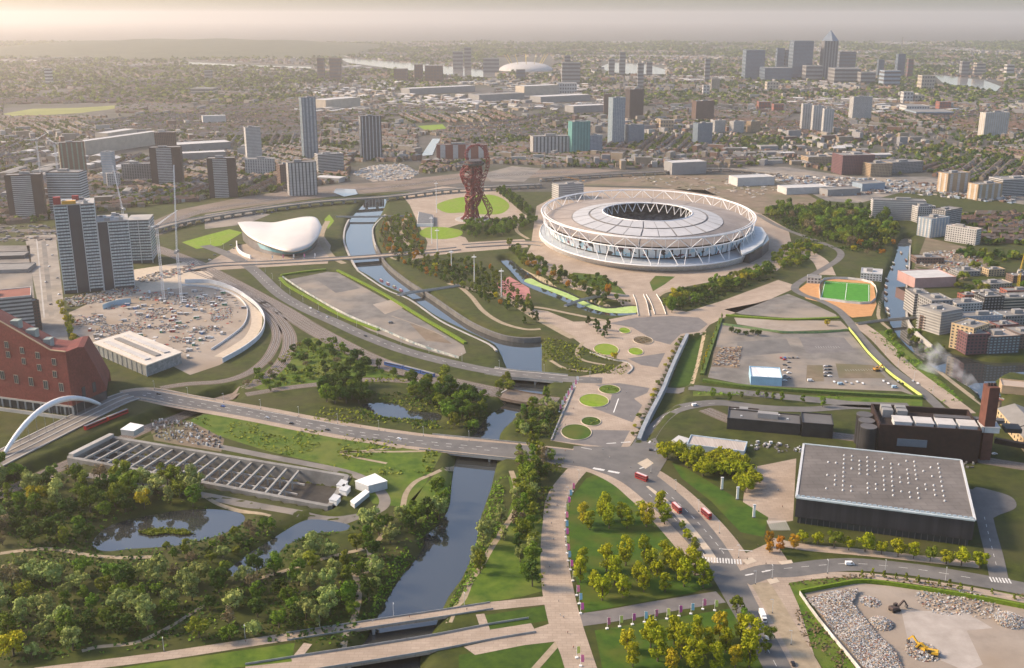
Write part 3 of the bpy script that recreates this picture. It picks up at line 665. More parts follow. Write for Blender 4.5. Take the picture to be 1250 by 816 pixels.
mb = MB(); mb.prism(pts([(906,320),(908,306),(922,296),(936,300),(938,306),(930,314),(915,322)]), 0, 16); mb.obj('entrance_hall', M_glassD, st)
mb = MB(); mb.prism([G(x, y, 18) for x, y in [(903,303),(906,285),(918,276),(930,278),(936,287),(931,297),(918,306),(906,311)]], 16, 18.5); mb.obj('entrance_roof', mat('grey_roof',(0.46,0.49,0.50),(0.54,0.57,0.58),0.1,0.6), st)

# ------------------------------------------------------------------ red lattice observation tower
M_red = mat('crimson_steel', (0.15,0.022,0.026), (0.21,0.036,0.038), 0.2, 0.5)
ob = thing('observation_tower', 'tall twisted crimson lattice observation tower on the round lawn', 'tower')
ox, oy = G(577,268); mb0 = MB()
S = MPP(577,268)
def rprof(h):   # outline radius of the trunk by height
    return np.interp(h, [0,6,20,38,55,75,90,97], [17,12,9.5,14,11.5,18,15,13])
def cen(h): return np.interp(h, [0,20,45,75,97], [-3,-2,3,-3,3])
k = 0
for s in range(16):
    p = []
    for i in range(46):
        h = 97*i/45; a = s*TAU/16 + h*0.055*(1 if s%2 else -0.85) + 0.4*math.sin(h*.09+s)
        r = rprof(h)*(1+.10*math.sin(h*.13+s*2.1)); p.append((ox+cen(h)+r*math.cos(a), oy+r*math.sin(a), h))
    mb = MB(); mb.tube(p, 0.95, 5); mb.obj('spiral_strand', M_red, ob)
for s in range(16):
    mb = MB(); h = 3+s*5.9; p = []
    for i in range(17):
        a = TAU*i/16; r = rprof(h)*1.02; p.append((ox+cen(h)+r*math.cos(a), oy+r*math.sin(a), h+3*math.sin(a+s)))
    mb.tube(p, 0.6, 5, caps=False); mb.obj('lattice_hoop', M_red, ob)
for s in range(95):
    h = random.uniform(2,86); a = random.uniform(0,TAU); b = a+random.uniform(.7,1.5)*random.choice((-1,1)); g = h+random.uniform(5,12)
    r0, r1 = rprof(h), rprof(g)
    mb = MB(); mb.bar((ox+cen(h)+r0*math.cos(a), oy+r0*math.sin(a), h), (ox+cen(g)+r1*math.cos(b), oy+r1*math.sin(b), g), 0.8); mb.obj('lattice_brace', M_red, ob)
# the loose looping leg
loop = smooth_line([np.array(v, float) for v in [(ox+18,oy-4,0),(ox+30,oy,14),(ox+24,oy,30),(ox+15,oy,46),(ox+17,oy,64),(ox+24,oy,82),(ox+26,oy,98),(ox+23,oy,114),(ox+12,oy,124),(ox-1,oy,122),(ox-9,oy,112),(ox-8,oy,99)]], 6)
for j in range(6):
    p = []
    for i, q in enumerate(loop):
        a = i*.42+j*TAU/6; w = 3.8*(1 - .35*i/len(loop)); p.append((q[0]+w*math.cos(a), q[1]+w*math.sin(a), q[2]+ (0 if i == 0 else .8*math.sin(a*2))))
    mb = MB(); mb.tube(p, 0.42, 5); mb.obj('loop_strand', M_red, ob)
for i in range(2, len(loop)-1, 2):
    q = loop[i]; mb = MB(); mb.tube([(q[0]+3.2*math.cos(TAU*u/6), q[1]+3.2*math.sin(TAU*u/6), q[2]) for u in range(7)], 0.42, 4, caps=False); mb.obj('loop_hoop', M_red, ob)
leg2 = smooth_line([np.array(v, float) for v in [(ox+30,oy-14,0),(ox+24,oy-8,20),(ox+15,oy-3,40),(ox+12,oy,60)]], 6)
mb = MB(); mb.tube(leg2, 1.2, 6); mb.obj('support_leg', M_red, ob)
mb = MB(); mb.cyl(ox+3, oy, 88, 92, 11, 24, 0, 17); mb.cyl(ox+3, oy, 92.05, 95.5, 17, 24, 0); mb.cyl(ox+3, oy, 95.6, 99, 14, 24, 0); mb.obj('viewing_deck', mat('rust_deck',(0.06,0.05,0.05),(0.11,0.09,0.085),0.2,0.6), ob)
mb = MB(); mb.cyl(ox+3, oy, 92.6, 94.6, 17.15, 24, 0); mb.obj('deck_glazing', M_glassD, ob)
mb = MB(); mb.cyl(ox, oy, 0, 90, 3.6, 12, 0); mb.obj('lift_shaft', mat('shaft_steel',(0.12,0.07,0.07),(0.17,0.10,0.10),0.3,0.6), ob)
mb = MB(); mb.tube([(ox, oy, 0.2), (ox, oy, 1.2)], [30,29], 32); mb.obj('plinth', M_conc, ob)
# low round entrance pavilion and service block near it
bl = thing('garden_pavilion', 'small white flat roofed pavilion beside the crimson tower', 'pavilion')
p = pts([(509,277),(529,277),(529,266),(511,262)]); MB().prism(p, 0, 5).obj('wall', M_white, bl)
MB().prism([(np.array(q)*.96+np.mean(p,0)*.04) for q in p], 5, 5.4).obj('roof', mat('slate_roof',(0.10,0.11,0.12),(0.16,0.17,0.18),0.2,0.8), bl)

# ------------------------------------------------------------------ swimming hall with a wave roof
aq = thing('aquatics_hall', 'white wave-shaped shell roof over a dark glazed swimming hall', 'hall')
near = [(290,271.5,24),(296,281,20),(306,290,16.5),(325,299,13.5),(352,306.5,12),(375,302,13),(388,290,19),(393,277,27)]
far = [(290,271.5,24),(303,270.6,22),(318,271,20),(335,271.5,20),(355,267.5,26),(373,264.6,32),(386,266,33),(393,277,27)]
W3 = lambda q: np.array([*G(q[0], q[1], q[2]), q[2]])
nl, fl = smooth_line([W3(q) for q in near], 6), smooth_line([W3(q) for q in far], 6)
V = []; F = []; K = 14
for i in range(len(nl)):
    for j in range(K+1):
        t = j/K; q = nl[i]*(1-t)+fl[i]*t; sp = np.linalg.norm(fl[i]-nl[i]); V.append((q[0], q[1], q[2]+min(6, sp*.05)*math.sin(math.pi*t)))
for i in range(len(nl)-1):
    for j in range(K): a = i*(K+1)+j; F.append((a, a+K+1, a+K+2, a+1))
M_aq = mat('pearl_roof', (0.58,0.53,0.47), (0.64,0.59,0.53), 0.03, 0.35, spec=0.5)
roof = link('roof', np_mesh('roof', V, F, M_aq, smooth=True), aq)
sm_ = roof.modifiers.new('thickness', 'SOLIDIFY'); sm_.thickness = 2.2; sm_.offset = -1 if False else 1; sm_.offset = -1
gl = smooth_line([np.array([*G(x, y, 0), 0.0]) for x, y in [(293,293),(302,302),(316,309),(335,313),(352,314.5),(372,312),(386,305),(391,295)]], 6)
V = []; F = []
c0 = np.array([*G(345,296,0), 0])
for i, q in enumerate(gl):
    n_ = nl[min(i, len(nl)-1)]; ins = n_*.93 + np.array([c0[0], c0[1], n_[2]])*.07
    g0 = q*.93+c0*.07
    for t in (0, .3, .32, .72, .74, 1): V.append(tuple(g0*(1-t)+np.array([ins[0], ins[1], ins[2]-0.6])*t))
mi_ = []
for i in range(len(gl)-1):
    for j in range(5): a = i*6+j; F.append((a, a+6, a+7, a+1)); mi_.append(1 if (j == 2 and 12 < i < 34) else 0)
link('glazed_wall', np_mesh('glazed_wall', V, F, [mat('hall_wall',(0.10,0.095,0.095),(0.15,0.14,0.14),0.1,0.6), mat('teal_glass',(0.06,0.20,0.25),(0.10,0.28,0.33),0.1,0.15,spec=0.6)], mi_), aq)
V = []; F = []
bkl = smooth_line([np.array([*G(x, y, 0), 0.0]) for x, y in [(293,293),(305,289),(320,288),(337,287),(355,286),(372,287),(386,290),(391,295)]], 6)
for i, q in enumerate(bkl):
    n_ = fl[i]; g0 = q*.93+c0*.07; ins = n_*.93 + np.array([c0[0], c0[1], n_[2]])*.07; V += [tuple(g0), (ins[0], ins[1], n_[2]-1)]
for i in range(len(bkl)-1): a = i*2; F.append((a, a+1, a+3, a+2))
link('rear_wall', np_mesh('rear_wall', V, F, MATS['hall_wall']), aq)
wall_line('curved_wall', 'pale curved ramp wall beside the swimming hall', [(289,298),(290,306),(296,312),(306,316)], 0, 5, 1.5, M_white)

# ------------------------------------------------------------------ twin white arch road bridge
ab = thing('arch_bridge', 'road bridge with one slanted white tubular arch over the railway', 'bridge')
dk = [(-40,582),(0,561),(50,536),(100,511),(140,491),(160,484)]
ribbon('deck', pts(dk), 26, 0.4, M_asphL, flat=0.4, kind=None, parent=ab, thick=2.0)
for lat in (-12.6, -4.2, 4.2, 12.6):
    ribbon('kerb', pts(dk), 1.3, 0.85, M_conc, flat=0.4, kind=None, parent=ab, lat=lat, thick=0.7, sm=6)
a0 = GV(4,556,0.8); a1 = GV(122,494,0.8); apx = HT(62,528,482)
arch = [a0.lerp(a1, i/24)+Vector((0,0,apx*.66*4*(i/24)*(1-i/24))) for i in range(25)]
MB().tube(arch, [1.5+1.0*math.sin(math.pi*i/24) for i in range(25)], 10).obj('arch', M_steelW, ab, smooth=True)
for i in range(4, 21, 2):
    p = arch[i]; q = Vector((p.x, p.y, 1.0)); MB().bar(p, q, 0.22).obj('hanger', M_para, ab)

# ------------------------------------------------------------------ sunken basin with concrete struts
M_wallC = mat('stained_concrete', (0.19,0.19,0.18), (0.27,0.265,0.25), 0.15, 0.85, 6, c3=(0.12,0.118,0.11), scale3=0.05, amt3=0.7)
bs = thing('sunken_basin', 'long sunken concrete box with dark floor and white strut beams', 'basin')
B4 = [np.array(q) for q in BASIN]     # near-left, far-left, far-right, near-right
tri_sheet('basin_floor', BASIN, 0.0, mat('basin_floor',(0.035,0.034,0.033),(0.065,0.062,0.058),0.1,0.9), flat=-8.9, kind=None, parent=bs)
def box_wall(a, b, z0, z1, th, m, name, parent):
    mb = MB(); mb.bar((a[0], a[1], (z0+z1)/2), (b[0], b[1], (z0+z1)/2), th, z1-z0); return mb.obj(name, m, parent)
for i in range(4): box_wall(B4[i], B4[(i+1)%4], -9.5, 1.6+0.01*i, 3.6, M_wallC, 'basin_wall', bs)
box_wall(B4[0]+[2,0], B4[1]+[2,0], 1.0, 4.0, 4.5, M_conc, 'portal_beam', bs)
NSt = 18
for i in range(1, NSt):
    t = i/NSt*.86; a = B4[0]*(1-t)+B4[3]*t; b = B4[1]*(1-t)+B4[2]*t
    c_ = mat('strut_concrete',(0.25,0.25,0.235),(0.33,0.33,0.31),0.2,0.8)
    o = MB().bar((a[0],a[1],-0.6),(b[0],b[1],-0.6),1.5,1.6).obj('strut', c_, bs)
    for u in (.33,.66):
        p = a*(1-u)+b*u; MB().box(p[0]-.6,p[0]+.6,p[1]-.6,p[1]+.6,-9,-1.45).obj('strut_post', M_conc, bs)
for u in (.33,.66):
    a = B4[0]*(1-u)+B4[1]*u; b = B4[3]*(1-u)+B4[2]*u; e = a*.14+b*.86
    MB().bar((a[0],a[1],-3.2),(e[0],e[1],-3.2),1.0,1.2).obj('walling_beam', M_conc, bs)
ribbon('service_road', pts([(60,560),(72,575),(140,585),(250,605),(340,622),(410,632),(455,626),(470,612),(455,592),(420,576),(330,558),(240,540)]), 8, 0.09, M_asphL)
def hut(label, px4, h, mw, mr, name='service_hut', cat='hut', group=None, over=0.3, gable=0):
    t = thing(name, label, cat, group=group); p = pts(px4)
    MB().prism(p, 0, h).obj('wall', mw, t); c = np.mean(np.array(p), 0)
    q = [c+(np.array(v)-c)*(1+over/max(1, np.linalg.norm(np.array(v)-c))) for v in p]
    MB().prism(q, h, h+.45).obj('roof', mr, t); return t
M_lgrey = mat('light_grey_cladding',(0.45,0.47,0.48),(0.53,0.55,0.56),0.2,0.6)
hut('white service hut on the rim of the sunken basin', [(148,531),(164,533),(176,526),(160,523)], 4.5, M_conc, M_white)
hut('square grey plant house with two roof boxes at the end of the basin', [(434,597),(450,603),(473,597),(458,588)], 6, M_lgrey, M_white)
hut('long low white cabin beside the plant house', [(428,617),(433,621),(451,606),(446,603)], 3, M_lgrey, M_white)
for q, lab in (((420,600),'white filter unit on the basin apron'), ((408,612),'white pump unit on the basin corner'), ((417,594),'white duct unit beside the struts')):
    hut(lab, [(q[0]-6,q[1]+4),(q[0]+3,q[1]+6),(q[0]+8,q[1]),(q[0],q[1]-3)], 3.5, M_white, M_lgrey, 'plant_unit', 'machine')
# ------------------------------------------------------------------ trees
def leaf_mat(name, c1, c2, rand=0.25):
    m = bpy.data.materials.new(name); m.use_nodes = True; nt = m.node_tree; L = nt.links
    b = nt.nodes['Principled BSDF']; b.inputs['Roughness'].default_value = 0.8; b.inputs['Specular IOR Level'].default_value = 0.15
    ge = nt.nodes.new('ShaderNodeNewGeometry'); n = nt.nodes.new('ShaderNodeTexNoise'); n.inputs['Scale'].default_value = 0.55; n.inputs['Detail'].default_value = 3
    L.new(ge.outputs['Position'], n.inputs['Vector'])
    r = nt.nodes.new('ShaderNodeValToRGB'); r.color_ramp.elements[0].position = .33; r.color_ramp.elements[1].position = .68
    r.color_ramp.elements[0].color = (*c1, 1); r.color_ramp.elements[1].color = (*c2, 1); L.new(n.outputs['Fac'], r.inputs['Fac'])
    oi = nt.nodes.new('ShaderNodeObjectInfo'); hs = nt.nodes.new('ShaderNodeHueSaturation')
    a = nt.nodes.new('ShaderNodeMapRange'); a.inputs['To Min'].default_value = 1-rand; a.inputs['To Max'].default_value = 1+rand
    L.new(oi.outputs['Random'], a.inputs['Value']); L.new(a.outputs['Result'], hs.inputs['Value'])
    f = nt.nodes.new('ShaderNodeMath'); f.operation = 'MULTIPLY'; f.inputs[1].default_value = 13.7; g = nt.nodes.new('ShaderNodeMath'); g.operation = 'FRACT'
    L.new(oi.outputs['Random'], f.inputs[0]); L.new(f.outputs[0], g.inputs[0])
    h = nt.nodes.new('ShaderNodeMapRange'); h.inputs['To Min'].default_value = .485; h.inputs['To Max'].default_value = .515
    L.new(g.outputs[0], h.inputs['Value']); L.new(h.outputs['Result'], hs.inputs['Hue']); L.new(r.outputs['Color'], hs.inputs['Color'])
    L.new(hs.outputs['Color'], b.inputs['Base Color'])
    tr = nt.nodes.new('ShaderNodeBsdfTranslucent'); L.new(hs.outputs['Color'], tr.inputs['Color'])
    mx = nt.nodes.new('ShaderNodeMixShader'); mx.inputs[0].default_value = 0.18
    L.new(b.outputs[0], mx.inputs[1]); L.new(tr.outputs[0], mx.inputs[2]); L.new(mx.outputs[0], nt.nodes['Material Output'].inputs['Surface'])
    MATS[name] = m; return m
M_bark = mat('bark', (0.07,0.055,0.04), (0.12,0.10,0.08), 1.0, 0.95)
LEAF = {'willow': leaf_mat('willow_leaves', (0.151,0.207,0.044), (0.358,0.397,0.127)), 'green': leaf_mat('green_leaves', (0.053,0.118,0.007), (0.166,0.246,0.022)),
        'dark': leaf_mat('dark_leaves', (0.022,0.054,0.006), (0.067,0.116,0.015)), 'lime': leaf_mat('lime_leaves', (0.165,0.205,0.005), (0.36,0.375,0.012), .15),
        'olive': leaf_mat('olive_leaves', (0.088,0.128,0.008), (0.227,0.256,0.024)), 'orange': leaf_mat('orange_leaves', (0.293,0.134,0.007), (0.488,0.244,0.018), .2),
        'yellow': leaf_mat('yellow_leaves', (0.268,0.244,0.007), (0.464,0.403,0.018), .15), 'brown': leaf_mat('brown_twigs', (0.122,0.098,0.049), (0.244,0.195,0.110), .2)}
DESC = {'willow': 'grey-green willow', 'green': 'mid green leafy tree', 'dark': 'dark green dense tree', 'lime': 'yellow-green lime tree', 'olive': 'olive green tree',
        'orange': 'orange autumn tree', 'yellow': 'golden yellow autumn tree', 'brown': 'brown thin-leaved tree'}
def leaf_quads(centers, radii, n, size, r, flat=.8):
    """n leaf sprays on the shells of clumps"""
    k = r.integers(0, len(centers), n); d = r.normal(size=(n,3)); d /= np.linalg.norm(d, axis=1)[:,None]; d[:,2] = d[:,2]*flat + .12
    P = centers[k] + d*radii[k][:,None]*r.uniform(.65,1.05,(n,1))
    nrm = d + r.normal(size=(n,3))*.34; nrm /= np.linalg.norm(nrm, axis=1)[:,None]
    t = np.cross(nrm, r.normal(size=(n,3))); t /= np.linalg.norm(t, axis=1)[:,None]; b = np.cross(nrm, t)
    s = (size*r.uniform(.6,1.3,n))[:,None]
    return np.stack([P-t*s-b*s*.7, P+t*s-b*s*.6, P+t*s*.8+b*s*.8, P-t*s*.9+b*s*.7], 1).reshape(-1,3)
def crown_np(shape, seed, n=900, size=.075):
    """unit crown: radius about 1, from z=0 (ground) to about 2.2"""
    r = np.random.default_rng(seed); C = []; Rd = []
    m = {'round': 20, 'tall': 22, 'spread': 24, 'column': 16, 'cone': 20}[shape]
    for i in range(m):
        a = r.uniform(0, TAU); u = r.uniform(0,1)
        if shape == 'round': z = .75+u*1.15; w = math.sqrt(max(.05, 1-((z-1.3)/.8)**2))*.72
        elif shape == 'tall': z = .6+u*1.9; w = math.sqrt(max(.05, 1-((z-1.5)/1.15)**2))*.62
        elif shape == 'spread': z = .6+u*.8; w = math.sqrt(max(.1, 1-((z-.9)/.75)**2))*.85
        elif shape == 'column': z = .5+u*2.6; w = .30*(1-.5*abs(u-.4))
        else: z = .5+u*1.9; w = (1-u)*.65+.08
        rr = w*math.sqrt(r.uniform(.15,1)); C.append((rr*math.cos(a), rr*math.sin(a), z)); Rd.append(r.uniform(.24,.42)*(.7 if shape in ('column','cone') else 1))
    return leaf_quads(np.array(C), np.array(Rd), n, size, r)
CROWNS = {}; TRUNKS = {}
SHAPES = ['round','tall','spread','column','cone']
def crown_mesh(shape, var, kind):
    k = (shape, var, kind)
    if k not in CROWNS:
        n = {'brown': 600}.get(kind, 1350)
        V = crown_np(shape, hash((SHAPES.index(shape), var)) % 1000 + 3, n, .07)
        CROWNS[k] = np_mesh('crown', V, np.arange(len(V)).reshape(-1,4), LEAF[kind])
    return CROWNS[k]
def trunk_mesh(shape):
    if shape not in TRUNKS:
        mb = MB(); top = {'round':1.2,'tall':1.7,'spread':.9,'column':2.4,'cone':1.8}[shape]
        mb.tube([(0,0,-.12),(0.01,0,.3),(.03,.02,top*.6),(.02,.03,top)], [.085,.065,.045,.015], 6)
        for j in range(5):
            a = j*1.26+.4; mb.tube([(.02,.01,top*(.35+.08*j)),(.3*math.cos(a),.3*math.sin(a),top*(.6+.07*j)),(.5*math.cos(a),.5*math.sin(a),top*(.75+.07*j))], [.035,.022,.008], 4)
        TRUNKS[shape] = mb.mesh('trunk', M_bark)
    return TRUNKS[shape]
NAME = {'willow':'willow_tree','green':'leafy_tree','dark':'dense_tree','lime':'lime_tree','olive':'olive_green_tree','orange':'autumn_tree','yellow':'autumn_tree','brown':'thin_tree'}
NTREE = [0]
def tree(x, y, rad, kind, place, group, shape=None, z=None, hs=1.0):
    r = random.random
    shape = shape or random.choice(['round','round','round','tall','spread'])
    size = 'small ' if rad < 3.0 else ('' if rad < 4.4 else ('large ' if rad < 5.6 else 'very large '))
    t = thing(NAME[kind], size+DESC[kind]+' '+place, 'tree', (x, y, hg(x, y) if z is None else z), r()*TAU, group)
    s = rad*1.18; t.scale = (s*(.9+.2*r()), s*(.9+.2*r()), s*(.85+.3*r())*hs)
    link('crown', crown_mesh(shape, random.randrange(3), kind), t); link('trunk', trunk_mesh(shape), t); NTREE[0] += 1
    return t
def trees_at(L, kind, rad, place, group, shape=None, jit=.2):
    for px, py in L:
        x, y = G(px, py); tree(x, y, rad*random.uniform(1-jit, 1+jit), random.choice(kind) if isinstance(kind, (list,tuple)) else kind, place, group, shape)
WPOLY = [np.array(w) for w, _, _ in WATERS]
KEEP = []      # outlines in metres where nothing grows
def clear_of_water(x, y, m=2.0):
    X, Y = np.array([x]), np.array([y])
    for w in WPOLY:
        if x < w[:,0].min()-m or x > w[:,0].max()+m or y < w[:,1].min()-m or y > w[:,1].max()+m: continue
        if inside(X, Y, w)[0] or dist(X, Y, w)[0] < m: return False
    return True
def poisson(px, spacing, seed, margin=2.0, tries=4000, cap=999, avoid=()):
    r = random.Random(seed); P = np.array(pts(px)); out = []; av = [pts(a) for a in avoid]
    x0, x1, y0, y1 = P[:,0].min(), P[:,0].max(), P[:,1].min(), P[:,1].max()
    for _ in range(tries):
        x, y = r.uniform(x0, x1), r.uniform(y0, y1)
        if not inside(np.array([x]), np.array([y]), P)[0]: continue
        s = spacing*r.uniform(.75,1.5)
        if any((x-a)**2+(y-b)**2 < s*s for a, b in out): continue
        if any(inside(np.array([x]), np.array([y]), a)[0] for a in av): continue
        if not clear_of_water(x, y, margin): continue
        out.append((x, y))
        if len(out) >= cap: break
    return out
def wood(px, spacing, kinds, rad, place, group, seed, shapes=None, **k):
    random.seed(seed)
    ks = [a for a, n in kinds.items() for _ in range(n)]
    for x, y in poisson(px, spacing, seed, **k):
        tree(x, y, random.uniform(*rad), random.choice(ks), place, group, random.choice(shapes) if shapes else None)
z6 = lambda L: [(610+.338*a, 540+.338*b+9) for a, b in L]
z7 = lambda L: [(920+.338*a, 540+.338*b+7) for a, b in L]
random.seed(21)
trees_at(z6([(300,268),(325,290),(375,258),(395,285),(440,255),(460,285),(510,250),(530,280),(580,235),(595,270)]), ['lime','lime','lime','yellow'], 5.2, 'in the single row across the promenade lawn', 'row of limes across the promenade lawn', 'tall')
trees_at(z6([(300,440),(340,505),(385,440),(370,545),(415,490),(445,535),(455,420),(495,475),(520,405),(520,515),(545,435),(568,465),(595,395),(597,515),(615,430),(640,465),(665,495),(690,425),(705,455),(735,500),(290,480)]), ['lime'], 5.3, 'in the grove on the promenade lawn', 'grove of limes on the promenade lawn', 'tall')
trees_at(z6([(460,730),(480,785),(545,720),(570,765),(630,705),(655,755),(710,690),(735,740),(795,685),(815,735),(870,690),(905,725),(850,790),(620,800),(700,800),(780,800),(900,790)]), ['lime','lime','lime','yellow'], 5.1, 'on the lawn south of the banner path', 'limes on the lawn beside the banner path', 'tall')
trees_at(z6([(578,190),(658,290),(678,325),(706,365)]), ['olive','lime'], 3.2, 'in the pavement beside the bus lane', 'street trees beside the bus lane', 'round')
trees_at(z6([(855,590),(885,632),(920,680),(960,735),(975,690)]), ['green','olive'], 3.4, 'in the pavement beside the lorry', 'street trees beside the lower road', 'round')
trees_at(z6([(605,35),(640,28),(660,45),(680,65),(705,40),(750,75),(735,95),(775,55),(800,95),(800,40),(835,55),(840,95),(870,75),(865,125),(890,105),(915,135),(885,155),(820,75)]), ['lime'], 5.8, 'in the grove beside the blue-walled shed', 'grove beside the blue-walled shed', 'spread')
trees_at(z7([(175,345),(230,352),(290,362),(343,370),(402,375),(460,385),(521,393),(577,400),(637,410),(695,420),(750,425),(816,435)]), ['lime','lime','olive'], 4.6, 'in the street row below the black sports hall', 'street row below the black sports hall', 'round')
trees_at(z7([(55,358),(58,380),(95,380),(145,365)]), 'orange', 3.4, 'beside the zebra crossing', 'orange trees at the crossing', 'tall')
trees_at(z7([(470,470),(550,480),(630,495),(668,500),(705,508),(745,515),(787,520),(860,528),(940,548),(430,462),(390,470),(513,475),(592,488)]), 'olive', 1.6, 'newly planted along the hoarding verge', 'saplings on the hoarding verge', 'cone')
# wetland wood, lower left
wet = [(-10,566),(60,578),(160,590),(215,600),(240,618),(190,626),(140,636),(105,664),(60,670),(-10,672)]
wood(wet, 13.1, {'willow':6,'green':4,'dark':3,'olive':4,'yellow':1,'brown':1}, (3.6,7.4), 'in the wetland wood north of the big pond', 'wetland wood north of the big pond', 31)
wood([(-10,692),(70,700),(140,702),(180,704),(250,706),(290,712),(270,740),(200,770),(120,788),(60,806),(-10,812)], 13.6, {'willow':8,'green':4,'dark':3,'olive':4,'yellow':1,'brown':1}, (3.4,7.4), 'in the wetland wood between the paths', 'wetland wood between the paths', 32)
wood([(185,672),(250,668),(300,646),(345,640),(362,645),(310,668),(272,690),(215,690)], 10.3, {'willow':3,'dark':3,'brown':3,'olive':3,'green':2}, (2.2,3.8), 'on the strip between pond and inlet', 'strip of trees between pond and inlet', 33)
wood([(300,706),(345,690),(420,665),(470,640),(482,650),(470,690),(462,720),(440,750),(360,776),(280,785),(230,790),(280,745)], 13.1, {'willow':6,'green':3,'olive':2,'dark':2,'brown':1}, (3.8,6.2), 'on the meadow bank west of the river', 'willows on the meadow bank west of the river', 34)
trees_at([(452,648),(462,652),(490,640),(497,648),(508,640),(522,632),(536,628),(540,615),(533,606)], ['willow','dark','green'], 6.2, 'at the sharp bend of the west river bank', 'trees at the river bend', 'round')
trees_at([(215,598),(232,600),(205,594),(160,596),(150,590),(240,606),(190,598)], ['willow','willow','olive'], 6.4, 'below the basin wall', 'willows below the basin wall', 'round')
trees_at([(590,668),(598,655),(586,700),(580,690),(612,640),(615,660)], ['willow','willow','olive'], 4.6, 'on the narrow lawn east of the river', 'willows on the narrow lawn east of the river', 'tall')
wood([(630,556),(660,553),(676,562),(660,600),(652,640),(654,700),(650,720),(636,700),(630,650),(630,600)], 9.7, {'willow':3,'green':4,'olive':4,'dark':2,'brown':1}, (3.2,5.6), 'in the belt beside the banner promenade', 'tree belt beside the banner promenade', 35, shapes=['tall','round'])
wood([(630,520),(648,498),(668,490),(680,500),(664,532),(640,536)], 10.3, {'willow':4,'green':3,'dark':2,'olive':2}, (3.0,4.4), 'below the plaza wall by the river', 'trees below the plaza wall', 36)
wood([(395,478),(440,470),(450,488),(400,498)], 10.3, {'dark':4,'green':2}, (5.5,7.5), 'in the clump above the reed pond', 'clump of trees above the reed pond', 37)
wood([(498,470),(530,468),(560,478),(585,490),(600,500),(580,522),(545,520),(540,498),(505,486)], 11.0, {'dark':4,'green':3,'olive':2}, (4.5,6.5), 'between the reed pond and the river', 'trees between reed pond and river', 38)
wood([(300,470),(340,440),(366,420),(400,415),(450,445),(500,462),(440,458),(380,462),(330,478)], 13.8, {'dark':3,'green':3,'brown':1}, (2.2,4.5), 'in the railway scrub triangle', 'bushes in the railway scrub triangle', 39, shapes=['spread','round'])
trees_at([(428,448),(446,450),(436,440)], 'dark', 6.0, 'standing alone in the railway triangle', 'big trees in the railway triangle', 'spread')
trees_at([(610,478),(622,474),(618,466)], 'olive', 6, 'at the bank by the railway bridge', 'trees by the railway bridge', 'round')
# gardens beside the river and the sculpture tower
wood([(470,268),(500,262),(512,292),(520,312),(500,316),(478,312),(462,296)], 11.0, {'olive':3,'green':3,'orange':2,'brown':2}, (2.2,3.8), 'in the planted riverside garden', 'riverside garden trees', 41, shapes=['round','cone'])
wood([(484,318),(540,314),(566,318),(600,330),(630,352),(648,372),(640,385),(600,374),(560,350),(520,340),(490,326)], 11.7, {'olive':5,'green':4,'orange':2,'dark':2,'yellow':1}, (1.9,3.6), 'in the autumn garden by the tall lamps', 'autumn garden trees', 42, shapes=['round','tall'])
trees_at([(640,396),(650,388),(655,394),(648,380),(738,412),(727,402),(718,396),(742,404),(730,408),(560,342),(548,334),(640,382)], 'dark', 4.6, 'in the dark clump near the plaza', 'dark clumps near the plaza', 'cone')
wood([(565,272),(610,272),(645,266),(655,272),(625,286),(580,292),(566,286)], 11.7, {'dark':3,'green':4}, (3.5,5.2), 'on the bank below the crimson tower', 'trees below the crimson tower', 43)
wood([(604,234),(614,232),(644,252),(652,262),(640,262),(622,248)], 9.7, {'dark':3,'green':2}, (3,4.2), 'lining the rim of the round lawn', 'trees lining the round lawn', 44, shapes=['tall'])
wood([(622,300),(650,318),(690,338),(720,352),(760,368),(770,378),(730,370),(690,354),(650,336),(628,318)], 10.3, {'green':3,'olive':4,'orange':1,'dark':2}, (3.0,4.8), 'on the bank between stadium and backwater', 'trees on the stadium bank', 45)
wood([(698,340),(735,338),(755,352),(730,350)], 12.4, {'dark':2,'green':2}, (2.2,3.4), 'on the grass slope under the stadium', 'bushes under the stadium', 46)
wood([(812,376),(830,362),(870,348),(905,336),(938,326),(945,336),(900,352),(850,372),(820,382)], 10.3, {'green':4,'olive':3,'dark':3,'yellow':1}, (4.0,5.8), 'in the willow bank beside the stadium steps', 'wooded bank beside the stadium steps', 47)
wood([(940,318),(960,305),(985,300),(1002,306),(975,326),(955,330)], 11.0, {'olive':3,'green':3,'lime':1}, (3.5,5.2), 'on the knoll beside the canal road', 'trees on the knoll beside the canal road', 48)
wood([(930,262),(960,256),(1010,258),(1060,262),(1090,270),(1092,290),(1078,306),(1040,304),(1000,292),(970,280),(945,270)], 16.5, {'dark':5,'green':5,'olive':2,'brown':1}, (6.5,9.0), 'in the dense wood north of the canal', 'dense wood north of the canal', 49)
trees_at([(1042,308),(1058,312),(1068,306),(1076,312),(1050,302),(1090,300)], ['yellow','brown','orange'], 4.4, 'at the edge of the dense wood', 'autumn trees at the wood edge', 'round')
trees_at([(1118,412),(1126,420),(1134,428),(1112,402),(1142,432),(1148,424),(1120,404),(1084,412),(1098,440),(1090,418)], ['green','olive'], 4.2, 'on the canal bank by the apartments', 'trees on the canal bank', 'round')
trees_at([(1170,352),(1182,356),(1192,350),(1176,342),(1164,346),(1200,358),(1190,330),(1205,326),(1196,316),(1212,332),(1178,362),(1232,360),(1246,354)], ['green','olive','dark'], 5.6, 'among the apartment yards', 'trees among the apartment yards', 'spread')
trees_at([(878,398),(874,406),(871,414),(868,422),(865,430),(862,438),(859,446),(857,454),(881,390)], ['yellow','olive'], 2.2, 'in the hedge row beside the sunken lawn', 'hedge row beside the sunken lawn', 'column')
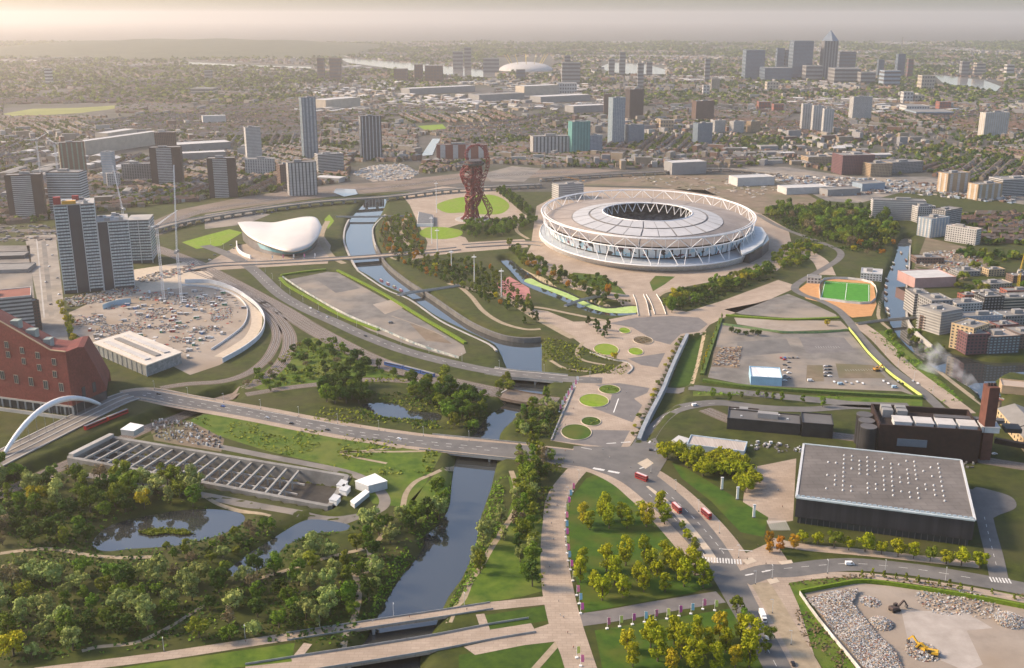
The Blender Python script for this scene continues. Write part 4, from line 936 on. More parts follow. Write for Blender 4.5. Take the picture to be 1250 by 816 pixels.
trees_at([(826,424),(821,432),(817,440),(812,448),(803,470),(799,478),(796,486),(780,510),(775,522),(772,532),(830,416)], ['olive','yellow'], 2.0, 'in the planter along the retaining wall', 'planter along the retaining wall', 'spread')
trees_at([(925,484),(935,486),(944,488),(954,490),(980,492),(890,490),(905,486),(870,486),(1004,497)], 'green', 2.4, 'on the verge of the bus road', 'verge trees by the bus road', 'tall')
trees_at([(74,378),(78,386),(80,394),(84,402),(86,410),(90,418),(88,398)], ['yellow','lime'], 4.2, 'at the end of the boulevard', 'yellow trees at the end of the boulevard', 'round')
trees_at([(900,408),(910,410),(918,408),(925,410),(893,406)], 'dark', 2.8, 'in the scrub patch of the coach park', 'scrub in the coach park', 'spread')
trees_at([(1010,398),(750,440),(1060,548),(1100,552)], 'yellow', 3.2, 'standing alone beside a fence', 'lone yellow trees', 'round')

# low growth that nobody could count
def tufts(name, px_list, density, size, kind_mat, seed, margin=1.0, hmax=1.2):
    r = np.random.default_rng(seed); Vs = []
    for px in px_list:
        P = np.array(pts(px)); x0, x1, y0, y1 = P[:,0].min(), P[:,0].max(), P[:,1].min(), P[:,1].max()
        n = int((x1-x0)*(y1-y0)*density); X, Y = r.uniform(x0,x1,n), r.uniform(y0,y1,n)
        k = inside(X, Y, P)
        nz = np.array([noise.noise(Vector((a*.03, b*.03, seed))) for a, b in zip(X, Y)]); k &= nz > -.15
        for w in WPOLY:
            if w[:,0].max() < x0-5 or w[:,0].min() > x1+5 or w[:,1].max() < y0-5 or w[:,1].min() > y1+5: continue
            k &= ~inside(X, Y, w); 
        X, Y = X[k], Y[k]; n = len(X)
        if not n: continue
        Z = hgt(X, Y)+r.uniform(.1,hmax,n)
        nrm = np.column_stack([r.normal(0,.8,n), r.normal(0,.8,n), np.ones(n)]); nrm /= np.linalg.norm(nrm,axis=1)[:,None]
        t = np.cross(nrm, r.normal(size=(n,3))); t /= np.linalg.norm(t,axis=1)[:,None]; b = np.cross(nrm,t); s = (size*r.uniform(.5,1.4,n))[:,None]; C = np.column_stack([X,Y,Z])
        Vs.append(np.stack([C-t*s-b*s*.6, C+t*s-b*s*.7, C+t*s*.9+b*s*.6, C-t*s*.8+b*s*.8],1).reshape(-1,3))
    V = np.vstack(Vs); o = link(name, np_mesh(name, V, np.arange(len(V)).reshape(-1,4), kind_mat)); o['kind'] = 'stuff'; return o
wetA = [(-10,572),(160,596),(320,632),(470,640),(520,650),(480,720),(440,790),(300,782),(100,800),(-10,816)]
tufts('undergrowth', [wetA], .16, .9, LEAF['dark'], 1); tufts('undergrowth', [wetA], .05, .8, LEAF['green'], 2)
tufts('river_reeds', [[(517,655),(548,618),(552,580),(540,600),(505,650),(470,700),(440,770),(455,770),(486,709)], [(602,584),(616,582),(612,640),(592,690),(560,735),(545,742),(567,702),(590,624)]], .5, .7, LEAF['green'], 3)
tufts('undergrowth', [[(225,508),(420,530),(540,552),(520,590),(430,575),(330,552)], [(300,470),(366,418),(400,412),(470,455),(520,465),(420,470)], [(400,490),(450,484),(540,490),(600,500),(590,525),(500,525),(440,520),(380,512)]], .10, 1.0, LEAF['olive'], 4)
tufts('undergrowth', [[(440,480),(600,480),(606,520),(540,524),(440,512)]], .15, 1.0, LEAF['dark'], 5)
tufts('undergrowth', [[(962,712),(1050,700),(1260,728),(1260,742),(1150,720),(1050,710),(980,722)], [(962,712),(980,722),(1060,840),(1020,840),(975,770)]], .35, .7, LEAF['brown'], 6, hmax=.7)
tufts('undergrowth', [[(846,478),(1126,486),(1126,492),(1000,486),(846,482)], [(694,334),(735,336),(760,356),(712,348)], [(1060,404),(1080,404),(1122,440),(1176,490),(1150,492)]], .12, .8, LEAF['green'], 7)
tufts('undergrowth', [[(620,320),(700,352),(770,380),(760,384),(690,362),(640,338)], [(812,376),(870,348),(938,326),(945,340),(850,376)], [(930,262),(1060,258),(1095,280),(1070,312),(1000,300)], [(470,268),(505,264),(520,312),(470,312)], [(484,318),(566,318),(640,360),(640,385),(560,350)]], .10, 1.3, LEAF['dark'], 8)
tufts('undergrowth', [[(640,405),(700,420),(770,446),(760,458),(700,455),(664,450)], [(630,500),(690,495),(676,536),(630,532)], [(632,556),(690,560),(664,640),(668,722),(640,700)]], .2, .9, LEAF['olive'], 9)
# ------------------------------------------------------------------ buildings
C = lambda name, r, g, b, k=.82, rough=.75, sc=.08: mat(name, (r*k, g*k, b*k), (r, g, b), sc, rough)
W_white = C('white_render', .50,.49,.475); W_grey = C('grey_render', .26,.26,.26); W_dgrey = C('charcoal_render', .10,.10,.105); W_brown = C('brown_brick', .17,.11,.085)
W_red = C('red_brick', .27,.095,.07); W_tan = C('tan_brick', .42,.31,.20); W_yel = C('yellow_stock_brick', .47,.36,.22); W_blue = C('blue_grey_panel', .26,.33,.40); W_teal = C('teal_netting', .08,.24,.23)
W_dkbrown = C('dark_umber_panel', .075,.055,.05); W_cream = C('cream_render', .44,.39,.32); W_steel = C('steel_blue_glass', .13,.17,.22, rough=.25); W_purple = C('plum_brick', .16,.075,.08)
W_glassL = mat('pale_glass', (.20,.26,.30), (.31,.37,.40), .3, .2, 2, spec=.6); R_grey = C('grey_felt_roof', .22,.215,.205); R_dark = C('dark_felt_roof', .12,.12,.12); R_white = C('white_sheet_roof', .50,.50,.49); R_tan = C('tan_roof', .40,.33,.27); R_red = C('red_tile_roof', .26,.10,.07)
W_sig = {}
FOOT = []
def ringband(w, d, t, o):
    """four thin slabs round a w x d plan, height t, standing o proud"""
    mb = MB(); mb.box(-o, w+o, -o, 0, 0, t); mb.box(-o, w+o, d, d+o, 0, t); mb.box(-o, 0, 0, d, 0, t); mb.box(w, w+o, 0, d, 0, t); return mb
def winrow(w, d, t, bay, frac, o=.12, faces='fls'):
    mb = MB(); n = max(1, int(w/bay)); s = w/n
    if 'f' in faces:
        for i in range(n): c = (i+.5)*s; mb.box(c-s*frac/2, c+s*frac/2, -o, 0.02, 0, t)
    n = max(1, int(d/bay)); s = d/n
    if 's' in faces:
        for i in range(n):
            c = (i+.5)*s; mb.box(-o, .02, c-s*frac/2, c+s*frac/2, 0, t); mb.box(w-.02, w+o, c-s*frac/2, c+s*frac/2, 0, t)
    return mb
def block(label, p0, p1, ytop, depth, wall, style='rows', band=None, name='apartment_block', cat='building', floor=3.2, bay=3.6, frac=.55, roof=None, span=(0,1), h=None, z=0.0, plant=True, group=None, top=None, maxf=34):
    a, b = np.array(G(*p0, z)), np.array(G(*p1, z)); w = float(np.linalg.norm(b-a)); rz = math.atan2(b[1]-a[1], b[0]-a[0])
    if h is None:   # the top row seen is that of the far roof edge
        mid = (a+b)/2; nrm_ = np.array([-(b-a)[1], (b-a)[0]])/w; yb_ = mid[1]+max(0, nrm_[1])*depth*.9; v_ = ytop-408.0
        h = CAM_H+yb_/(FOCAL*CP-v_*SP)*(-FOCAL*SP-v_*CP)-z
    h = max(h, 4.0); FOOT.append(((a+b)/2+np.array([-(b-a)[1], (b-a)[0]])/w*depth/2, max(w, depth)*.62))
    t = thing(name, label, cat, (a[0], a[1], z), rz, group)
    MB().box(0, w, 0, depth, -.3, h).obj('wall', wall, t)
    rf = MB(); rf.box(.4, w-.4, .4, depth-.4, h+.004, h+.15); ro = rf.obj('roof', roof or R_grey, t)
    pb = MB(); e = .5
    pb.box(-.15, w+.15, -.15, e, h+.003, h+1.0); pb.box(-.15, w+.15, depth-e, depth+.15, h+.003, h+1.0); pb.box(-.15, e, e, depth-e, h+.003, h+1.0); pb.box(w-e, w+.15, e, depth-e, h+.003, h+1.0); pb.obj('parapet', wall, t)
    if plant and w > 8 and depth > 8:
        r = random.random; mb = MB(); x0 = w*(.2+.3*r()); y0 = depth*(.25+.2*r()); mb.box(x0, x0+w*.28, y0, y0+depth*.3, h+.15, h+2.6+2*r()); mb.obj('plant_room', W_grey, t)
        for q in range(random.randint(1,4)):
            x0 = w*(.08+.8*r()); y0 = depth*(.08+.7*r()); MB().box(x0, x0+1.6, y0, y0+1.8, h+.15, h+1.3).obj('roof_unit', M_lgrey, t)
    nf = min(maxf, max(1, int(round(h/floor)))); fh = h/nf
    band = band or M_glassD
    if style == 'rows': me = winrow(w, depth, fh*.5, bay, frac).mesh('window_row', band); nm = 'window_row'; zo = fh*.3
    elif style == 'bands': me = ringband(w, depth, fh*.48, .22).mesh('window_band', band); nm = 'window_band'; zo = fh*.3
    elif style == 'balcony': me = ringband(w, depth, fh*.34, 1.0).mesh('balcony_band', band); nm = 'balcony_band'; zo = 0
    elif style == 'front':
        mb = MB(); mb.box(w*span[0], w*span[1], -.6, 0, 0, fh*.52); me = mb.mesh('balcony_band', band); nm = 'balcony_band'; zo = fh*.1
    elif style == 'piers':
        n = max(2, int(w/bay)); 
        mp = MB().box(0, w/n*frac, -.35, 0, .5, h-.4).mesh('pier', band)
        for i in range(n): link('pier', mp, t, (w/n*(i+(1-frac)/2), 0, 0))
        n2 = max(2, int(depth/bay)); mq = MB().box(-.35, 0, 0, depth/n2*frac, .5, h-.4).mesh('pier', band)
        for i in range(n2):
            link('pier', mq, t, (0, depth/n2*(i+(1-frac)/2), 0)); link('pier', mq, t, (w+.35, depth/n2*(i+(1-frac)/2), 0))
        me = ringband(w, depth, .35, .5).mesh('floor_line', wall); nm = 'floor_line'; zo = fh*.9; nf = min(nf, 12); fh = h/nf
    else: me = None
    if me:
        for k in range(nf):
            if fh*k+zo+.5*fh > h: break
            o_ = link(nm, me, t, (0, 0, fh*k+zo))
            if nm in ('window_row',): o_['kind'] = 'stuff'
    if top: top(t, w, depth, h)
    return t
random.seed(5)
bl_ = [
 # label, p0, p1, ytop, depth, wall, style, kwargs
 ('dark umber tower with a white balcony front beside the railway', (12,267),(56,265),212,24,W_dkbrown,'front',dict(band=W_white,span=(.18,.72),name='tower_block')),
 ('dark umber tower with white balcony front behind the tall glass towers', (186,227),(224,226),179,26,W_dkbrown,'front',dict(band=W_white,span=(.22,.70),name='tower_block')),
 ('dark umber tower with white balcony front beside the tree lined railway', (256,242),(290,241),192,26,W_dkbrown,'front',dict(band=W_white,span=(.2,.7),name='tower_block')),
 ('brown tower standing just behind a white fronted tower', (192,205),(218,204),161,26,W_brown,'rows',dict(name='tower_block')),
 ('curved dark glass office tower with thin pale floors', (62,262),(102,262),208,34,W_dgrey,'bands',dict(band=M_lgrey,name='office_tower',floor=4.2)),
 ('brown tower with a green stripe', (76,214),(107,212),173,26,W_brown,'piers',dict(band=C('sage_panel',.22,.30,.22),bay=9,frac=.3,name='tower_block')),
 ('slim white and blue striped tower', (127,228),(140,228),185,18,W_white,'bands',dict(band=W_blue,name='tower_block')),
 ('low white stepped apartments beside the striped tower', (132,231),(148,230),211,20,W_white,'rows',{}),
 ('patchwork black and white apartments between two towers', (150,222),(186,221),199,26,W_grey,'rows',dict(bay=4.5,frac=.6)),
 ('grey tower rising from a white podium', (303,206),(321,205),155,22,W_grey,'bands',dict(band=W_white,name='tower_block')),
 ('white podium block under the grey tower', (300,214),(336,213),193,26,W_white,'rows',dict(bay=5)),
 ('white apartment slab with dark window stripes by the railway', (354,240),(388,238),197,24,W_dgrey,'piers',dict(band=W_white,bay=6,frac=.62)),
 ('brown low block beside the white apartment slab', (343,228),(355,227),200,22,W_brown,'rows',{}),
 ('tall slim blue glass tower with a notched crown', (372,195),(389,194),119,22,W_steel,'piers',dict(band=W_glassL,bay=7,frac=.5,name='glass_tower')),
 ('white banded apartments at the foot of the blue glass tower', (389,212),(420,210),187,26,W_white,'bands',{}),
 ('tall charcoal tower with pale vertical edges', (442,196),(467,195),141,26,W_dgrey,'piers',dict(band=M_lgrey,bay=8,frac=.22,name='tower_block')),
 ('long red brick block with white window frames behind the crimson tower', (533,194),(595,194),176,22,W_red,'piers',dict(band=W_white,bay=26,frac=.4)),
 ('white office slab with dark bays beyond the viaduct', (651,188),(695,187),165,40,W_dgrey,'piers',dict(band=W_white,bay=9,frac=.6,name='office_block')),
 ('teal netted tower under scaffold', (698,188),(720,187),148,26,W_teal,'piers',dict(band=C('teal_glass_fin',.14,.34,.32),bay=7,frac=.4,name='tower_block')),
 ('dark blue block beside the teal netted tower', (720,187),(735,186),165,22,W_blue,'rows',{}),
 ('tall pale blue gridded tower', (747,176),(762,175),119,22,W_glassL,'rows',dict(band=W_steel,name='tower_block',bay=5)),
 ('dark brown tower with flat top beyond the viaduct', (768,148),(785,147),109,26,W_dkbrown,'rows',dict(name='tower_block')),
 ('blue-grey glass block beside the pale gridded tower', (767,175),(786,174),152,24,W_steel,'rows',dict(band=W_glassL)),
 ('slender brown tower near the dark flat topped tower', (737,140),(746,140),115,20,W_brown,'rows',{}),
 ('brown slab block in the eastern housing', (849,148),(871,147),123,26,W_brown,'rows',{}),
 ('dark blue glass block in front of the brown slab', (851,177),(869,176),150,24,W_steel,'rows',dict(band=W_glassL)),
 ('small white point block with pale crown', (872,163),(885,162),147,18,W_white,'rows',{}),
 ('small white point block beside the tan block', (895,163),(908,162),148,18,W_white,'rows',{}),
 ('small tan point block', (916,162),(928,161),148,18,W_tan,'rows',{}),
 ('white stepped tower of the trio, leftwards of its twins and tallest', (978,160),(990,160),127,20,W_white,'piers',dict(band=W_grey,bay=6,frac=.3,name='tower_block')),
 ('middle white stepped tower of the trio', (991,162),(1003,162),129,20,W_white,'piers',dict(band=W_grey,bay=6,frac=.3,name='tower_block')),
 ('lowest white stepped tower of the trio', (1004,165),(1016,165),133,20,W_white,'piers',dict(band=W_grey,bay=6,frac=.3,name='tower_block')),
 ('broad white slab tower in the eastern suburbs', (1040,146),(1063,145),118,20,W_white,'rows',dict(name='tower_block')),
 ('white twin slab tower standing over the park trees', (1200,167),(1229,166),137,24,W_white,'piers',dict(band=W_cream,bay=7,frac=.4,name='tower_block')),
 ('cream banded offices in a double slab', (868,113),(878,113),96,20,W_cream,'bands',{}),
 ('big red brick former factory by the railway yards', (1027,214),(1066,213),187,50,W_purple,'rows',dict(name='factory')),
 ('tan brick mill beside the red factory', (1062,216),(1088,215),198,36,W_tan,'rows',dict(name='factory')),
 ('grey mill with white gable beside the tan mill', (1088,212),(1126,210),196,36,W_grey,'rows',dict(name='factory')),
 ('tan low warehouse west of the red factory', (986,202),(1018,201),190,36,W_tan,'rows',dict(name='warehouse')),
 ('white curved apartment terrace with long balconies beside the wood', (1064,268),(1128,270),243,22,W_grey,'balcony',dict(band=W_white)),
 ('white apartments at the end of the curved terrace', (1119,272),(1140,271),250,24,W_white,'rows',{}),
 ('blue and white panelled apartments by the canal road', (1135,291),(1157,288),264,26,W_blue,'piers',dict(band=W_white,bay=6,frac=.45)),
 ('dark apartments behind the panelled block', (1152,280),(1172,276),254,24,W_dgrey,'rows',dict(band=W_white)),
 ('long white apartment wing with brown roof', (1153,294),(1190,300),277,16,W_white,'rows',dict(roof=R_tan)),
 ('tan apartments with silver bays, taller wing', (1155,236),(1182,234),210,26,W_tan,'piers',dict(band=W_white,bay=14,frac=.35)),
 ('tan apartments with silver bays, lower wing', (1192,245),(1222,243),223,26,W_tan,'piers',dict(band=W_white,bay=14,frac=.35)),
 ('pale long office with flat roof behind the tan apartments', (1222,240),(1262,238),216,40,W_white,'bands',{}),
 ('white warehouse with one big pale roof beside the canal', (1116,352),(1166,350),331,44,C('pink_brick',.42,.26,.24),'none',dict(roof=R_white,name='warehouse',plant=False)),
 ('concrete frame of an unfinished apartment block by the canal', (1114,386),(1134,386),353,30,W_dgrey,'bands',dict(band=M_conc,frac=.8)),
 ('white and grey apartments overlooking the canal', (1134,396),(1160,395),360,30,W_grey,'rows',dict(bay=4)),
 ('pale balcony apartments behind the yellow brick block', (1146,409),(1172,404),373,30,W_grey,'balcony',dict(band=M_conc)),
 ('yellow and tan brick apartments by the smoke', (1158,424),(1185,431),393,30,W_yel,'rows',dict(bay=4.2,frac=.5)),
 ('plum brick corner apartments with a yellow panel', (1178,433),(1206,432),401,26,W_purple,'rows',dict(bay=4)),
 ('dark slate apartments with white windows beside the plum corner', (1206,433),(1243,431),403,28,W_dgrey,'rows',dict(band=W_glassL,roof=R_tan,bay=4)),
 ('slate apartments with white rooftop beyond the corner', (1243,426),(1275,424),400,28,W_brown,'rows',{}),
 ('white and navy apartments in the inner yard', (1172,402),(1222,400),382,18,W_blue,'rows',dict(band=W_white)),
 ('white walled apartments with grey roof in the inner yard', (1166,385),(1198,383),366,20,W_white,'rows',{}),
 ('black cube apartment block in the yard', (1200,381),(1224,380),358,22,M_black,'rows',dict(band=W_grey)),
 ('white terrace offices with long windows', (1224,379),(1264,377),359,22,W_cream,'bands',{}),
 ('grey stepped apartments near the terrace offices', (1226,398),(1262,396),380,22,W_grey,'rows',{}),
 ('cream low block beneath the yellow crane', (1206,353),(1235,351),343,20,W_cream,'rows',{}),
 ('white low works beside the cream block', (1199,365),(1230,363),355,22,W_white,'rows',{}),
 ('white and grey works beside the football pitch', (1050,342),(1076,344),318,30,M_lgrey,'rows',dict(name='works',roof=R_white,h=9)),
 ('brown brick works at the canal bend', (1118,322),(1152,322),312,20,W_brown,'rows',dict(name='works')),
]
for lab, p0, p1, yt, d, w, st_, kw in bl_:
    if 'leftwards' in lab: lab = 'tallest white stepped tower of the trio'
    block(lab, p0, p1, yt, d, w, st_, **kw)
for lab, p0, p1, yt, d, w, kw in [('russet brick terrace flats behind the black cube',(1228,366),(1262,365),352,16,W_red,{}),('brown brick corner flats beside the canal wall',(1121,402),(1142,406),384,18,W_brown,{}),('tan brick infill flats between the yards',(1190,412),(1216,410),394,16,W_tan,dict(roof=R_tan)),('plum brick infill flats beside the tan ones',(1218,412),(1242,410),393,16,W_purple,{}),
      ('grey works with saw roof by the canal yard',(1170,338),(1196,337),328,22,W_grey,{}),('red brick pub-like block in the yards',(1176,372),(1194,371),358,14,W_red,{}),('dark brown maisonettes near the yellow crane',(1236,346),(1262,345),334,16,W_brown,{}),('yellow brick maisonettes near the canal yard',(1206,338),(1226,337),327,14,W_yel,{})]: block(lab, p0, p1, yt, d, w, 'rows', bay=4, **kw)
# wrecked top of the glass tower trio at the building site
def glass_tower(label, p0, p1, ytop, depth, bands, recess, topclutter=True):
    a, b = np.array(G(*p0)), np.array(G(*p1)); w = float(np.linalg.norm(b-a)); rz = math.atan2(b[1]-a[1], b[0]-a[0]); h = HT(*p0, ytop)
    t = thing('office_tower', label, 'building', (a[0], a[1], 0), rz)
    MB().box(0, w, 0, depth, 0, h).obj('core', C('graphite_glass', .06,.068,.08, rough=.2), t)
    nf = int(round(h/3.9)); fh = h/nf
    m1 = MB()
    for (x0, x1) in bands:
        n = max(1, int((x1-x0)*w/3.0)); s = (x1-x0)*w/n
        for i in range(n): m1.box(x0*w+i*s+.12, x0*w+(i+1)*s-.12, -.45, 0, 0, fh*.55)
    n = max(2, int(depth/3)); s = depth/n
    for i in range(n): m1.box(w, w+.45, i*s+.12, (i+1)*s-.12, 0, fh*.5); m1.box(-.45, 0, i*s+.12, (i+1)*s-.12, 0, fh*.5)
    me = m1.mesh('window_band', mat('pale_cladding', (.30,.37,.39), (.52,.57,.57), .45, .22, 2))
    for k in range(1, nf): setp(link('window_band', me, t, (0, 0, k*fh+.3)), kind='stuff')
    for x in recess: MB().box(x*w-.35, x*w+.35, -.7, 0, 0, h).obj('edge_fin', M_lgrey, t)
    MB().box(-.3, w+.3, -.3, depth+.3, h, h+1.2).obj('roof_slab', M_conc, t)
    if topclutter:
        r = random.Random(3)
        for q in range(14):
            x, y = r.uniform(0, w-7), r.uniform(0, depth-7); MB().box(x, x+r.uniform(2,7), y, y+r.uniform(2,6), h+1.2, h+r.uniform(2,5.5)).obj('roof_unit', r.choice([M_lgrey, W_white, M_conc, W_grey]), t)
    return t, w, h, depth
g1, w1, h1, d1 = glass_tower('tallest glass office tower topped with site hoists', (79,359), (127,355), 252, 42, [(0,.32),(.66,1)], (.0,.33,.65,1.0))
MB().box(0, w1*.18, 2, 10, h1+1.2, h1+10).obj('red_screen', C('red_screen',.30,.05,.05), g1); MB().box(w1*.2, w1*.55, 0.5, 6, h1+1.2, h1+5).obj('orange_screen', C('orange_screen',.62,.33,.05), g1)
MB().box(w1*.45, w1*.62, 26, 32, h1+1.2, h1+7).obj('red_screen', MATS['red_screen'], g1)
glass_tower('shorter glass office tower with cluttered roof', (128,355), (165,352), 272, 44, [(.35,1)], (.0,.34,1.0))
glass_tower('dark glass office block behind the shorter tower', (160,322), (187,321), 270, 40, [(0,1)], (.0,.5,1.0), False)

# red brick store with a sloping roofline
rb = thing('brick_store', 'big sloping red brick store with scattered windows and pale arcade', 'building')
A0, A1, A2 = np.array(G(-60,488)), np.array(G(90,508)), np.array(G(132,488))
def atf(t, z): p = A0+(A1-A0)*t; return (p[0], p[1], z)
M_rb = mat('crimson_brick', (.13,.034,.03), (.20,.055,.046), .6, .9, 4, c3=(.11,.03,.027), scale3=.06, amt3=.6)
fx = lambda px: (px+60)/150.0
def hz_(px, yb, yt): return HT(px, yb, yt)
prof = [(-60,345),(0,382),(35,404),(73,428),(90,430)]
hts = []
for px, yt in prof:
    p = A0+(A1-A0)*fx(px); hts.append(HT(px, 488+20*fx(px), yt))
h2 = HT(110,498,422); h3 = HT(132,488,474)
zb = 9.0
V = []; F = []
bk = (A2-A1); bkv = np.array([bk[0]*.15-20, bk[1]*.15+45])
front = [atf(fx(px), z) for (px, _), z in zip(prof, hts)]
nfv = len(front)
for (px, _), z in zip(prof, hts): V.append(atf(fx(px), zb)); V.append(atf(fx(px), z))
for i in range(nfv-1): F.append((2*i, 2*i+2, 2*i+3, 2*i+1))
side = [(.33, HT(104,501,424)), (.5, HT(111,498,424)), (.75, HT(121,493,448)), (1.0, HT(131,488,480)+3)]
b0 = len(V)
for u, z in side: p = A1+(A2-A1)*u; V += [(p[0], p[1], zb), (p[0], p[1], max(z, zb+1))]
prev = 2*(nfv-1)
for k in range(len(side)): c = b0+2*k; F.append((prev, c, c+1, prev+1)); prev = c
tops = [v for v in V[1::2]]; n0 = len(V)
for v in tops: V.append((v[0]+bkv[0]*.9, v[1]+bkv[1], v[2]*.9))
for i in range(len(tops)-1): F.append((2*i+1, 2*i+3, n0+i+1, n0+i))
n1 = len(V)
for v in tops: V.append((v[0]+bkv[0]*.9, v[1]+bkv[1], 0))
for i in range(len(tops)-1): F.append((n0+i, n0+i+1, n1+i+1, n1+i))
link('wall', np_mesh('wall', V, F, M_rb), rb)
fd = (A1-A0)/np.linalg.norm(A1-A0); fn = np.array([fd[1], -fd[0]]); L_ = np.linalg.norm(A1-A0)
def onf(px, py):
    """point of the front face seen at a pixel"""
    u, v = px-625, py-408; d = np.array([u, FOCAL*CP-v*SP]); dz = -FOCAL*SP-v*CP
    t = (A0@fn)/(d@fn); return np.array([*(d*t), CAM_H+dz*t])
for (px, py, w_, h_) in [(8,421,2.6,4.2),(27,428,2.6,4.2),(46,434,2.6,4.2),(66,442,2.6,4.2),(10,433,2.6,4.2),(29,441,2.4,4),(48,449,2.6,4.2),(67,457,2.6,4.2),(3,458,2.8,5.5),(20,463,2.8,5.5),(38,466,2.8,5.5),(56,470,2.8,5.5),(75,473,2.8,5.5)]:
    w_, h_ = w_*1.5, h_*1.35; c = onf(px, py); o = thing('window', None, None); o.parent = rb; MBw = MB()
    a = c[:2]-fd*w_/2; b = c[:2]+fd*w_/2
    MBw.bar((a[0]+fn[0]*.1, a[1]+fn[1]*.1, c[2]), (b[0]+fn[0]*.1, b[1]+fn[1]*.1, c[2]), .5, h_); 
    pane = MBw.obj('pane', M_glassD, o); fr = MB(); up = Vector((0,0,h_/2))
    for p, q in (((*a,c[2]-h_/2),(*b,c[2]-h_/2)),((*a,c[2]+h_/2),(*b,c[2]+h_/2)),((*a,c[2]-h_/2),(*a,c[2]+h_/2)),((*b,c[2]-h_/2),(*b,c[2]+h_/2)),((*((a+b)/2),c[2]-h_/2),(*((a+b)/2),c[2]+h_/2))):
        fr.bar((p[0]+fn[0]*.2,p[1]+fn[1]*.2,p[2]), (q[0]+fn[0]*.2,q[1]+fn[1]*.2,q[2]), .35)
    fr.obj('frame', W_cream, o)
for i in range(nfv-1): MB().bar((front[i][0], front[i][1], front[i][2]+.3), (front[i+1][0], front[i+1][1], front[i+1][2]+.3), 1.2, .8).obj('coping', W_tan, rb)
for (u_c, sz_c, z_c) in ((.62,7,0),(.74,8,0),(.86,6,0)):
    p = A0+(A1-A0)*u_c+bkv*.35; zt = float(np.interp(u_c, [fx(a) for a, _ in prof], hts)); MB().box(p[0]-sz_c/2,p[0]+sz_c/2,p[1]-4,p[1]+4,zt-4,zt+3.5).obj('roof_unit', C('pale_green_unit',.30,.36,.33), rb)
for u in (.3,.6):
    p = A1+(A2-A1)*u; q = A1+(A2-A1)*(u+.09); sd = (A2-A1)/np.linalg.norm(A2-A1); sn = np.array([sd[1], -sd[0]])
    MB().bar((p[0]+sn[0]*.15, p[1]+sn[1]*.15, 17), (q[0]+sn[0]*.15, q[1]+sn[1]*.15, 17), .4, 9).obj('window', M_glassD, rb)
MB().prism([tuple(A0+[0,.4]), tuple(A1+[-.4,.4]), tuple(A2+[-.6,.2]), tuple(A2+bkv), tuple(A0+bkv)], -.2, 8.95).obj('arcade_core', M_glassD, rb)
MB().bar((*A0, 8.4), (*A1, 8.4), 1.2, 1.6).obj('arcade_beam', M_conc, rb)
for i in range(1, 17):
    p = A0+(A1-A0)*i/16; MB().box(p[0]-.7, p[0]+.7, p[1]-.7, p[1]+.7, -.2, 7.6).obj('arcade_pier', M_conc, rb)
lw = MB(); lw.bar((*(A0+fn*9), 1.6), (*(A1+fn*9), 1.6), .8, 3.2); setp(lw.obj('station_wall', M_conc), 'low pale concrete wall in front of the brick store', 'wall')
# white louvred block with a red roof behind it
block('white louvred block with sloping red roof behind the brick store', (-40,415), (44,406), 356, 40, W_white, 'bands', band=W_dgrey, roof=R_red, floor=4)
block('brown slab at the end of the louvred block', (40,405), (52,402), 366, 16, W_dkbrown, 'rows')
block('grey station roof shed beside the boulevard', (-30,335), (34,333), 326, 40, W_grey, 'none', roof=R_grey, name='shed', plant=False)
block('flat roofed grey shed with red edge beside the boulevard', (-30,318), (30,316), 309, 30, W_dgrey, 'none', roof=R_grey, name='shed', plant=False)
# glazed low building by the road
lg = thing('glazed_pavilion', 'low glazed showroom with stepped white roof beside the building site', 'building')
q = pts([(116,432),(180,460),(222,444),(160,418)]); MB().prism(q, 0, 11).obj('glazed_wall', mat('grey_glazing',(.16,.18,.19),(.27,.29,.30),.35,.3,2), lg)
c = np.mean(q,0); MB().prism([c+(np.array(p)-c)*1.03 for p in q], 11, 12).obj('roof', mat('pale_roof',(.50,.46,.40),(.58,.54,.48),.1,.7), lg)
for u in (.2,.5,.75):
    a = np.array(q[0])*(1-u)+np.array(q[3])*u; b = np.array(q[1])*(1-u)+np.array(q[2])*u; MB().bar((*(a*.9+b*.1),12.6),(*(a*.1+b*.9),12.6),6,1.1).obj('rooflight', W_white if u != .5 else R_grey, lg)
for i in range(12):
    u = i/11; a = np.array(q[0])*(1-u)+np.array(q[1])*u; MB().box(a[0]-.25,a[0]+.25,a[1]-.6,a[1]-.1,0,11).obj('mullion', M_lgrey, lg)

# black sports hall
cb = thing('sports_hall', 'large black box sports hall with flat grey roof dotted with rooflights', 'building')
HB = 19.0
rc = [np.array(G(x, y, HB)) for x, y in [(972,608),(1190,636),(1173,563),(981,543)]]
M_cbw = mat('black_metal_cladding', (.022,.023,.028), (.038,.038,.045), .3, .5, 3, stretch=(1,1,.05))
MB().prism(rc, 5.0, HB).obj('upper_wall', M_cbw, cb)
cc = np.mean(rc,0); MB().prism([cc+(p-cc)*.965 for p in rc], 0, 5.0).obj('glazed_base', M_glassD, cb)
MB().prism([cc+(p-cc)*.985 for p in rc], HB+.002, HB+.5).obj('roof', mat('hall_roof',(.125,.115,.108),(.165,.153,.143),.05,.85,5,c3=(.105,.098,.092),scale3=.03,amt3=.7,slabs=11), cb)
for i in range(4):
    a, b = rc[i], rc[(i+1)%4]; MB().bar((*a, HB+.5), (*b, HB+.5), 1.6 if i else 2.4, 1.0).obj('roof_edge', mat('zinc_edge',(.33,.40,.42),(.42,.48,.50),.2,.4) if i in (0,2) else M_lgrey, cb)
nb_ = 34
for i in range(nb_):
    u = (i+.5)/nb_; p = rc[0]*(1-u)+rc[1]*u+np.array([0,1.9]); MB().box(p[0]-1.2,p[0]+1.2,p[1]-1.0,p[1]+.9,HB+.5,HB+1.3).obj('edge_light', W_glassL, cb)
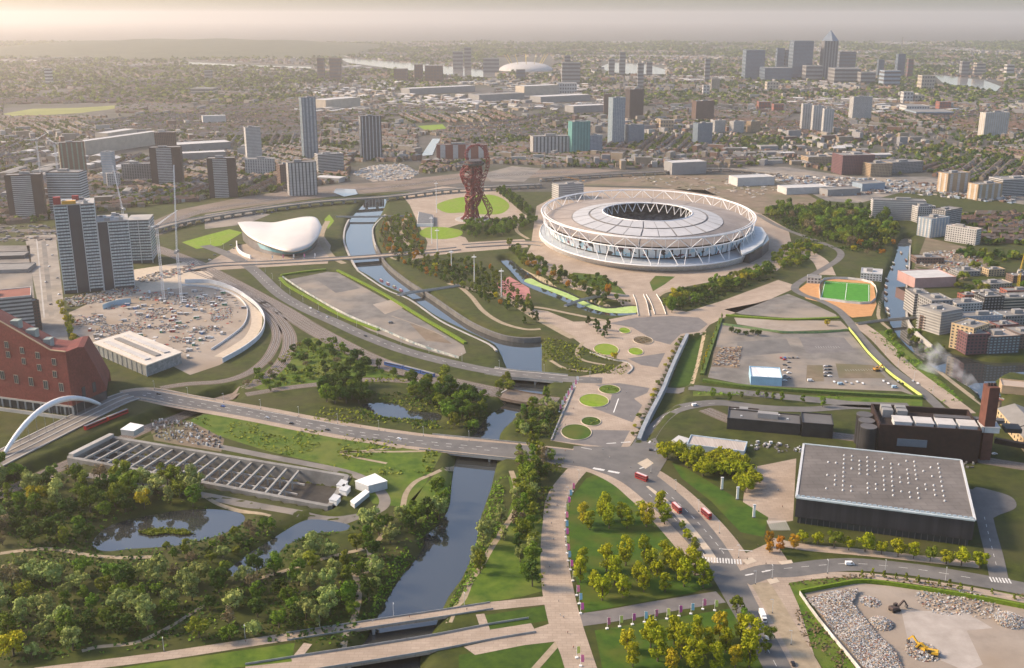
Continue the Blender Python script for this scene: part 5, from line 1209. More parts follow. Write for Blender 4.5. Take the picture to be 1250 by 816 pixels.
dome = MB(); dome.tube([(0,0,0),(0,0,.7),(0,0,1.1)], [.7,.62,.3], 10); dme = dome.mesh('rooflight', M_lgrey)
pat = [(.06,.72),(.06,.6),(.06,.47),(.1,.35),(.1,.62),(.16,.8),(.16,.7),(.16,.58),(.2,.5),(.2,.34),(.23,.84),(.23,.74),(.23,.66),(.23,.56),(.25,.3),(.3,.72),(.3,.62)]
rr_ = random.Random(11)
cols_ = [i/16 for i in range(1,16)]
for i, u in enumerate(cols_):
    for v in [.2,.28,.36,.44,.52,.6,.68,.76,.84]:
        if rr_.random() < (.95 if i % 3 == 2 else .5):
            uu, vv = .12+u*.78, v+.04*u; p = (rc[0]*(1-uu)+rc[1]*uu)*(1-vv)+(rc[3]*(1-uu)+rc[2]*uu)*vv
            link('rooflight', dme, cb, (p[0], p[1], HB+.5))
for i in range(28):
    u = (i+.5)/28; a = cc+(rc[0]-cc)*.97; b = cc+(rc[1]-cc)*.97; p = a*(1-u)+b*u; MB().box(p[0]-.2,p[0]+.2,p[1]-.5,p[1]-.05,0,4.95).obj('column', W_dgrey, cb)
# three tall white letters on the square, built as plain pylons; their heads aren't lamps
for (px, py) in ((881,598),(900,610),(920,632)):
    x, y = G(px, py); t = thing('letter_pylon', 'tall white letter built as a plain pylon on the paved square beside the lime grove', 'pylon', (x, y, 0), 0, 'white letter pylons on the square')
    MB().box(-.8,.8,-.5,.5,0,9).obj('mast', M_white, t); MB().box(-1.1,1.1,-.8,.8,0,.6).obj('foot', M_concD, t); MB().box(-1,1,-.7,.7,9,9.8).obj('lamp_head', M_lgrey, t)

# rust energy centre with chimney
ec = thing('energy_centre', 'rust brown energy centre with roof plant, drums and square chimney', 'building')
HE = HT(1120,562,522)
e0, e1 = np.array(G(1047,556)), np.array(G(1193,566)); ev = (e1-e0)/np.linalg.norm(e1-e0); en = np.array([-ev[1], ev[0]]); ew = np.linalg.norm(e1-e0); ed = 45.0
M_rust = mat('rusty_steel', (.020,.011,.010), (.036,.018,.014), .25, .85, 5); M_rustD = mat('dark_rust', (.018,.014,.013), (.032,.022,.02), .3, .8)
E = lambda u, v, z=0: (e0[0]+ev[0]*u+en[0]*v, e0[1]+ev[1]*u+en[1]*v, z)
def ebox(u0,u1,v0,v1,z0,z1,m,nm): return MB().prism([E(u0,v0)[:2],E(u1,v0)[:2],E(u1,v1)[:2],E(u0,v1)[:2]], z0, z1).obj(nm, m, ec)
ebox(14,ew,0,ed,0,HE-5,M_rust,'wall'); ebox(14.5,ew-.5,.5,ed-.5,HE-5,HE-4.4,M_rustD,'roof')
ebox(13.8,ew+.2,-.2,1.2,HE-5,HE-.2,M_rust,'parapet'); ebox(13.8,ew+.2,ed-1.2,ed+.2,HE-5,HE,M_rust,'parapet'); ebox(ew-1.2,ew+.2,1.2,ed-1.2,HE-5,HE-.1,M_rust,'parapet'); ebox(13.8,15.2,1.2,ed-1.2,HE-5,HE-.1,M_rust,'parapet')
for i in range(5): ebox(26+i*16,39+i*16,7,20,HE-4.4,HE-.2,M_lgrey,'cooling_unit')
for i in range(5): ebox(25.6+i*16,39.4+i*16,6.6,20.4,HE-.2,HE+.5,W_white,'unit_cover')
for i in range(4): ebox(20+(i%2)*11,28+(i%2)*11,27+(i//2)*8,33+(i//2)*8,HE-4.4,HE+2,W_grey,'flue_unit')
ebox(60,112,28,34,HE-4.4,HE-1.5,W_dgrey,'duct'); ebox(108,120,10,22,HE-4.4,HE-1,M_black,'duct'); ebox(28,50,-.6,-.05,HE*.38,HE*.6,W_steel,'vent_louvre')
for k, v in enumerate((3,15,27)):
    x, y, _ = E(6.5, v); MB().cyl(x, y, 0, HE-4+k*.4, 6.2, 24).obj('thermal_store', M_black, ec); MB().cyl(x, y, HE-4+k*.4, HE-3.4+k*.4, 6.3, 24).obj('store_lid', W_dgrey, ec)
c0_ = np.array(G(1196,562)); ch = HT(1203,562,474); cw = 8.0
chm = MB().box(0,cw,0,11,0,ch); o = chm.obj('chimney', mat('rust_chimney',(.085,.035,.026),(.13,.052,.038),.2,.85), ec); o.location = (c0_[0], c0_[1], 0)
for i in range(3): oo = MB().cyl(1.6+i*2.4, 5.5, ch, ch+2.2, .9, 10).obj('flue', M_rustD, o)
bx0 = np.array(G(1212,552)); MB().bar((bx0[0],bx0[1],10),(bx0[0]+48,bx0[1]-16,6),4,4).obj('conveyor', M_rustD, ec)
# long yellow brick works beside the chimney
yb = thing('brick_works', 'long yellow brick works with grey pitched roof beside the chimney', 'building')
y0_, y1_ = np.array(G(1216,512)), np.array(G(1262,566)); yv = (y1_-y0_)/np.linalg.norm(y1_-y0_); yn = np.array([-yv[1], yv[0]]); yw = np.linalg.norm(y1_-y0_)
P_ = lambda u, v: tuple(y0_+yv*u+yn*v)
MB().prism([P_(0,0),P_(yw,0),P_(yw,26),P_(0,26)], 0, 10).obj('wall', W_yel, yb)
rm = MB()
for (u0,u1) in ((0,yw*.48),(yw*.5,yw)):
    a,b,c_,d_ = P_(u0,-.5),P_(u1,-.5),P_(u1,26.5),P_(u0,26.5); r0,r1 = P_(u0,13),P_(u1,13)
    rm = MB(); rm.quad((*a,10),(*b,10),(*r1,15),(*r0,15)); rm.quad((*c_,10),(*d_,10),(*r0,15),(*r1,15)); rm.tri((*d_,10),(*a,10),(*r0,15)); rm.tri((*b,10),(*c_,10),(*r1,15)); rm.obj('roof', R_grey, yb)
for k in range(2):
    for i in range(13):
        p = y0_+yv*(yw*(i+.5)/13); MB().bar((*(p-yv*1.0-yn*.06),3+k*4),(*(p+yv*1.0-yn*.06),3+k*4),.3,2).obj('window', M_glassD, yb)
# dark sheds beside the tracks
block('low black industrial shed beside the bus road', (887,524), (976,532), 505, 22, M_black, 'none', roof=R_dark, name='shed', plant=True)
block('tall black windowless box beside the bus road', (978,533), (1016,536), 507, 24, M_black, 'none', roof=R_dark, name='shed', plant=False)
block('brown roofed flat box on the black shed yard', (888,514), (926,517), 500, 20, W_dkbrown, 'none', roof=R_dark, name='shed')
gb = block('grey ribbed roof shed with blue painted wall beside the lime grove', (838,549), (908,558), 538, 20, C('pale_blue_paint',.42,.52,.60), 'none', roof=mat('ribbed_roof',(.33,.29,.26),(.44,.40,.36),.4,.8,2,stretch=(3,.1,1)), name='shed', plant=False)
hut('white cabin at the end of the blue painted shed', [(820,544),(834,549),(842,542),(828,538)], 4, W_white, R_white)
block('white and blue marquee hall in the coach park', (916,470), (954,472), 447, 30, C('marquee_blue',.30,.50,.66), 'none', roof=mat('striped_marquee',(.55,.58,.60),(.74,.76,.77),.5,.7,1,stretch=(1,.02,1)), name='marquee', cat='marquee', plant=False, h=7.5)
block('unfinished white concrete frame beside the stadium', (682,244), (712,242), 223, 30, W_grey, 'balcony', band=W_white, floor=4, plant=True)
block('brown shed roofs beside the lower canal', (1222,480), (1262,484), 466, 20, W_tan, 'none', roof=R_tan, name='shed', plant=False)
block('small white lodge beside the pitch', (985,346), (1002,347), 337, 12, W_white, 'rows', name='lodge', cat='hut', plant=False)
# long white roofs to the north-west
for lab, p0, p1, yt, d, w, rf in [('long cream platform canopy behind the towers',(105,190),(196,176),166,30,W_cream,R_white),('white flat depot roof beside the canopy',(216,186),(282,182),173,60,W_grey,R_white),
     ('second white depot roof beside the first',(212,196),(276,193),185,40,W_grey,R_white),('angled white shed with folded roof',(132,174),(168,168),160,40,W_cream,R_white),('white school block among trees',(248,152),(276,151),141,30,W_white,R_white),
     ('pale retail shed by the river loop',(398,134),(440,130),120,70,W_cream,R_white),('long white warehouse beyond the river loop',(500,116),(580,112),106,70,W_grey,R_white),('white barrel roofed warehouse',(640,118),(682,116),104,70,W_cream,R_white),
     ('wide pale distribution shed',(660,126),(720,123),116,80,W_grey,R_white),('low silver distribution shed',(585,124),(640,121),114,80,W_grey,R_grey),('grey market hall roofs',(700,138),(740,136),128,60,W_grey,R_white),
     ('pale sheds beside the eastern railway',(900,228),(945,226),214,40,W_white,R_white),('white works roof by the eastern railway',(820,214),(862,212),196,40,W_grey,R_white),('low white depot by the gravel heap',(960,238),(1012,236),226,40,W_white,R_white),
     ('grey yard sheds below the red factory',(1010,240),(1050,238),229,30,W_grey,R_grey),('blue roofed works in the railway yard',(1052,234),(1080,232),222,30,W_blue,R_grey)]:
    block(lab, p0, p1, yt, d, w, 'none', roof=rf, name='warehouse', plant=False)
# far towers: docklands cluster and others
def pyramid(t, w, d, h): MB().tube([(w/2,d/2,h),(w/2,d/2,h+w*.75)], [w*.62,.3], 4).obj('pyramid_roof', W_steel, t)
def mast(t, w, d, h): MB().cyl(w/2, d/2, h, h+90, 1.5, 5).obj('mast', W_grey, t)
far_ = [('square steel tower crowned by a pyramid in the docklands',1003,1020,98,50,W_grey,'piers',pyramid),('broad glass tower beside the pyramid tower',966,990,98,50,W_steel,'bands',None),('flat topped glass tower at the edge of the docklands',909,932,98,61,W_steel,'bands',None),
 ('narrow dark tower with pale side behind the docklands podium',947,956,92,59,W_steel,'bands',None),('narrow dark twin tower behind the docklands podium',957,966,92,61,W_dgrey,'bands',None),('square dark tower past the pyramid tower',1023,1043,92,63,W_dgrey,'bands',None),
 ('low banded podium block under the docklands towers',933,966,100,82,W_steel,'bands',None),('stepped podium block between two glass towers',983,1003,100,80,W_grey,'bands',None),('pale podium block in front of the dark tower',1018,1050,102,83,W_grey,'bands',None),
 ('slim glass tower with tall mast',1094,1103,95,66,W_steel,'bands',mast),('short blue tower near the mast tower',1071,1078,94,73,W_steel,'bands',None),('russet tower under construction near the mast tower',1107,1113,96,73,W_purple,'bands',None),
 ('grey mid-rise slab in the docklands',1050,1068,103,88,W_grey,'bands',None),('pale mid-rise slab near the russet tower',1078,1098,106,86,W_blue,'bands',None),('white stepped flats by the river reach',1124,1140,110,92,W_cream,'rows',None),
 ('grey stepped tower group near the dome',686,708,104,76,W_grey,'bands',None),('thin tower near the dome',689,696,103,68,W_grey,'bands',None),('dark office near the dome',630,641,99,85,W_dgrey,'bands',None),('tall thin twin tower by the river',756,763,94,64,W_grey,'bands',None),('lower thin twin tower by the river',743,750,94,72,W_grey,'bands',None),
 ('slender dark tower near the thin twins',778,785,108,77,W_grey,'bands',None),('stub tower near the thin twins',789,796,94,76,W_grey,'bands',None),('dark flats on the river loop',481,497,101,84,W_brown,'rows',None),('brown tower on the river loop',506,516,99,79,W_brown,'rows',None),
 ('wide brown slab on the river loop',519,540,101,80,W_brown,'rows',None),('hazy tower beyond the river',567,575,85,58,W_grey,'bands',None),('hazy stepped tower beyond the river',553,565,86,63,W_grey,'bands',None),('hazy slab beyond the river',590,609,90,71,W_grey,'bands',None),
 ('dark tower in the east haze',388,396,98,71,W_brown,'bands',None),('dark broad tower in the east haze',403,416,100,71,W_brown,'bands',None),('lone pale tower in the sunlit haze',56,63,104,84,W_white,'bands',None),('pale tower far in the southern haze',1191,1202,93,77,W_cream,'bands',None),
 ('grey tower far in the southern haze',1173,1182,93,75,W_grey,'bands',None),('white tower far in the southern haze',1228,1237,93,79,W_white,'bands',None),('white low office with dark bays below the dome',680,704,115,101,W_white,'rows',None),('grey slab among eastern flats',936,950,112,100,W_cream,'rows',None),
 ('pale hospital slab in the suburbs',233,260,116,107,W_cream,'bands',None),('hazy square block in the northern haze',250,258,98,86,W_grey,'bands',None),('russet church-like block near the canal towers',1146,1160,136,124,W_red,'rows',None),('long white flats row in the suburbs',1106,1134,138,128,W_white,'rows',None),
 ('tall hazy tower near the river bend',860,866,100,72,W_grey,'bands',None),('blue long factory roof in the suburbs',1118,1164,142,134,W_blue,'bands',None),('white flats cluster in the suburbs',1102,1114,126,112,W_white,'rows',None),('cream flats near the white cluster',1116,1128,126,116,W_cream,'rows',None),
 ('red flats in the near suburbs',926,940,134,124,W_red,'rows',None),('brick flats in the near suburbs',944,956,138,127,W_red,'rows',None),('white flats near the teal tower',858,866,116,104,W_white,'rows',None),('tan flats beyond the viaduct',806,822,160,146,W_tan,'rows',None)]
for lab, x0, x1, yb, yt, w, s, top in far_:
    wm = (x1-x0)*MPP(x0, yb); block(lab, (x0,yb), (x1,yb), yt, max(18, wm*.9), w, s, name='far_tower' if yb-yt > 16 else 'far_block', band=(C('hazy_glass',.10,.13,.17,rough=.3) if w in (W_steel,W_dgrey) else W_dgrey), floor=max(3.4, 4.2*MPP(x0,yb)), bay=max(4,3*MPP(x0,yb)), plant=False, top=top, maxf=14)
# white dome with yellow masts by the river
dm = thing('white_dome', 'flat white tent dome with yellow masts beside the river', 'dome')
dx, dy = G(642,86); dr = 33*MPP(642,86); V = []; F = []
for i in range(9):
    a = math.pi/2*i/8; 
    for j in range(32): V.append((dx+dr*math.cos(a)*math.cos(TAU*j/32), dy+dr*math.cos(a)*math.sin(TAU*j/32), 50*math.sin(a)))
for i in range(8):
    for j in range(32): F.append((i*32+j, i*32+(j+1)%32, (i+1)*32+(j+1)%32, (i+1)*32+j))
link('tent_roof', np_mesh('tent_roof', V, F, W_white, smooth=True), dm)
for j in range(12):
    a = TAU*j/12; MB().tube([(dx+dr*.55*math.cos(a), dy+dr*.55*math.sin(a), 30), (dx+dr*.8*math.cos(a), dy+dr*.8*math.sin(a), 95)], 1.5, 4).obj('mast', C('mast_yellow',.6,.45,.12), dm)
# wide river far away
for nm, px in (('wide_river', [(415,72),(440,72),(500,77),(560,81),(606,90),(604,95),(570,94),(520,90),(470,83),(425,77)]), ('wide_river', [(733,82),(745,77),(790,79),(815,86),(812,91),(770,91),(742,88)]), ('wide_river', [(1140,92),(1165,94),(1200,98),(1222,106),(1216,112),(1180,108),(1150,101)]),
               ('far_reach', [(155,68),(205,69),(206,72),(160,72)]), ('far_reach', [(-20,64),(80,66),(80,68.5),(-20,67)]), ('tidal_creek', [(528,170),(538,170),(532,180),(528,190),(514,191),(520,182)]), ('far_reach', [(230,76),(300,80),(380,82),(380,84),(300,82.5),(230,79)]), ('dock_basin',[(407,236),(410,231),(434,232),(437,238),(420,241)])):
    tri_sheet(nm, pts(px), 0.0, M_wfar, flat=1.2, step=60)
# rounded hill on the horizon
V = []; F = []; hx, hy = G(225,62); 
for i in range(41):
    for j in range(11):
        x = hx+(i-20)*95; y = hy+(j-5)*420; e = max(0, 1-((i-20)/20)**2)**.6*max(0, 1-((j-5)/5)**2); V.append((x, y, -2+105*e*(1+.06*math.sin(i*.9))))
for i in range(40):
    for j in range(10): a = i*11+j; F.append((a, a+11, a+12, a+1))
setp(link('distant_hill', np_mesh('distant_hill', V, F, mat('hill_woods',(.05,.06,.03),(.08,.09,.045),.01,.95), smooth=True)), kind='structure')
# ------------------------------------------------------------------ the far city
cr = np.random.default_rng(99)
# open ground, fields, railway land
M_field = mat('pale_field', (.17,.19,.05), (.24,.25,.07), .01, .95)
for nm, px, m in [('playing_field',[(4,139),(40,133),(95,132),(140,129),(140,133),(100,138),(50,141),(8,142)],M_field),('playing_field',[(235,146),(300,142),(330,145),(290,150),(240,151)],M_field),('sports_ground',[(510,154),(540,152),(545,157),(520,160)],M_lawn),
                  ('railway_land',[(150,300),(240,262),(320,250),(400,240),(480,234),(560,224),(640,218),(700,214),(760,208),(700,206),(560,212),(470,222),(390,228),(300,240),(220,256),(140,290)],M_ballast),
                  ('storage_yard',[(430,212),(450,203),(490,200),(512,210),(500,220),(455,222)],M_dirt),('grey_lot',[(590,212),(625,203),(660,206),(640,222),(600,222)],M_asphL),('grey_lot',[(250,262),(290,256),(330,262),(300,274),(250,280)],M_asphL),
                  ('railway_land',[(900,205),(960,222),(1010,246),(1050,248),(1120,230),(1250,250),(1250,236),(1130,216),(1040,216),(960,204)],M_asphL), ('wasteland',[(1130,290),(1180,302),(1220,330),(1170,342),(1115,330)],M_brown), ('grass_bank',[(222,296),(250,288),(280,280),(296,284),(270,300),(240,304)],M_lawn),('grass_bank',[(396,268),(402,262),(408,270),(400,280)],M_lawn),
                  ('station_yard',[(-20,300),(36,300),(40,345),(48,420),(-20,400)],M_asphL), ('allotment_strip',[(90,412),(160,422),(200,430),(180,434),(110,424)],M_meadow)]:
    tri_sheet(nm, pts(px), .05 if nm != 'grey_lot' else .08, m)
def viaduct(label, px, w, z, th, m):
    t = bridge('railway_viaduct', label, px, w, th, z=z, top=m, para=1.0)
    L = np.array(resample(smooth_line(pts(px, z), 6), 28.0))
    for p in L: MB().box(p[0]-2, p[0]+2, p[1]-5, p[1]+5, -.5, z-th+.1).obj('pier', M_conc, t)
    return t
viaduct('long pale road viaduct sweeping behind the swimming hall', [(186,280),(236,268),(310,256),(392,246),(473,240),(540,232),(600,228),(660,225)], 16, 7, 1.6, M_asphL)
viaduct('thin railway viaduct running behind the stadium', [(660,218),(720,214),(800,210),(880,206),(950,212)], 14, 6, 1.6, M_ballast)
# who may build where: rows of the photograph that are city
city_px = np.array([(-400,276),(20,274),(60,270),(110,262),(180,252),(300,240),(420,226),(560,210),(700,208),(800,206),(900,206),(960,206),(1040,214),(1130,214),(1250,234),(1300,236),(1300,262),(1200,262),(1150,268),(1140,282),(1160,300),(1180,326),(1240,348),(1300,352),(1500,352),(1500,36),(-400,36)], float)
def to_px(X, Y, Z=0.0):
    fw = Y*CP+(CAM_H-Z)*SP; up = Y*SP-(CAM_H-Z)*CP
    return 625+FOCAL*X/fw, 408-FOCAL*up/fw
no_px = [np.array(q, float) for q in [[(415,70),(606,86),(606,98),(420,80)],[(733,74),(815,80),(815,94),(733,91)],[(1138,90),(1226,100),(1222,114),(1140,104)],[(2,128),(142,126),(142,143),(2,144)],[(426,198),(514,198),(514,224),(426,224)],[(586,200),(662,202),(644,224),(586,224)],
         [(508,166),(540,166),(534,194),(510,194)],[(508,150),(547,150),(547,162),(508,162)],[(140,304),(240,262),(400,240),(560,224),(760,208),(700,204),(560,208),(390,226),(220,254)],[(150,64),(210,66),(210,74),(150,74)],[(-40,62),(84,64),(84,70),(-40,70)],[(606,70),(676,70),(676,90),(606,90)],
         [(900,204),(1010,246),(1050,248),(1120,230),(1260,252),(1260,238),(1130,216),(1040,214),(960,200)],[(228,74),(384,80),(384,86),(228,80)]]]
FC = np.array([f[0] for f in FOOT]); FR = np.array([f[1] for f in FOOT])
def allowed(X, Y, extra=0.0):
    u, v = to_px(X, Y); k = inside(u, v, city_px) & (u > -60) & (u < 1310)
    for q in no_px: k &= ~inside(u, v, q)
    if len(FC):
        for c, r in zip(FC, FR): k &= (X-c[0])**2+(Y-c[1])**2 > (r+extra)**2
    return k
Hs = []      # x, y, rot, w, d, h, roofh, wall, roof
Ts = []      # x, y, r, kind
# districts
cells = []
yy = 1650.0
while yy < 13500:
    sz = 230+yy*.03; hw = yy*.52+260; n = int(2*hw/sz)+1
    for i in range(n): cells.append((-hw+(i+cr.uniform(.2,.8))*sz, yy+cr.uniform(0,.5)*sz, sz))
    yy += sz
for cx_, cy_, sz in cells:
    rot = cr.uniform(0, math.pi); ca, sa = math.cos(rot), math.sin(rot); kind = cr.choice(['terrace','estate','industry','green','mixed'], p=[.40,.24,.10,.08,.18])
    u, v = to_px(cx_, cy_)
    if 420 < u < 760 and 98 < v < 142: kind = cr.choice(['industry','industry','mixed','green'])
    if u < 420 and 90 < v < 165: kind = cr.choice(['terrace','green','terrace','mixed'])
    if 1060 < u < 1260 and 138 < v < 180: kind = cr.choice(['terrace','green','estate'])
    half = sz*.56; far_ = cy_ > 4200
    if kind in ('terrace','mixed'):
        row = -half; 
        while row < half:
            x = -half
            L = cr.uniform(40, 90); gap = cr.uniform(8, 16)
            wall = cr.integers(0, 4); roof = cr.integers(0, 3)
            while x < half:
                for s in (-1, 1):
                    hw_ = (6.2 if not far_ else 13.0); xx = x
                    while xx < min(x+L, half):
                        if cr.random() > .04: Hs.append((cx_+ca*xx-sa*(row+s*11), cy_+sa*xx+ca*(row+s*11), rot, hw_*.98, 9.0, cr.uniform(5.6,7.2), cr.uniform(2,3.2), wall if cr.random() < .8 else cr.integers(0,5), roof if cr.random() < .8 else cr.integers(0,4)))
                        xx += hw_
                for q in range(int(L/(9 if not far_ else 14))):
                    for s in (-1, 1):
                        if cr.random() < .95: a = x+cr.uniform(0, L); b = row+s*cr.uniform(19, 24); Ts.append((cx_+ca*a-sa*b, cy_+sa*a+ca*b, cr.uniform(3.6,6.8)*(1 if not far_ else 1.5)))
                x += L+gap; L = cr.uniform(40, 90)
            row += cr.uniform(50, 58) if not far_ else cr.uniform(60, 72)
    if kind in ('estate','mixed'):
        for q in range(int(15*(sz/230)**2) if kind == 'estate' else 6):
            a, b = cr.uniform(-half, half, 2); r2 = rot+cr.choice([0, math.pi/2]); w = cr.uniform(16, 44); d = cr.uniform(10, 14)
            Hs.append((cx_+ca*a-sa*b, cy_+sa*a+ca*b, r2, w, d, cr.choice([9.5,12.5,12.5,15.5,19]), .4, cr.integers(1,6), cr.integers(4,6)))
        for q in range(int(46*(sz/230)**2)):
            a, b = cr.uniform(-half, half, 2); Ts.append((cx_+ca*a-sa*b, cy_+sa*a+ca*b, cr.uniform(4,7.5)))
    if kind in ('estate','green','industry'):
        for q in range(int((70 if kind == 'estate' else 34)*(sz/230)**2)):
            a, b = cr.uniform(-half, half, 2); Hs.append((cx_+ca*a-sa*b, cy_+sa*a+ca*b, rot+cr.choice([0,math.pi/2]), cr.uniform(7,13), cr.uniform(7,10), cr.uniform(5,8), cr.uniform(1.6,3), cr.integers(0,6), cr.integers(0,6)))
    if kind == 'industry':
        for q in range(int(14*(sz/230)**2)):
            a, b = cr.uniform(-half, half, 2); w = cr.uniform(18, 62); d = cr.uniform(14, 34)
            Hs.append((cx_+ca*a-sa*b, cy_+sa*a+ca*b, rot, w, d, cr.uniform(6,10), cr.uniform(1,2.6), cr.integers(3,6), cr.choice([5,6,6,4])))
        for q in range(26): a, b = cr.uniform(-half, half, 2); Ts.append((cx_+ca*a-sa*b, cy_+sa*a+ca*b, cr.uniform(3,5.5)))
    if kind == 'green':
        for q in range(int(150*(sz/230)**2)):
            a, b = cr.normal(0, half*.5, 2); Ts.append((cx_+ca*a-sa*b, cy_+sa*a+ca*b, cr.uniform(4,8)))
# tree belts that the photograph shows
for (u0, v0, u1, v1, n, w) in [(910,182,1015,170,150,30),(1060,150,1240,160,260,60),(1100,215,1190,230,90,20),(280,172,370,178,110,40),(0,170,80,186,90,40),(400,180,520,178,120,40),(620,160,700,150,90,50),(60,118,360,124,330,140),(330,152,470,150,150,60),(440,120,560,132,160,80),(960,246,1064,252,70,14),(100,246,340,238,140,16),(330,250,420,246,40,8),(1150,310,1250,316,50,14),(1140,200,1250,192,120,40),(560,250,640,226,40,10),(700,206,800,200,60,10),(800,220,960,214,70,10)]:
    A, B = np.array(G(u0, v0)), np.array(G(u1, v1))
    for q in range(n): p = A+(B-A)*cr.random()+cr.normal(0, w, 2)*[.3,1]; Ts.append((p[0], p[1], cr.uniform(4,7.5)))
Hs = np.array(Hs, float); Hs = Hs[allowed(Hs[:,0], Hs[:,1], 6)]
Ts = np.array(Ts, float); Ts = Ts[allowed(Ts[:,0], Ts[:,1], -2)]
# farther out the single houses merge into longer roofs
pk = np.interp(Hs[:,1], [2800,4200,6500,13500], [1,.75,.4,.22]); kf = (cr.random(len(Hs)) < pk) | (Hs[:,3] > 20); Hs = Hs[kf]; Hs[:,3] *= np.where(Hs[:,3] < 20, np.interp(Hs[:,1], [2800,4200,6500,13500], [1,1.5,2.0,2.4]), 1)
pk = np.interp(Ts[:,1], [1800,2800,4200,6500,13500], [.8,.6,.32,.15,.07]); kf = cr.random(len(Ts)) < pk; Ts = Ts[kf]; Ts[:,2] *= np.interp(Ts[:,1], [2800,4200,6500,13500], [1,1.15,1.5,2.1])
# drop the big sheds that stand in one another
big = np.argsort(-Hs[:,3]*Hs[:,4]); keep = np.ones(len(Hs), bool); acc = []
grid = {}
for i in big:
    x, y, r = Hs[i,0], Hs[i,1], max(Hs[i,3], Hs[i,4])*.5
    if Hs[i,3] < 20:
        k = (int(x//60), int(y//60)); hit = any((x-a)**2+(y-b)**2 < (c+3)**2 for dx_ in (-1,0,1) for dy_ in (-1,0,1) for a, b, c in grid.get((k[0]+dx_, k[1]+dy_), ()))
        keep[i] = not hit; continue
    k = (int(x//60), int(y//60)); hit = any((x-a)**2+(y-b)**2 < (r+c)**2*.55 for dx_ in (-2,-1,0,1,2) for dy_ in (-2,-1,0,1,2) for a, b, c in grid.get((k[0]+dx_, k[1]+dy_), ()))
    if hit: keep[i] = False
    else: grid.setdefault(k, []).append((x, y, r))
Hs = Hs[keep]
M_hw = [C('house_brick_brown',0.178,0.126,0.089), C('house_brick_red',0.170,0.104,0.078), C('house_cream',0.266,0.237,0.200), C('house_stock_brick',0.266,0.215,0.155), C('house_white',0.340,0.333,0.318), C('house_grey',0.244,0.244,0.252)]
M_hr = [C('slate_brown_roof',0.111,0.092,0.081), C('red_brown_roof',0.126,0.081,0.063), C('slate_grey_roof',0.126,0.126,0.130), C('warm_tile_roof',0.163,0.107,0.081), R_grey, C('pale_felt_roof',0.244,0.237,0.222), R_white]
T8 = np.array([(-.5,-.5,0),(.5,-.5,0),(.5,.5,0),(-.5,.5,0),(-.5,-.5,1),(.5,-.5,1),(.5,.5,1),(-.5,.5,1),(-.5,0,2),(.5,0,2)])
TF = np.array([(0,1,5),(0,5,4),(1,2,6),(1,6,5),(2,3,7),(2,7,6),(3,0,4),(3,4,7),(5,6,9),(7,4,8),(4,5,9),(4,9,8),(6,7,8),(6,8,9)]); TM = np.array([0]*10+[1]*4)
order = np.argsort(Hs[:,1]-Hs[:,3]*4); NEAR = 300
def house_obj(r):
    x, y, rot, w, d, h, rh, wl, rf = r; wl, rf = int(wl), int(rf)
    u_, v_ = to_px(x, y)
    kindn = ('warehouse','low industrial shed',) if rf == 6 else (('flat_block','flat roofed block of flats') if rh < 1 else ('terraced_house','terraced house with pitched roof'))
    wn_ = ['brown brick','red brick','cream','yellow brick','white','grey'][wl]; side = 'west of the river' if u_ < 450 else ('beyond the viaduct' if u_ < 900 else 'beyond the canal')
    t = thing(kindn[0] if kindn[0] != 'warehouse' else 'industrial_shed', f'{wn_} {kindn[1]} {side}', 'house' if kindn[0] == 'terraced_house' else 'building', (x, y, 0), rot, f'{kindn[1]}s {side}')
    V = T8*[w, d, 1]; V[4:8,2] = h; V[8:,2] = h+rh
    link('wall', np_mesh('wall', V[:8+2], TF[:10], M_hw[wl]), t)
    e = .35; V2 = np.array([(-w/2-e,-d/2-e,h-.1),(w/2+e,-d/2-e,h-.1),(w/2+e,d/2+e,h-.1),(-w/2-e,d/2+e,h-.1),(-w/2-e,0,h+rh+.1),(w/2+e,0,h+rh+.1)])
    link('roof', np_mesh('roof', V2, [(0,1,5,4),(2,3,4,5),(0,4,3),(1,2,5)], M_hr[rf]), t)
    if rh < 1:
        me = winrow(w, d, 1.4, 3.6, .5).mesh('window_row', M_glassD)
        for k in range(int(h//3)): o = link('window_row', me, t, (-w/2, -d/2, .9+3*k)); o['kind'] = 'stuff'
    elif rf != 6:
        MB().box(w*.3, w*.3+.7, -.4, .4, h+rh-.8, h+rh+1.3).obj('chimney', M_hw[wl], t)
for i in order[:NEAR]: house_obj(Hs[i])
rest = Hs[order[NEAR:]]
n = len(rest); ca, sa = np.cos(rest[:,2]), np.sin(rest[:,2])
LX = T8[None,:,0]*rest[:,3,None]; LY = T8[None,:,1]*rest[:,4,None]
Zz = np.zeros((n,10)); Zz[:,4:8] = rest[:,5,None]; Zz[:,8:] = (rest[:,5]+rest[:,6])[:,None]
V = np.stack([rest[:,0,None]+ca[:,None]*LX-sa[:,None]*LY, rest[:,1,None]+sa[:,None]*LX+ca[:,None]*LY, Zz], 2).reshape(-1,3)
F = (TF[None]+(np.arange(n)*10)[:,None,None]).reshape(-1,3)
mi = np.where(TM[None]==0, rest[:,7,None].astype(int), rest[:,8,None].astype(int)+6).reshape(-1)
o = link('distant_housing', np_mesh('distant_housing', V, F, M_hw+M_hr, mi)); o['kind'] = 'stuff'
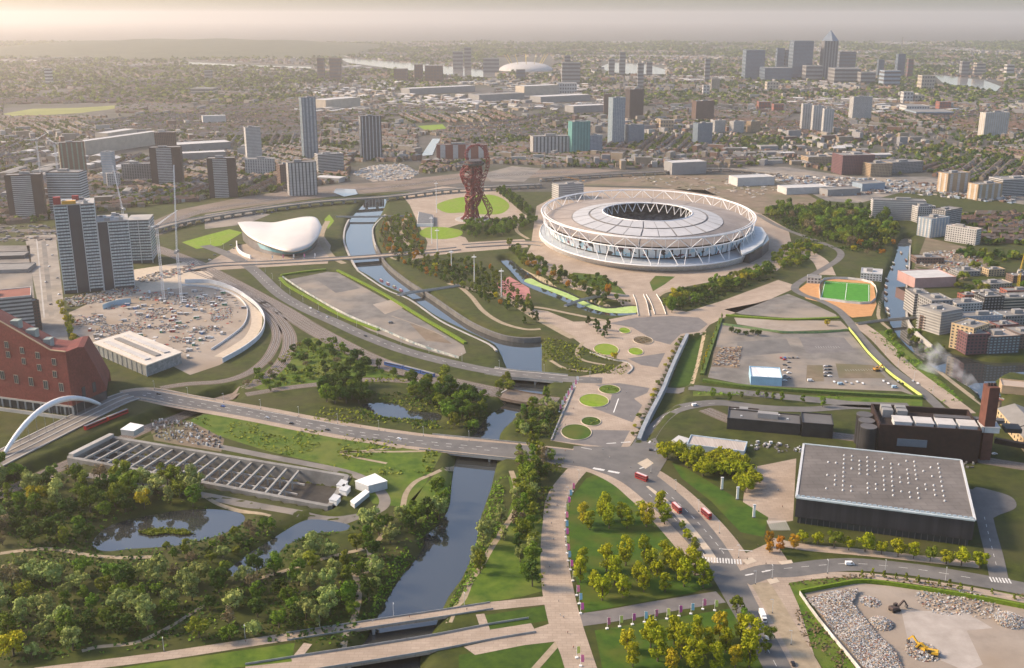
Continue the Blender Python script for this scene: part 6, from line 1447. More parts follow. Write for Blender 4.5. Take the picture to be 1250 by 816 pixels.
# far trees: sprays of leaves
nt_ = len(Ts); near_ = Ts[:,1] < 3600
for nm, sel, k, sz, ms in (('distant_trees', near_, 16, .42, None), ('distant_trees', ~near_, 8, .55, None)):
    T_ = Ts[sel]
    for g_, lm in enumerate(('dark','dark','olive')):
        t_ = T_[g_::3]; m_ = len(t_)
        if not m_: continue
        d = cr.normal(size=(m_,k,3)); d /= np.linalg.norm(d, axis=2)[...,None]; d[...,2] = np.abs(d[...,2])*.9
        P = np.stack([t_[:,0], t_[:,1], t_[:,2]*.55], 1)[:,None]+d*t_[:,2][:,None,None]*cr.uniform(.45,1.0,(m_,k,1))
        nr = d+cr.normal(size=d.shape)*.45; nr /= np.linalg.norm(nr, axis=2)[...,None]; tt = np.cross(nr, cr.normal(size=d.shape)); tt /= np.linalg.norm(tt, axis=2)[...,None]; bb = np.cross(nr, tt); s = (t_[:,2]*sz)[:,None,None]
        V = np.stack([P-tt*s-bb*s*.8, P+tt*s-bb*s*.7, P+tt*s*.9+bb*s*.8, P-tt*s*.8+bb*s*.9], 2).reshape(-1,3)
        o = link(nm, np_mesh(nm, V, np.arange(len(V)).reshape(-1,4), LEAF[lm])); o['kind'] = 'stuff'
print('CITY houses', len(Hs), 'trees', nt_)
# ------------------------------------------------------------------ vehicles
M_tyre = mat('tyre', (.015,.015,.015), (.025,.025,.025), 2, .9); M_glz = mat('vehicle_glass', (.02,.025,.03), (.03,.035,.04), 1, .1, spec=.6)
PAINT = {'white': (.75,.75,.74), 'black': (.02,.02,.022), 'silver': (.42,.43,.44), 'red': (.33,.016,.02), 'blue': (.04,.10,.30), 'grey': (.16,.165,.17), 'pale blue': (.35,.5,.62)}
def paint(c): return mat('paint_'+c.replace(' ','_'), PAINT[c], tuple(min(1, v*1.1) for v in PAINT[c]), .5, .3, coat=.4)
def loft_profile(mb, prof, y0, y1, mi=0):
    n = len(mb.v); k = len(prof); mb.v += [(x, y0, z) for x, z in prof]+[(x, y1, z) for x, z in prof]
    mb.f.append(tuple(n+i for i in range(k))); mb.m.append(mi); mb.f.append(tuple(n+k+i for i in reversed(range(k)))); mb.m.append(mi)
    for i in range(k): j = (i+1)%k; mb.f.append((n+j, n+i, n+k+i, n+k+j)); mb.m.append(mi)
WHEEL = {}
def wheel_mesh(r):
    if r not in WHEEL:
        mb = MB(); mb.tube([(0,-.12,0),(0,.12,0)], r, 12); WHEEL[r] = mb.mesh('wheel', M_tyre)
    return WHEEL[r]
def vehicle(label, px, py, ang, kind, color, group=None, z=.2):
    x, y = G(px, py); t = thing({'bus':'double_decker_bus','truck':'box_lorry','van':'van','car':'car'}[kind], label, {'bus':'bus','truck':'lorry','van':'van','car':'car'}[kind], (x, y, hg(x, y)+z), ang, group)
    P = paint(color)
    if kind == 'car':
        key = ('car', color)
        if key not in WHEEL:
            b = MB(); loft_profile(b, [(-2.1,.35),(2.1,.35),(2.15,.75),(1.2,.95),(.55,1.42),(-1.2,1.45),(-1.95,.98),(-2.15,.8)], -.88, .88)
            g_ = MB(); loft_profile(g_, [(1.12,.98),(.52,1.38),(-1.17,1.41),(-1.85,.99)], -.9, .9); WHEEL[key] = (b.mesh('body', P), g_.mesh('glazing', M_glz))
        link('body', WHEEL[key][0], t); link('glazing', WHEEL[key][1], t); W = [(1.35,.8),(-1.35,.8),(1.35,-.8),(-1.35,-.8)]; r = .34
    elif kind == 'van':
        b = MB(); loft_profile(b, [(-2.7,.4),(2.7,.4),(2.75,1.0),(2.0,1.25),(1.45,2.3),(-2.7,2.4)], -1, 1); b.obj('body', P, t)
        g_ = MB(); loft_profile(g_, [(2.0,1.3),(1.5,2.1),(.4,2.1),(.4,1.3)], -1.02, 1.02); g_.obj('glazing', M_glz, t); W = [(1.7,.9),(-1.7,.9),(1.7,-.9),(-1.7,-.9)]; r = .38
    elif kind == 'truck':
        MB().box(-5,2.4,-1.25,1.25,.9,3.9).obj('box_body', M_white, t); b = MB(); loft_profile(b, [(2.6,.5),(4.6,.5),(4.7,1.6),(4.4,2.9),(2.6,3.0)], -1.2, 1.2); b.obj('cab', P, t)
        MB().box(4.45,4.72,-1.05,1.05,1.7,2.6).obj('windscreen', M_glz, t); W = [(3.4,1.1),(-3.6,1.1),(3.4,-1.1),(-3.6,-1.1),(-2.5,1.1),(-2.5,-1.1)]; r = .5
    else:
        b = MB(); loft_profile(b, [(-5.4,.4),(5.4,.4),(5.5,2.2),(5.25,4.2),(5.0,4.4),(-5.3,4.4),(-5.5,4.1)], -1.27, 1.27); b.obj('body', P, t)
        MB().box(-5.0,5.3,-1.31,1.31,1.3,2.3).obj('lower_window_band', M_glz, t); MB().box(-5.0,5.1,-1.31,1.31,2.85,3.85).obj('upper_window_band', M_glz, t); MB().box(-4.8,4.8,-1.0,1.0,4.4,4.5).obj('roof_panel', mat('bus_roof',(.55,.42,.42),(.65,.55,.55),.5,.5), t)
        MB().box(5.3,5.56,-1.1,1.1,1.2,2.5).obj('windscreen', M_glz, t); W = [(3.6,1.15),(-3.2,1.15),(3.6,-1.15),(-3.2,-1.15)]; r = .5
    for wx, wy in W: link('wheel', wheel_mesh(r), t, (wx, wy, r))
    return t
def along(p, q): a, b = np.array(G(*p)), np.array(G(*q)); return math.atan2(*(b-a)[::-1])
dA = along((802,602),(830,628))
vehicle('red double-decker bus turning at the plaza junction', 783, 586, along((770,580),(800,592)), 'bus', 'red'); vehicle('red double-decker bus beside the promenade lawn trees', 826, 624, dA, 'bus', 'red'); vehicle('red double-decker bus on the far carriageway beside the grass verge', 862, 631, dA, 'bus', 'red')
vehicle('white box lorry on the road beside the rubble yard', 931, 756, along((915,730),(935,775)), 'truck', 'white'); vehicle('white van on the curve of the bus road', 848, 496, along((830,500),(870,493)), 'van', 'white'); vehicle('white van below the black sports hall', 1037, 690, along((1010,691),(1055,690)), 'van', 'white')
for i, (px, py, c, where) in enumerate([(194,482,'black','on the short bridge over the cutting'),(272,497,'blue','on the main road past the cutting'),(326,511,'silver','on the main road above the meadow'),(356,518,'black','on the main road behind the silver car'),(400,526,'black','on the main road above the basin'),(487,537,'white','on the main road near the river bridge'),
        (379,377,'white','leading three on the loop road'),(388,382,'grey','second of three on the loop road'),(399,388,'silver','third of three on the loop road'),(446,411,'black','alone on the loop road'),(794,550,'black','waiting at the plaza junction'),(800,551,'grey','waiting beside the black car at the junction'),(936,780,'white','behind the white lorry'),(968,812,'black','at the tan path end of the road')]):
    ang = along((326,511),(400,524)) if i < 6 else along((379,377),(446,411)) if i < 10 else along((783,546),(797,522)) if i < 12 else along((915,730),(945,800))
    vehicle(f'{c} car {where}', px, py, ang, 'car', c)
random.seed(77)
cols = ['white','black','silver','grey','blue','red','white','silver']
def park(label, L, ang, group):
    for px, py in L: vehicle(label, px, py, ang+random.uniform(-.05,.05), 'car', random.choice(cols), group, z=.08)
park('parked car in a row beside the marquee', [(958+i%2*5, 440+i*3.2) for i in range(9)], .1, 'cars parked beside the marquee')
park('parked car behind the marquee', [(953+i*5, 437.5) for i in range(5)], 1.5, 'cars parked behind the marquee')
park('parked car in the middle of the coach park', [(1008+(i%2)*5, 448+(i//2)*4) for i in range(8)], .1, 'cars parked in mid coach park')
park('parked car along the coach park hedge', [(1018+i*7, 467+ (i%2)*2) for i in range(6)]+[(1078+i*6, 466+(i%3)*3) for i in range(8)], 1.4, 'cars parked along the coach park hedge')
park('car on the boulevard beside the glass tower', [(58,300),(64,312),(60,326),(70,340),(56,345),(72,360),(62,372),(74,318)], 1.5, 'cars on the boulevard')
park('car parked at the swimming hall yard', [(282,300),(286,304),(279,308),(262,312),(256,318),(320,262),(332,260)], .3, 'cars at the swimming hall yard')
park('car parked by the chimney', [(1206,553),(1214,555),(1162,548),(1140,545)], .2, 'cars parked by the chimney')
vehicle('pale blue van among the coach park cars', 1026, 470, .1, 'van', 'pale blue'); vehicle('pale blue van at the coach park corner', 1092, 474, .1, 'van', 'pale blue'); vehicle('white van in the car park beside the loop road', 422, 427, along((391,407),(461,442)), 'van', 'white'); vehicle('grey van alone in the event car park', 477, 395, .4, 'van', 'grey')
vehicle('white van parked at the marquee end', 989, 466, .05, 'van', 'white')
# trains
def train(label, L, n, col_, name='train'):
    L = np.array(resample(smooth_line(pts(L), 6), 1.0)); t = thing(name, label, 'train'); step = 21
    for k in range(n):
        i, j = k*step, min(k*step+20, len(L)-1)
        if j-i < 12: break
        a, b = L[i], L[j]; z = hg(*((a+b)/2)); c = MB(); c.bar((*a, z+2.3), (*b, z+2.3), 2.8, 3.4); co = c.obj('carriage', paint(col_), t)
        MB().bar((*(a*.95+b*.05), z+2.9), (*(a*.05+b*.95), z+2.9), 2.88, .9).obj('window_band', M_glz, co); MB().bar((*a, z+4.05), (*b, z+4.05), 2.4, .25).obj('carriage_roof', W_grey, co)
    return t
train('red train in the cutting under the arch bridge', [(104,526),(130,515),(160,503)], 3, 'red'); train('dark blue train on the tracks beside the loop road', [(470,446),(500,453),(530,461)], 4, 'blue')
# ------------------------------------------------------------------ banners, lamps
FC_ = {'pink': (.72,.20,.36), 'blue': (.32,.60,.78), 'magenta': (.65,.12,.42), 'lime': (.62,.68,.16), 'white': (.75,.75,.75)}
flag_me = {}
pole = MB(); pole.tube([(0,0,0),(0,0,6.2)], .09, 6); pole_me = pole.mesh('pole', M_white); base_me = MB().box(-.6,.6,-.45,.45,0,.5).mesh('base', M_white)
for k, c in FC_.items():
    mb = MB()
    for i in range(5): mb.box(.1+.05*math.sin(i), 1.35+.08*math.sin(i*1.3), -.03+.06*math.sin(i*1.1), .03+.06*math.sin(i*1.1), 2.3+i*.76, 2.3+(i+1)*.76)
    flag_me[k] = mb.mesh('banner', mat('banner_'+k, tuple(v*.9 for v in FC_[k]), FC_[k], .8, .7))
def banner(px, py, c, where, group):
    x, y = G(px, py); t = thing('banner_flag', f'{c} feather banner {where}', 'banner', (x, y, .15), random.uniform(-.3,.3), group); t.scale = (1.35,1.35,1.15)
    link('pole', pole_me, t); link('base', base_me, t); link('banner', flag_me[c], t)
cyc = ['pink','blue','magenta','lime']
for i, q in enumerate([(262,180),(252,205),(246,230),(240,257),(238,285),(238,318),(239,345),(241,375),(243,403),(247,430),(255,462),(264,502),(278,555),(287,585),(292,620),(278,780),(292,810)]): banner(610+.338*q[0], 540+.338*q[1], cyc[i%4], 'along the promenade lawn edge', 'banners along the promenade')
for i, q in enumerate([(388,675),(433,668),(479,660),(522,652),(560,645),(603,640),(647,630),(690,622),(733,605),(776,610)]): banner(610+.338*q[0], 540+.338*q[1], ['pink','lime','magenta','blue','pink','lime','magenta','blue','pink','lime'][i], 'along the path between the two lime lawns', 'banners along the lawn path')
for i, q in enumerate([(270,495),(280,475),(290,458),(298,445),(306,432),(314,420),(322,408),(330,395),(340,382),(348,365)]): banner(610+.2696*q[0], 370+.2696*q[1], ['pink','white'][i%2], 'on the plaza edge above the river', 'banners on the plaza edge')
for i in range(5): banner(332+i*13, 318-i*.6, ['white','pink'][i%2], 'in front of the swimming hall', 'banners in front of the swimming hall')
for px, py, yt in [(533,260,222),(527,298,264),(534,311,279),(551,325,305),(579,344,311),(612,363,328)]:
    x, y = G(px, py); h = HT(px, py, yt); t = thing('lighting_mast', 'tall white lighting mast with flat disc head in the gardens', 'lamp', (x, y, 0), 0, 'tall lighting masts in the gardens')
    MB().tube([(0,0,0),(0,0,h)], [.7,.35], 8).obj('mast', M_steelW, t); MB().tube([(0,0,h-3.5),(0,0,h-3)], 3.2, 12).obj('disc_head', M_lgrey, t)
lm_me = MB().tube([(0,0,0),(0,0,9)], [.14,.08], 6).mesh('mast', M_lgrey); lh_me = MB().box(-.1,1.6,-.15,.15,8.9,9.1).mesh('lamp_head', M_lgrey); lf_me = MB().box(-.25,.25,-.25,.25,0,.8).mesh('foot', M_concD)
def lamps(px, lat, gap, where, group, off=0):
    L = np.array(resample(smooth_line(pts(px), 6), 1.0)); g_ = np.gradient(L, axis=0)
    for i in range(off, len(L), gap):
        d = g_[i]/np.linalg.norm(g_[i]); n_ = np.array([-d[1], d[0]]); p = L[i]+n_*lat
        t = thing('street_lamp', 'slim grey street lamp '+where, 'lamp', (p[0], p[1], .12), math.atan2(*(-n_*np.sign(lat))[::-1]), group); link('mast', lm_me, t); link('lamp_head', lh_me, t); link('foot', lf_me, t)
lamps(A_px[2:9], 11, 38, 'on the main road verge', 'lamps along the main road'); lamps(A_px[11:19], 14, 30, 'beside the bus carriageway', 'lamps beside the bus carriageway'); lamps(loop_px, 9.5, 42, 'on the loop road', 'lamps along the loop road'); lamps([(935,698),(1010,691),(1055,690),(1130,698),(1207,711)], -9, 34, 'on the road below the sports hall', 'lamps below the sports hall')
lamps([(694,586),(680,608),(676,640),(676,675),(681,720)], 8, 30, 'on the banner promenade', 'lamps on the banner promenade'); lamps([(200,801),(330,781),(455,762),(600,740)], 4.2, 40, 'on the parkland footbridge', 'lamps on the footbridge'); lamps([(1150,482),(1105,448),(1072,414)], 9, 36, 'on the canal promenade', 'lamps on the canal promenade')
# ------------------------------------------------------------------ plaza beds
for lab, x, y, a, b, m in [('large oval lawn bed nearest the terrace wall',740,427,15,7,M_lawn),('small oval lawn bed in the upper plaza',776,429.5,9,4.5,M_lawn),('small round lawn bed beside the dark clump',762.5,404,7,3.6,M_lawn),('brown flower bed in the upper plaza',785,416,12,5,M_brown),
        ('olive oval planting bed by the flags',744,476,13,5.5,M_meadow),('bright yellow-green oval lawn bed by the flags',725,489.5,18,8,M_lawn),('dark oval planting bed in the lower plaza',721.5,515,12,5.5,M_dkgrass),('largest dark green oval lawn bed at the plaza foot',703.5,528,18.5,9.5,M_grass)]:
    c = np.array(G(x, y)); rx = a*MPP(x, y); ry = abs(G(x, y-b)[1]-G(x, y+b)[1])/2
    t = thing('oval_bed', lab, 'lawn bed', (c[0], c[1], 0)); n = 40
    MB().prism([(rx*math.cos(TAU*i/n), ry*math.sin(TAU*i/n)) for i in range(n)], .02, .42).obj('turf', m, t)
    k = MB(); k.tube([(rx*math.cos(TAU*i/n), ry*math.sin(TAU*i/n), .3) for i in range(n+1)], .45, 5, caps=False); k.obj('kerb', M_cobble, t)
tufts('flower_bed_plants', [[(774,415),(785,411),(797,415),(790,420),(778,420)]], .4, .7, LEAF['brown'], 21); 
tufts('flower_bed_plants', [[(732,476),(744,472),(756,476),(750,480),(738,480)],[(711,515),(721,511),(732,515),(724,519)]], .4, .6, LEAF['olive'], 22)
sheet('play_garden', [(606,346),(622,338),(646,352),(648,364),(632,368),(612,360)], .1, mat('pink_play_surface',(.34,.13,.13),(.42,.20,.18),.1,.9))
tri_sheet('green_algae', [tuple(p) for p in smooth_line(pts([(640,344),(662,352),(692,364),(717,375),(742,382),(776,382),(786,376),(770,374),(741,377),(718,370),(692,358),(662,347),(648,340)], ZW), 3, closed=True)], 0, mat('duckweed',(.28,.42,.12),(.40,.52,.20),.15,.8), flat=ZW+.06)
# reed island in the big pond
isl = pts([(168,651),(185,647),(205,646),(225,648),(238,652),(225,654),(205,652),(185,655)], -3)
tri_sheet('reed_island', isl, 0, M_scrub, flat=-2.6)
rI = np.random.default_rng(4); Pn = np.array(isl); X = rI.uniform(Pn[:,0].min(), Pn[:,0].max(), 900); Y = rI.uniform(Pn[:,1].min(), Pn[:,1].max(), 900); kk = inside(X, Y, Pn)
cen_ = np.column_stack([X[kk], Y[kk], np.full(kk.sum(), -2.0)]); V = leaf_quads(cen_, np.full(len(cen_), 1.0), len(cen_)*3, .45, rI); o = link('island_reeds', np_mesh('island_reeds', V, np.arange(len(V)).reshape(-1,4), LEAF['olive'])); o['kind'] = 'stuff'
# ------------------------------------------------------------------ hedges and hoardings
M_hedge = mat('lime_hedge', (.085,.145,.006), (.15,.225,.012), .5, .9, 4); M_hoard = mat('green_hoarding', (.10,.20,.10), (.22,.30,.12), .12, .7, 3)
M_board = mat('printed_hoarding', (.55,.55,.50), (.16,.22,.24), .12, .7, 2)
for lab, px, h, th, m, nm in [('lime green hedge at the top of the event car park',[(343,337),(370,333),(398,330)],2,3.5,M_hedge,'hedge'),('lime green hedge between the event car park and the river',[(412,331),(440,345),(470,361),(514,388),(545,406),(568,420)],2,3.5,M_hedge,'hedge'),('lime green hedge between loop road and event car park',[(342,340),(352,350),(380,366),(420,388),(462,404)],1.6,4,M_hedge,'hedge'),
        ('printed hoarding along the event car park',[(345,339),(372,357),(420,384),(470,405),(510,422),(560,438)],2.4,.4,M_board,'hoarding'),('lime green hedge across the upper coach park',[(886,386),(925,389),(965,391),(1024,389)],1.8,4,M_hedge,'hedge'),('green printed hoarding across the upper coach park',[(882,397),(925,403),(960,407),(1000,407),(1036,404)],2.4,.5,M_hoard,'hoarding'),
        ('yellow-green hoarding beside the canal road',[(1036,402),(1046,414),(1060,432),(1085,456),(1104,470),(1125,485)],2.6,.6,mat('yellow_hoarding',(.42,.48,.10),(.52,.58,.20),.3,.7),'hoarding'),('long dark green hedge below the coach park',[(858,466),(914,474),(1000,480),(1126,487)],2.6,4,mat('dark_hedge',(.05,.09,.012),(.09,.14,.02),.4,.9),'hedge'),
        ('bright green hoarding round the rubble yard',[(976,725),(1012,718),(1052,712),(1100,717),(1180,730),(1265,746)],2.6,1.2,M_hedge,'hoarding'),('white and printed hoarding on the west edge of the rubble yard',[(976,726),(990,746),(1010,772),(1030,796),(1056,828)],2.4,.4,mat('white_hoarding',(.62,.60,.57),(.35,.34,.32),.1,.7,2),'hoarding'),
        ('white curved ramp wall round the building site',[(226,346),(255,346),(282,354),(302,366),(316,378),(323,392),(319,410),(300,427),(272,443)],5,1.0,C('white_ramp_wall',.62,.64,.66),'ramp_wall'),('inner white ramp wall at the building site',[(222,349),(260,352),(288,362),(300,374),(302,386),(296,400),(276,416),(258,428)],2.2,.6,MATS['white_ramp_wall'],'ramp_wall'),
        ('blue painted site hoarding beside the towers',[(126,378),(140,373),(160,370)],6,.8,C('site_blue_hoarding',.35,.48,.55),'hoarding'),('mesh fence round the football turf',[(1001,366),(1006,342),(1063,346),(1063,371),(1001,366)],3,.12,M_lgrey,'fence'),('dark hedge beside the sunken lawn',[(880,390),(872,412),(864,436),(857,458)],1.8,4,mat('dark_hedge',(.05,.09,.012),(.09,.14,.02),.4,.9),'hedge')]:
    wall_line(nm, lab, px, -.2, h, th, m, cat=nm.replace('_',' '))
ribbon('site_ramp', pts([(232,347),(268,349),(295,364),(311,380),(313,396),(305,412),(288,424),(268,436)]), 12, .12, M_cobble)
dk_ = mat('pitch_line',(.75,.75,.75),(.8,.8,.8),1,.8)
for q in ([(1007,344.5),(1060.5,348),(1060.5,369),(1002.5,364.2),(1007,344.5)],[(1034,346),(1031.5,366.8)]): ribbon('pitch_marking', pts(q), .5, .24, dk_, flat=0.0, sm=0)
# ------------------------------------------------------------------ building site
rs = random.Random(42)
cab_c = [('white',W_white),('grey',W_grey),('blue',C('cabin_blue',.10,.22,.45)),('red',C('cabin_red',.40,.08,.06)),('cream',W_cream),('green',C('cabin_green',.10,.28,.18))]
site_poly = np.array(pts([(92,384),(130,364),(190,356),(228,350),(280,356),(298,376),(298,392),(270,412),(250,424),(232,440),(205,436),(172,424),(112,414),(92,402)]))
x0, x1, y0, y1 = site_poly[:,0].min(), site_poly[:,0].max(), site_poly[:,1].min(), site_poly[:,1].max()
boxm = {}
for nme, m in cab_c:
    boxm[nme] = (MB().box(-3,3,-1.25,1.25,0,2.6).mesh('body', m), MB().box(-3.05,3.05,-1.3,1.3,2.6,2.72).mesh('roof', M_lgrey), MB().box(-1.6,-.6,-1.3,-1.2,.1,2.1).mesh('door', M_glassD))
npl = 0
while npl < 80:
    x, y = rs.uniform(x0,x1), rs.uniform(y0,y1)
    if not inside(np.array([x]), np.array([y]), site_poly)[0]: continue
    nme = rs.choice(['white','white','grey','blue','red','cream','white','green']); t = thing('site_cabin', f'{nme} steel cabin on the building site', 'cabin', (x, y, .06), rs.choice([.2,.2+math.pi/2])+rs.uniform(-.1,.1), 'steel cabins on the building site')
    b, r_, d_ = boxm[nme]; link('body', b, t); link('roof', r_, t); link('door', d_, t); npl += 1
def clutter(name, poly, n, smin, smax, hmax, mats_, seed, mound=None):
    r = np.random.default_rng(seed); P = np.array(poly); V = []; F = []; mi_ = []; c = 0
    TFb = np.array([(3,2,1,0),(4,5,6,7),(0,1,5,4),(1,2,6,5),(2,3,7,6),(3,0,4,7)]); unit = np.array([(-1,-1,0),(1,-1,0),(1,1,0),(-1,1,0),(-1,-1,1),(1,-1,1),(1,1,1),(-1,1,1)], float)
    while c < n:
        x, y = r.uniform(P[:,0].min(),P[:,0].max()), r.uniform(P[:,1].min(),P[:,1].max())
        if not inside(np.array([x]), np.array([y]), P)[0]: continue
        s = r.uniform(smin,smax,2)/2; h = r.uniform(.2,hmax); a = r.uniform(0,TAU); R_ = np.array([[math.cos(a),-math.sin(a)],[math.sin(a),math.cos(a)]])
        u = unit.copy(); u[:,:2] = (u[:,:2]*s)@R_.T; u[:,2] *= h
        if mound: u[:,2] += u[:,0]*r.uniform(-.4,.4)+mound(x,y)-.3
        V.append(u+[x,y,.05]); F.append(TFb+c*8); mi_ += [int(r.integers(0,len(mats_)))]*6; c += 1
    o = link(name, np_mesh(name, np.vstack(V), np.vstack(F), mats_, mi_)); o['kind'] = 'stuff'; return o
SM = [W_white, W_grey, M_conc, C('barrier_red',.36,.09,.07), W_tan, M_concD, W_blue, W_brown, W_grey, M_dirt, W_cream, W_grey, M_conc]
for q_, (px_, py_, rx_, ry_, n_c) in enumerate([(112,392,22,6,320),(150,402,30,7,420),(185,385,16,9,260),(240,368,30,8,360),(270,385,14,10,200),(205,400,24,4,180),(250,402,20,5,160),(225,415,22,4,120),(195,362,26,5,200)]):
    c_q = np.array(G(px_, py_)); clutter('building_materials', [(c_q[0]+rx_*MPP(px_,py_)*math.cos(TAU*k/14)*(.7+.5*rs.random()), c_q[1]+abs(G(px_,py_-ry_)[1]-c_q[1])*math.sin(TAU*k/14)*(.7+.5*rs.random())) for k in range(14)], n_c, .35, 2.0, 1.3, SM, 500+q_)
clutter('building_materials', site_poly, 300, .5, 5, 1.2, SM, 5); clutter('building_materials', pts([(78,364),(130,356),(168,350),(172,356),(135,368),(84,376)]), 500, .6, 3, 2, SM, 6); clutter('building_materials', pts([(166,340),(236,322),(240,330),(175,348)]), 260, .8, 3.5, 1.8, SM, 7); clutter('building_materials', pts([(430,212),(450,203),(490,200),(512,210),(500,220),(455,222)]), 420, 1.5, 7, 3, [W_white,W_cream,W_grey,R_white,W_blue], 8)
clutter('canal_yard_clutter', pts([(1130,308),(1180,306),(1205,330),(1170,336),(1118,322)]), 320, 1, 4, 2.4, SM, 9); clutter('yard_clutter', pts([(185,514),(226,514),(270,534),(268,548),(190,536)]), 260, .4, 1.6, 2.6, [M_lgrey,W_grey,W_brown,M_concD], 10); clutter('coach_park_clutter', pts([(880,425),(905,424),(902,448),(870,446)]), 300, .8, 2.6, 1.2, [W_brown,W_grey,W_tan,M_concD], 11)
clutter('railside_clutter', pts([(860,535),(930,540),(1040,552),(1190,566),(1190,572),(1040,560),(860,545)]), 200, .6, 2.6, 1.6, [W_grey,M_lgrey,W_dgrey,M_concD], 12); clutter('railway_yard_clutter', pts([(915,212),(1010,240),(1100,236),(1240,250),(1240,240),(1120,222),(1000,216)]), 700, 2, 9, 4, [W_white,W_grey,R_grey,W_brown,W_cream,W_blue], 13); clutter('brownfield_heaps', pts([(760,216),(900,216),(960,230),(930,244),(800,226)]), 160, 2, 8, 1.6, [M_dirt,M_brown,M_conc], 14)
clutter('station_clutter', pts([(-10,276),(60,276),(110,286),(60,294),(-10,296)]), 120, 1, 8, 2.5, [W_grey,W_dgrey,M_ballast], 15)
sheet('substation_yard', [(182,512),(228,512),(274,536),(270,552),(188,538)], .06, M_brown); 
# tower cranes
def crane(label, px, py, ymast, jib, base_z=0.0, m=None, w=2.2, name='tower_crane'):
    m = m or M_steelW; x, y = G(px, py, base_z); h = HT(px, py, ymast, base_z); t = thing(name, label, 'crane', (x, y, base_z))
    mb = MB()
    for sx in (-1,1):
        for sy in (-1,1): mb.bar((sx*w/2,sy*w/2,0),(sx*w/2,sy*w/2,h),.26)
    mb.obj('mast_leg', m, t); lat = MB(); k = 0; z = 0.0
    while z < h-3:
        for s in (-1,1):
            lat.bar((-w/2*s,-w/2,z),(w/2*s,-w/2,z+3),.16); lat.bar((w/2,-w/2*s,z),(w/2,w/2*s,z+3),.16)
        z += 3
    lat.obj('mast_lattice', m, t)
    MB().box(-2.2,2.2,-2.2,2.2,h,h+3).obj('slewing_cab', W_grey, t)
    jx, jy, jz = jib; tip = Vector((jx, jy, h+2+jz)); jb = MB(); n = 14; d = Vector((0,0,h+2)); side = Vector((-jy, jx, 0)); side = side.normalized()*.9 if side.length else Vector((.9,0,0))
    for s in (-1,1): jb.bar(d+side*s, tip+side*s*.5, .24)
    for i in range(n): a = d.lerp(tip, i/n); b = d.lerp(tip, (i+1)/n); s = 1 if i%2 else -1; jb.bar(a+side*s, b-side*s, .16)
    jb.bar(d+Vector((0,0,1.6)), tip, .3); jb.obj('jib', m, t)
    back = Vector((-jx, -jy, 0)); back = back.normalized()*10 if back.length else Vector((0,-10,0)); MB().bar(d, d+back, 1.8, 1.0).obj('counter_jib', m, t); MB().box(back.x-1.4,back.x+1.4,back.y-1.4,back.y+1.4,h+.2,h+3.4).obj('counterweight', M_conc, t)
    MB().box(-3,3,-3,3,-.2,1.2).obj('footing', M_conc, t); return t
crane('white luffing tower crane in the middle of the building site with raised jib', 222, 371, 308, (-4, 30, 96)); crane('white tower crane beside the shorter tower with short jib', 200, 366, 278, (18, 26, 14)); crane('thin white tower crane behind the shorter office tower', 156, 318, 256, (-14, 20, 56))
crane('yellow tower crane over the apartment yards', 1241, 362, 332, (14, 20, 30), m=C('crane_yellow',.62,.40,.04)); crane('small orange crane behind the stadium', 708, 240, 222, (-30,10,6), m=C('crane_orange',.55,.26,.05), w=1.6)
crane('hazy tower crane by the brown green-striped tower', 72, 222, 176, (-20,10,10), w=2.4); crane('hazy tower crane by the cream canopy', 50, 218, 172, (20,20,14), w=2.4)
# ------------------------------------------------------------------ rubble yard and diggers
RM = [M_conc, W_white, W_grey, W_tan, M_concD, M_lgrey, C('rubble_blue',.2,.25,.3), W_grey, M_conc, M_dirt, W_brown, M_concD, W_white, W_tan, C('rubble_brick',.24,.11,.08), W_cream, C('rubble_blue',.2,.25,.3)]
def mound_f(cx, cy, r, h): return lambda x, y: max(0, h*(1-((x-cx)**2+(y-cy)**2)/(r*r)))
strip = pts([(984,732),(1002,728),(1022,724),(1048,722),(1040,740),(1050,752),(1070,776),(1092,800),(1110,830),(1064,830),(1040,800),(1010,764)]); sp = np.array(strip)
clutter('rubble', strip, 9000, .2, 1.0, .6, RM, 31, lambda x, y: 1.6*(.5+.5*math.sin(x*.22)*math.cos(y*.19))+1.0)
for i, (px, py, rpx, h, n) in enumerate([(1075,762,14,3.2,700),(1232,758,18,3.6,900),(1126,796,20,1.6,420),(1062,735,12,1.2,200),(1150,735,30,.8,180),(1190,738,30,.8,180)]):
    c = G(px, py); r = rpx*MPP(px, py); clutter('rubble', [(c[0]+r*math.cos(TAU*k/16), c[1]+r*1.1*math.sin(TAU*k/16)) for k in range(16)], int(n*1.6), .25, 1.2, .6, RM, 40+i, mound_f(*c, r*1.1, h))
M_dig = C('digger_yellow',.60,.36,.03, rough=.5)
def digger(label, px, py, rz, m):
    x, y = G(px, py); t = thing('excavator', label, 'excavator', (x, y, .1), rz)
    for s in (-1.3,1.3): b = MB(); loft_profile(b, [(-2.3,.25),(-1.8,0),(1.8,0),(2.3,.25),(2.3,.8),(1.9,1.05),(-1.9,1.05),(-2.3,.8)], s-.35, s+.35); b.obj('track', M_tyre, t)
    b = MB(); loft_profile(b, [(-2.6,1.2),(1.6,1.2),(1.6,2.0),(-2.4,2.5),(-2.7,2.2)], -1.4, 1.4); b.obj('body', m, t); MB().box(.1,1.7,.3,1.4,1.3,3.1).obj('cab', M_glz, t); MB().box(0,1.8,.2,1.5,3.1,3.25).obj('cab_roof', m, t)
    MB().bar((1.4,-.3,1.8),(4.6,-.3,4.6),.6,.8).obj('boom', m, t); MB().bar((4.6,-.3,4.6),(6.6,-.3,1.9),.45,.6).obj('stick', m, t); q = MB(); loft_profile(q, [(6.2,1.8),(7.2,1.6),(6.9,.4),(6.0,.5)], -.9, .3); q.obj('bucket', W_dgrey, t); t.scale = (1.25,1.25,1.25); return t
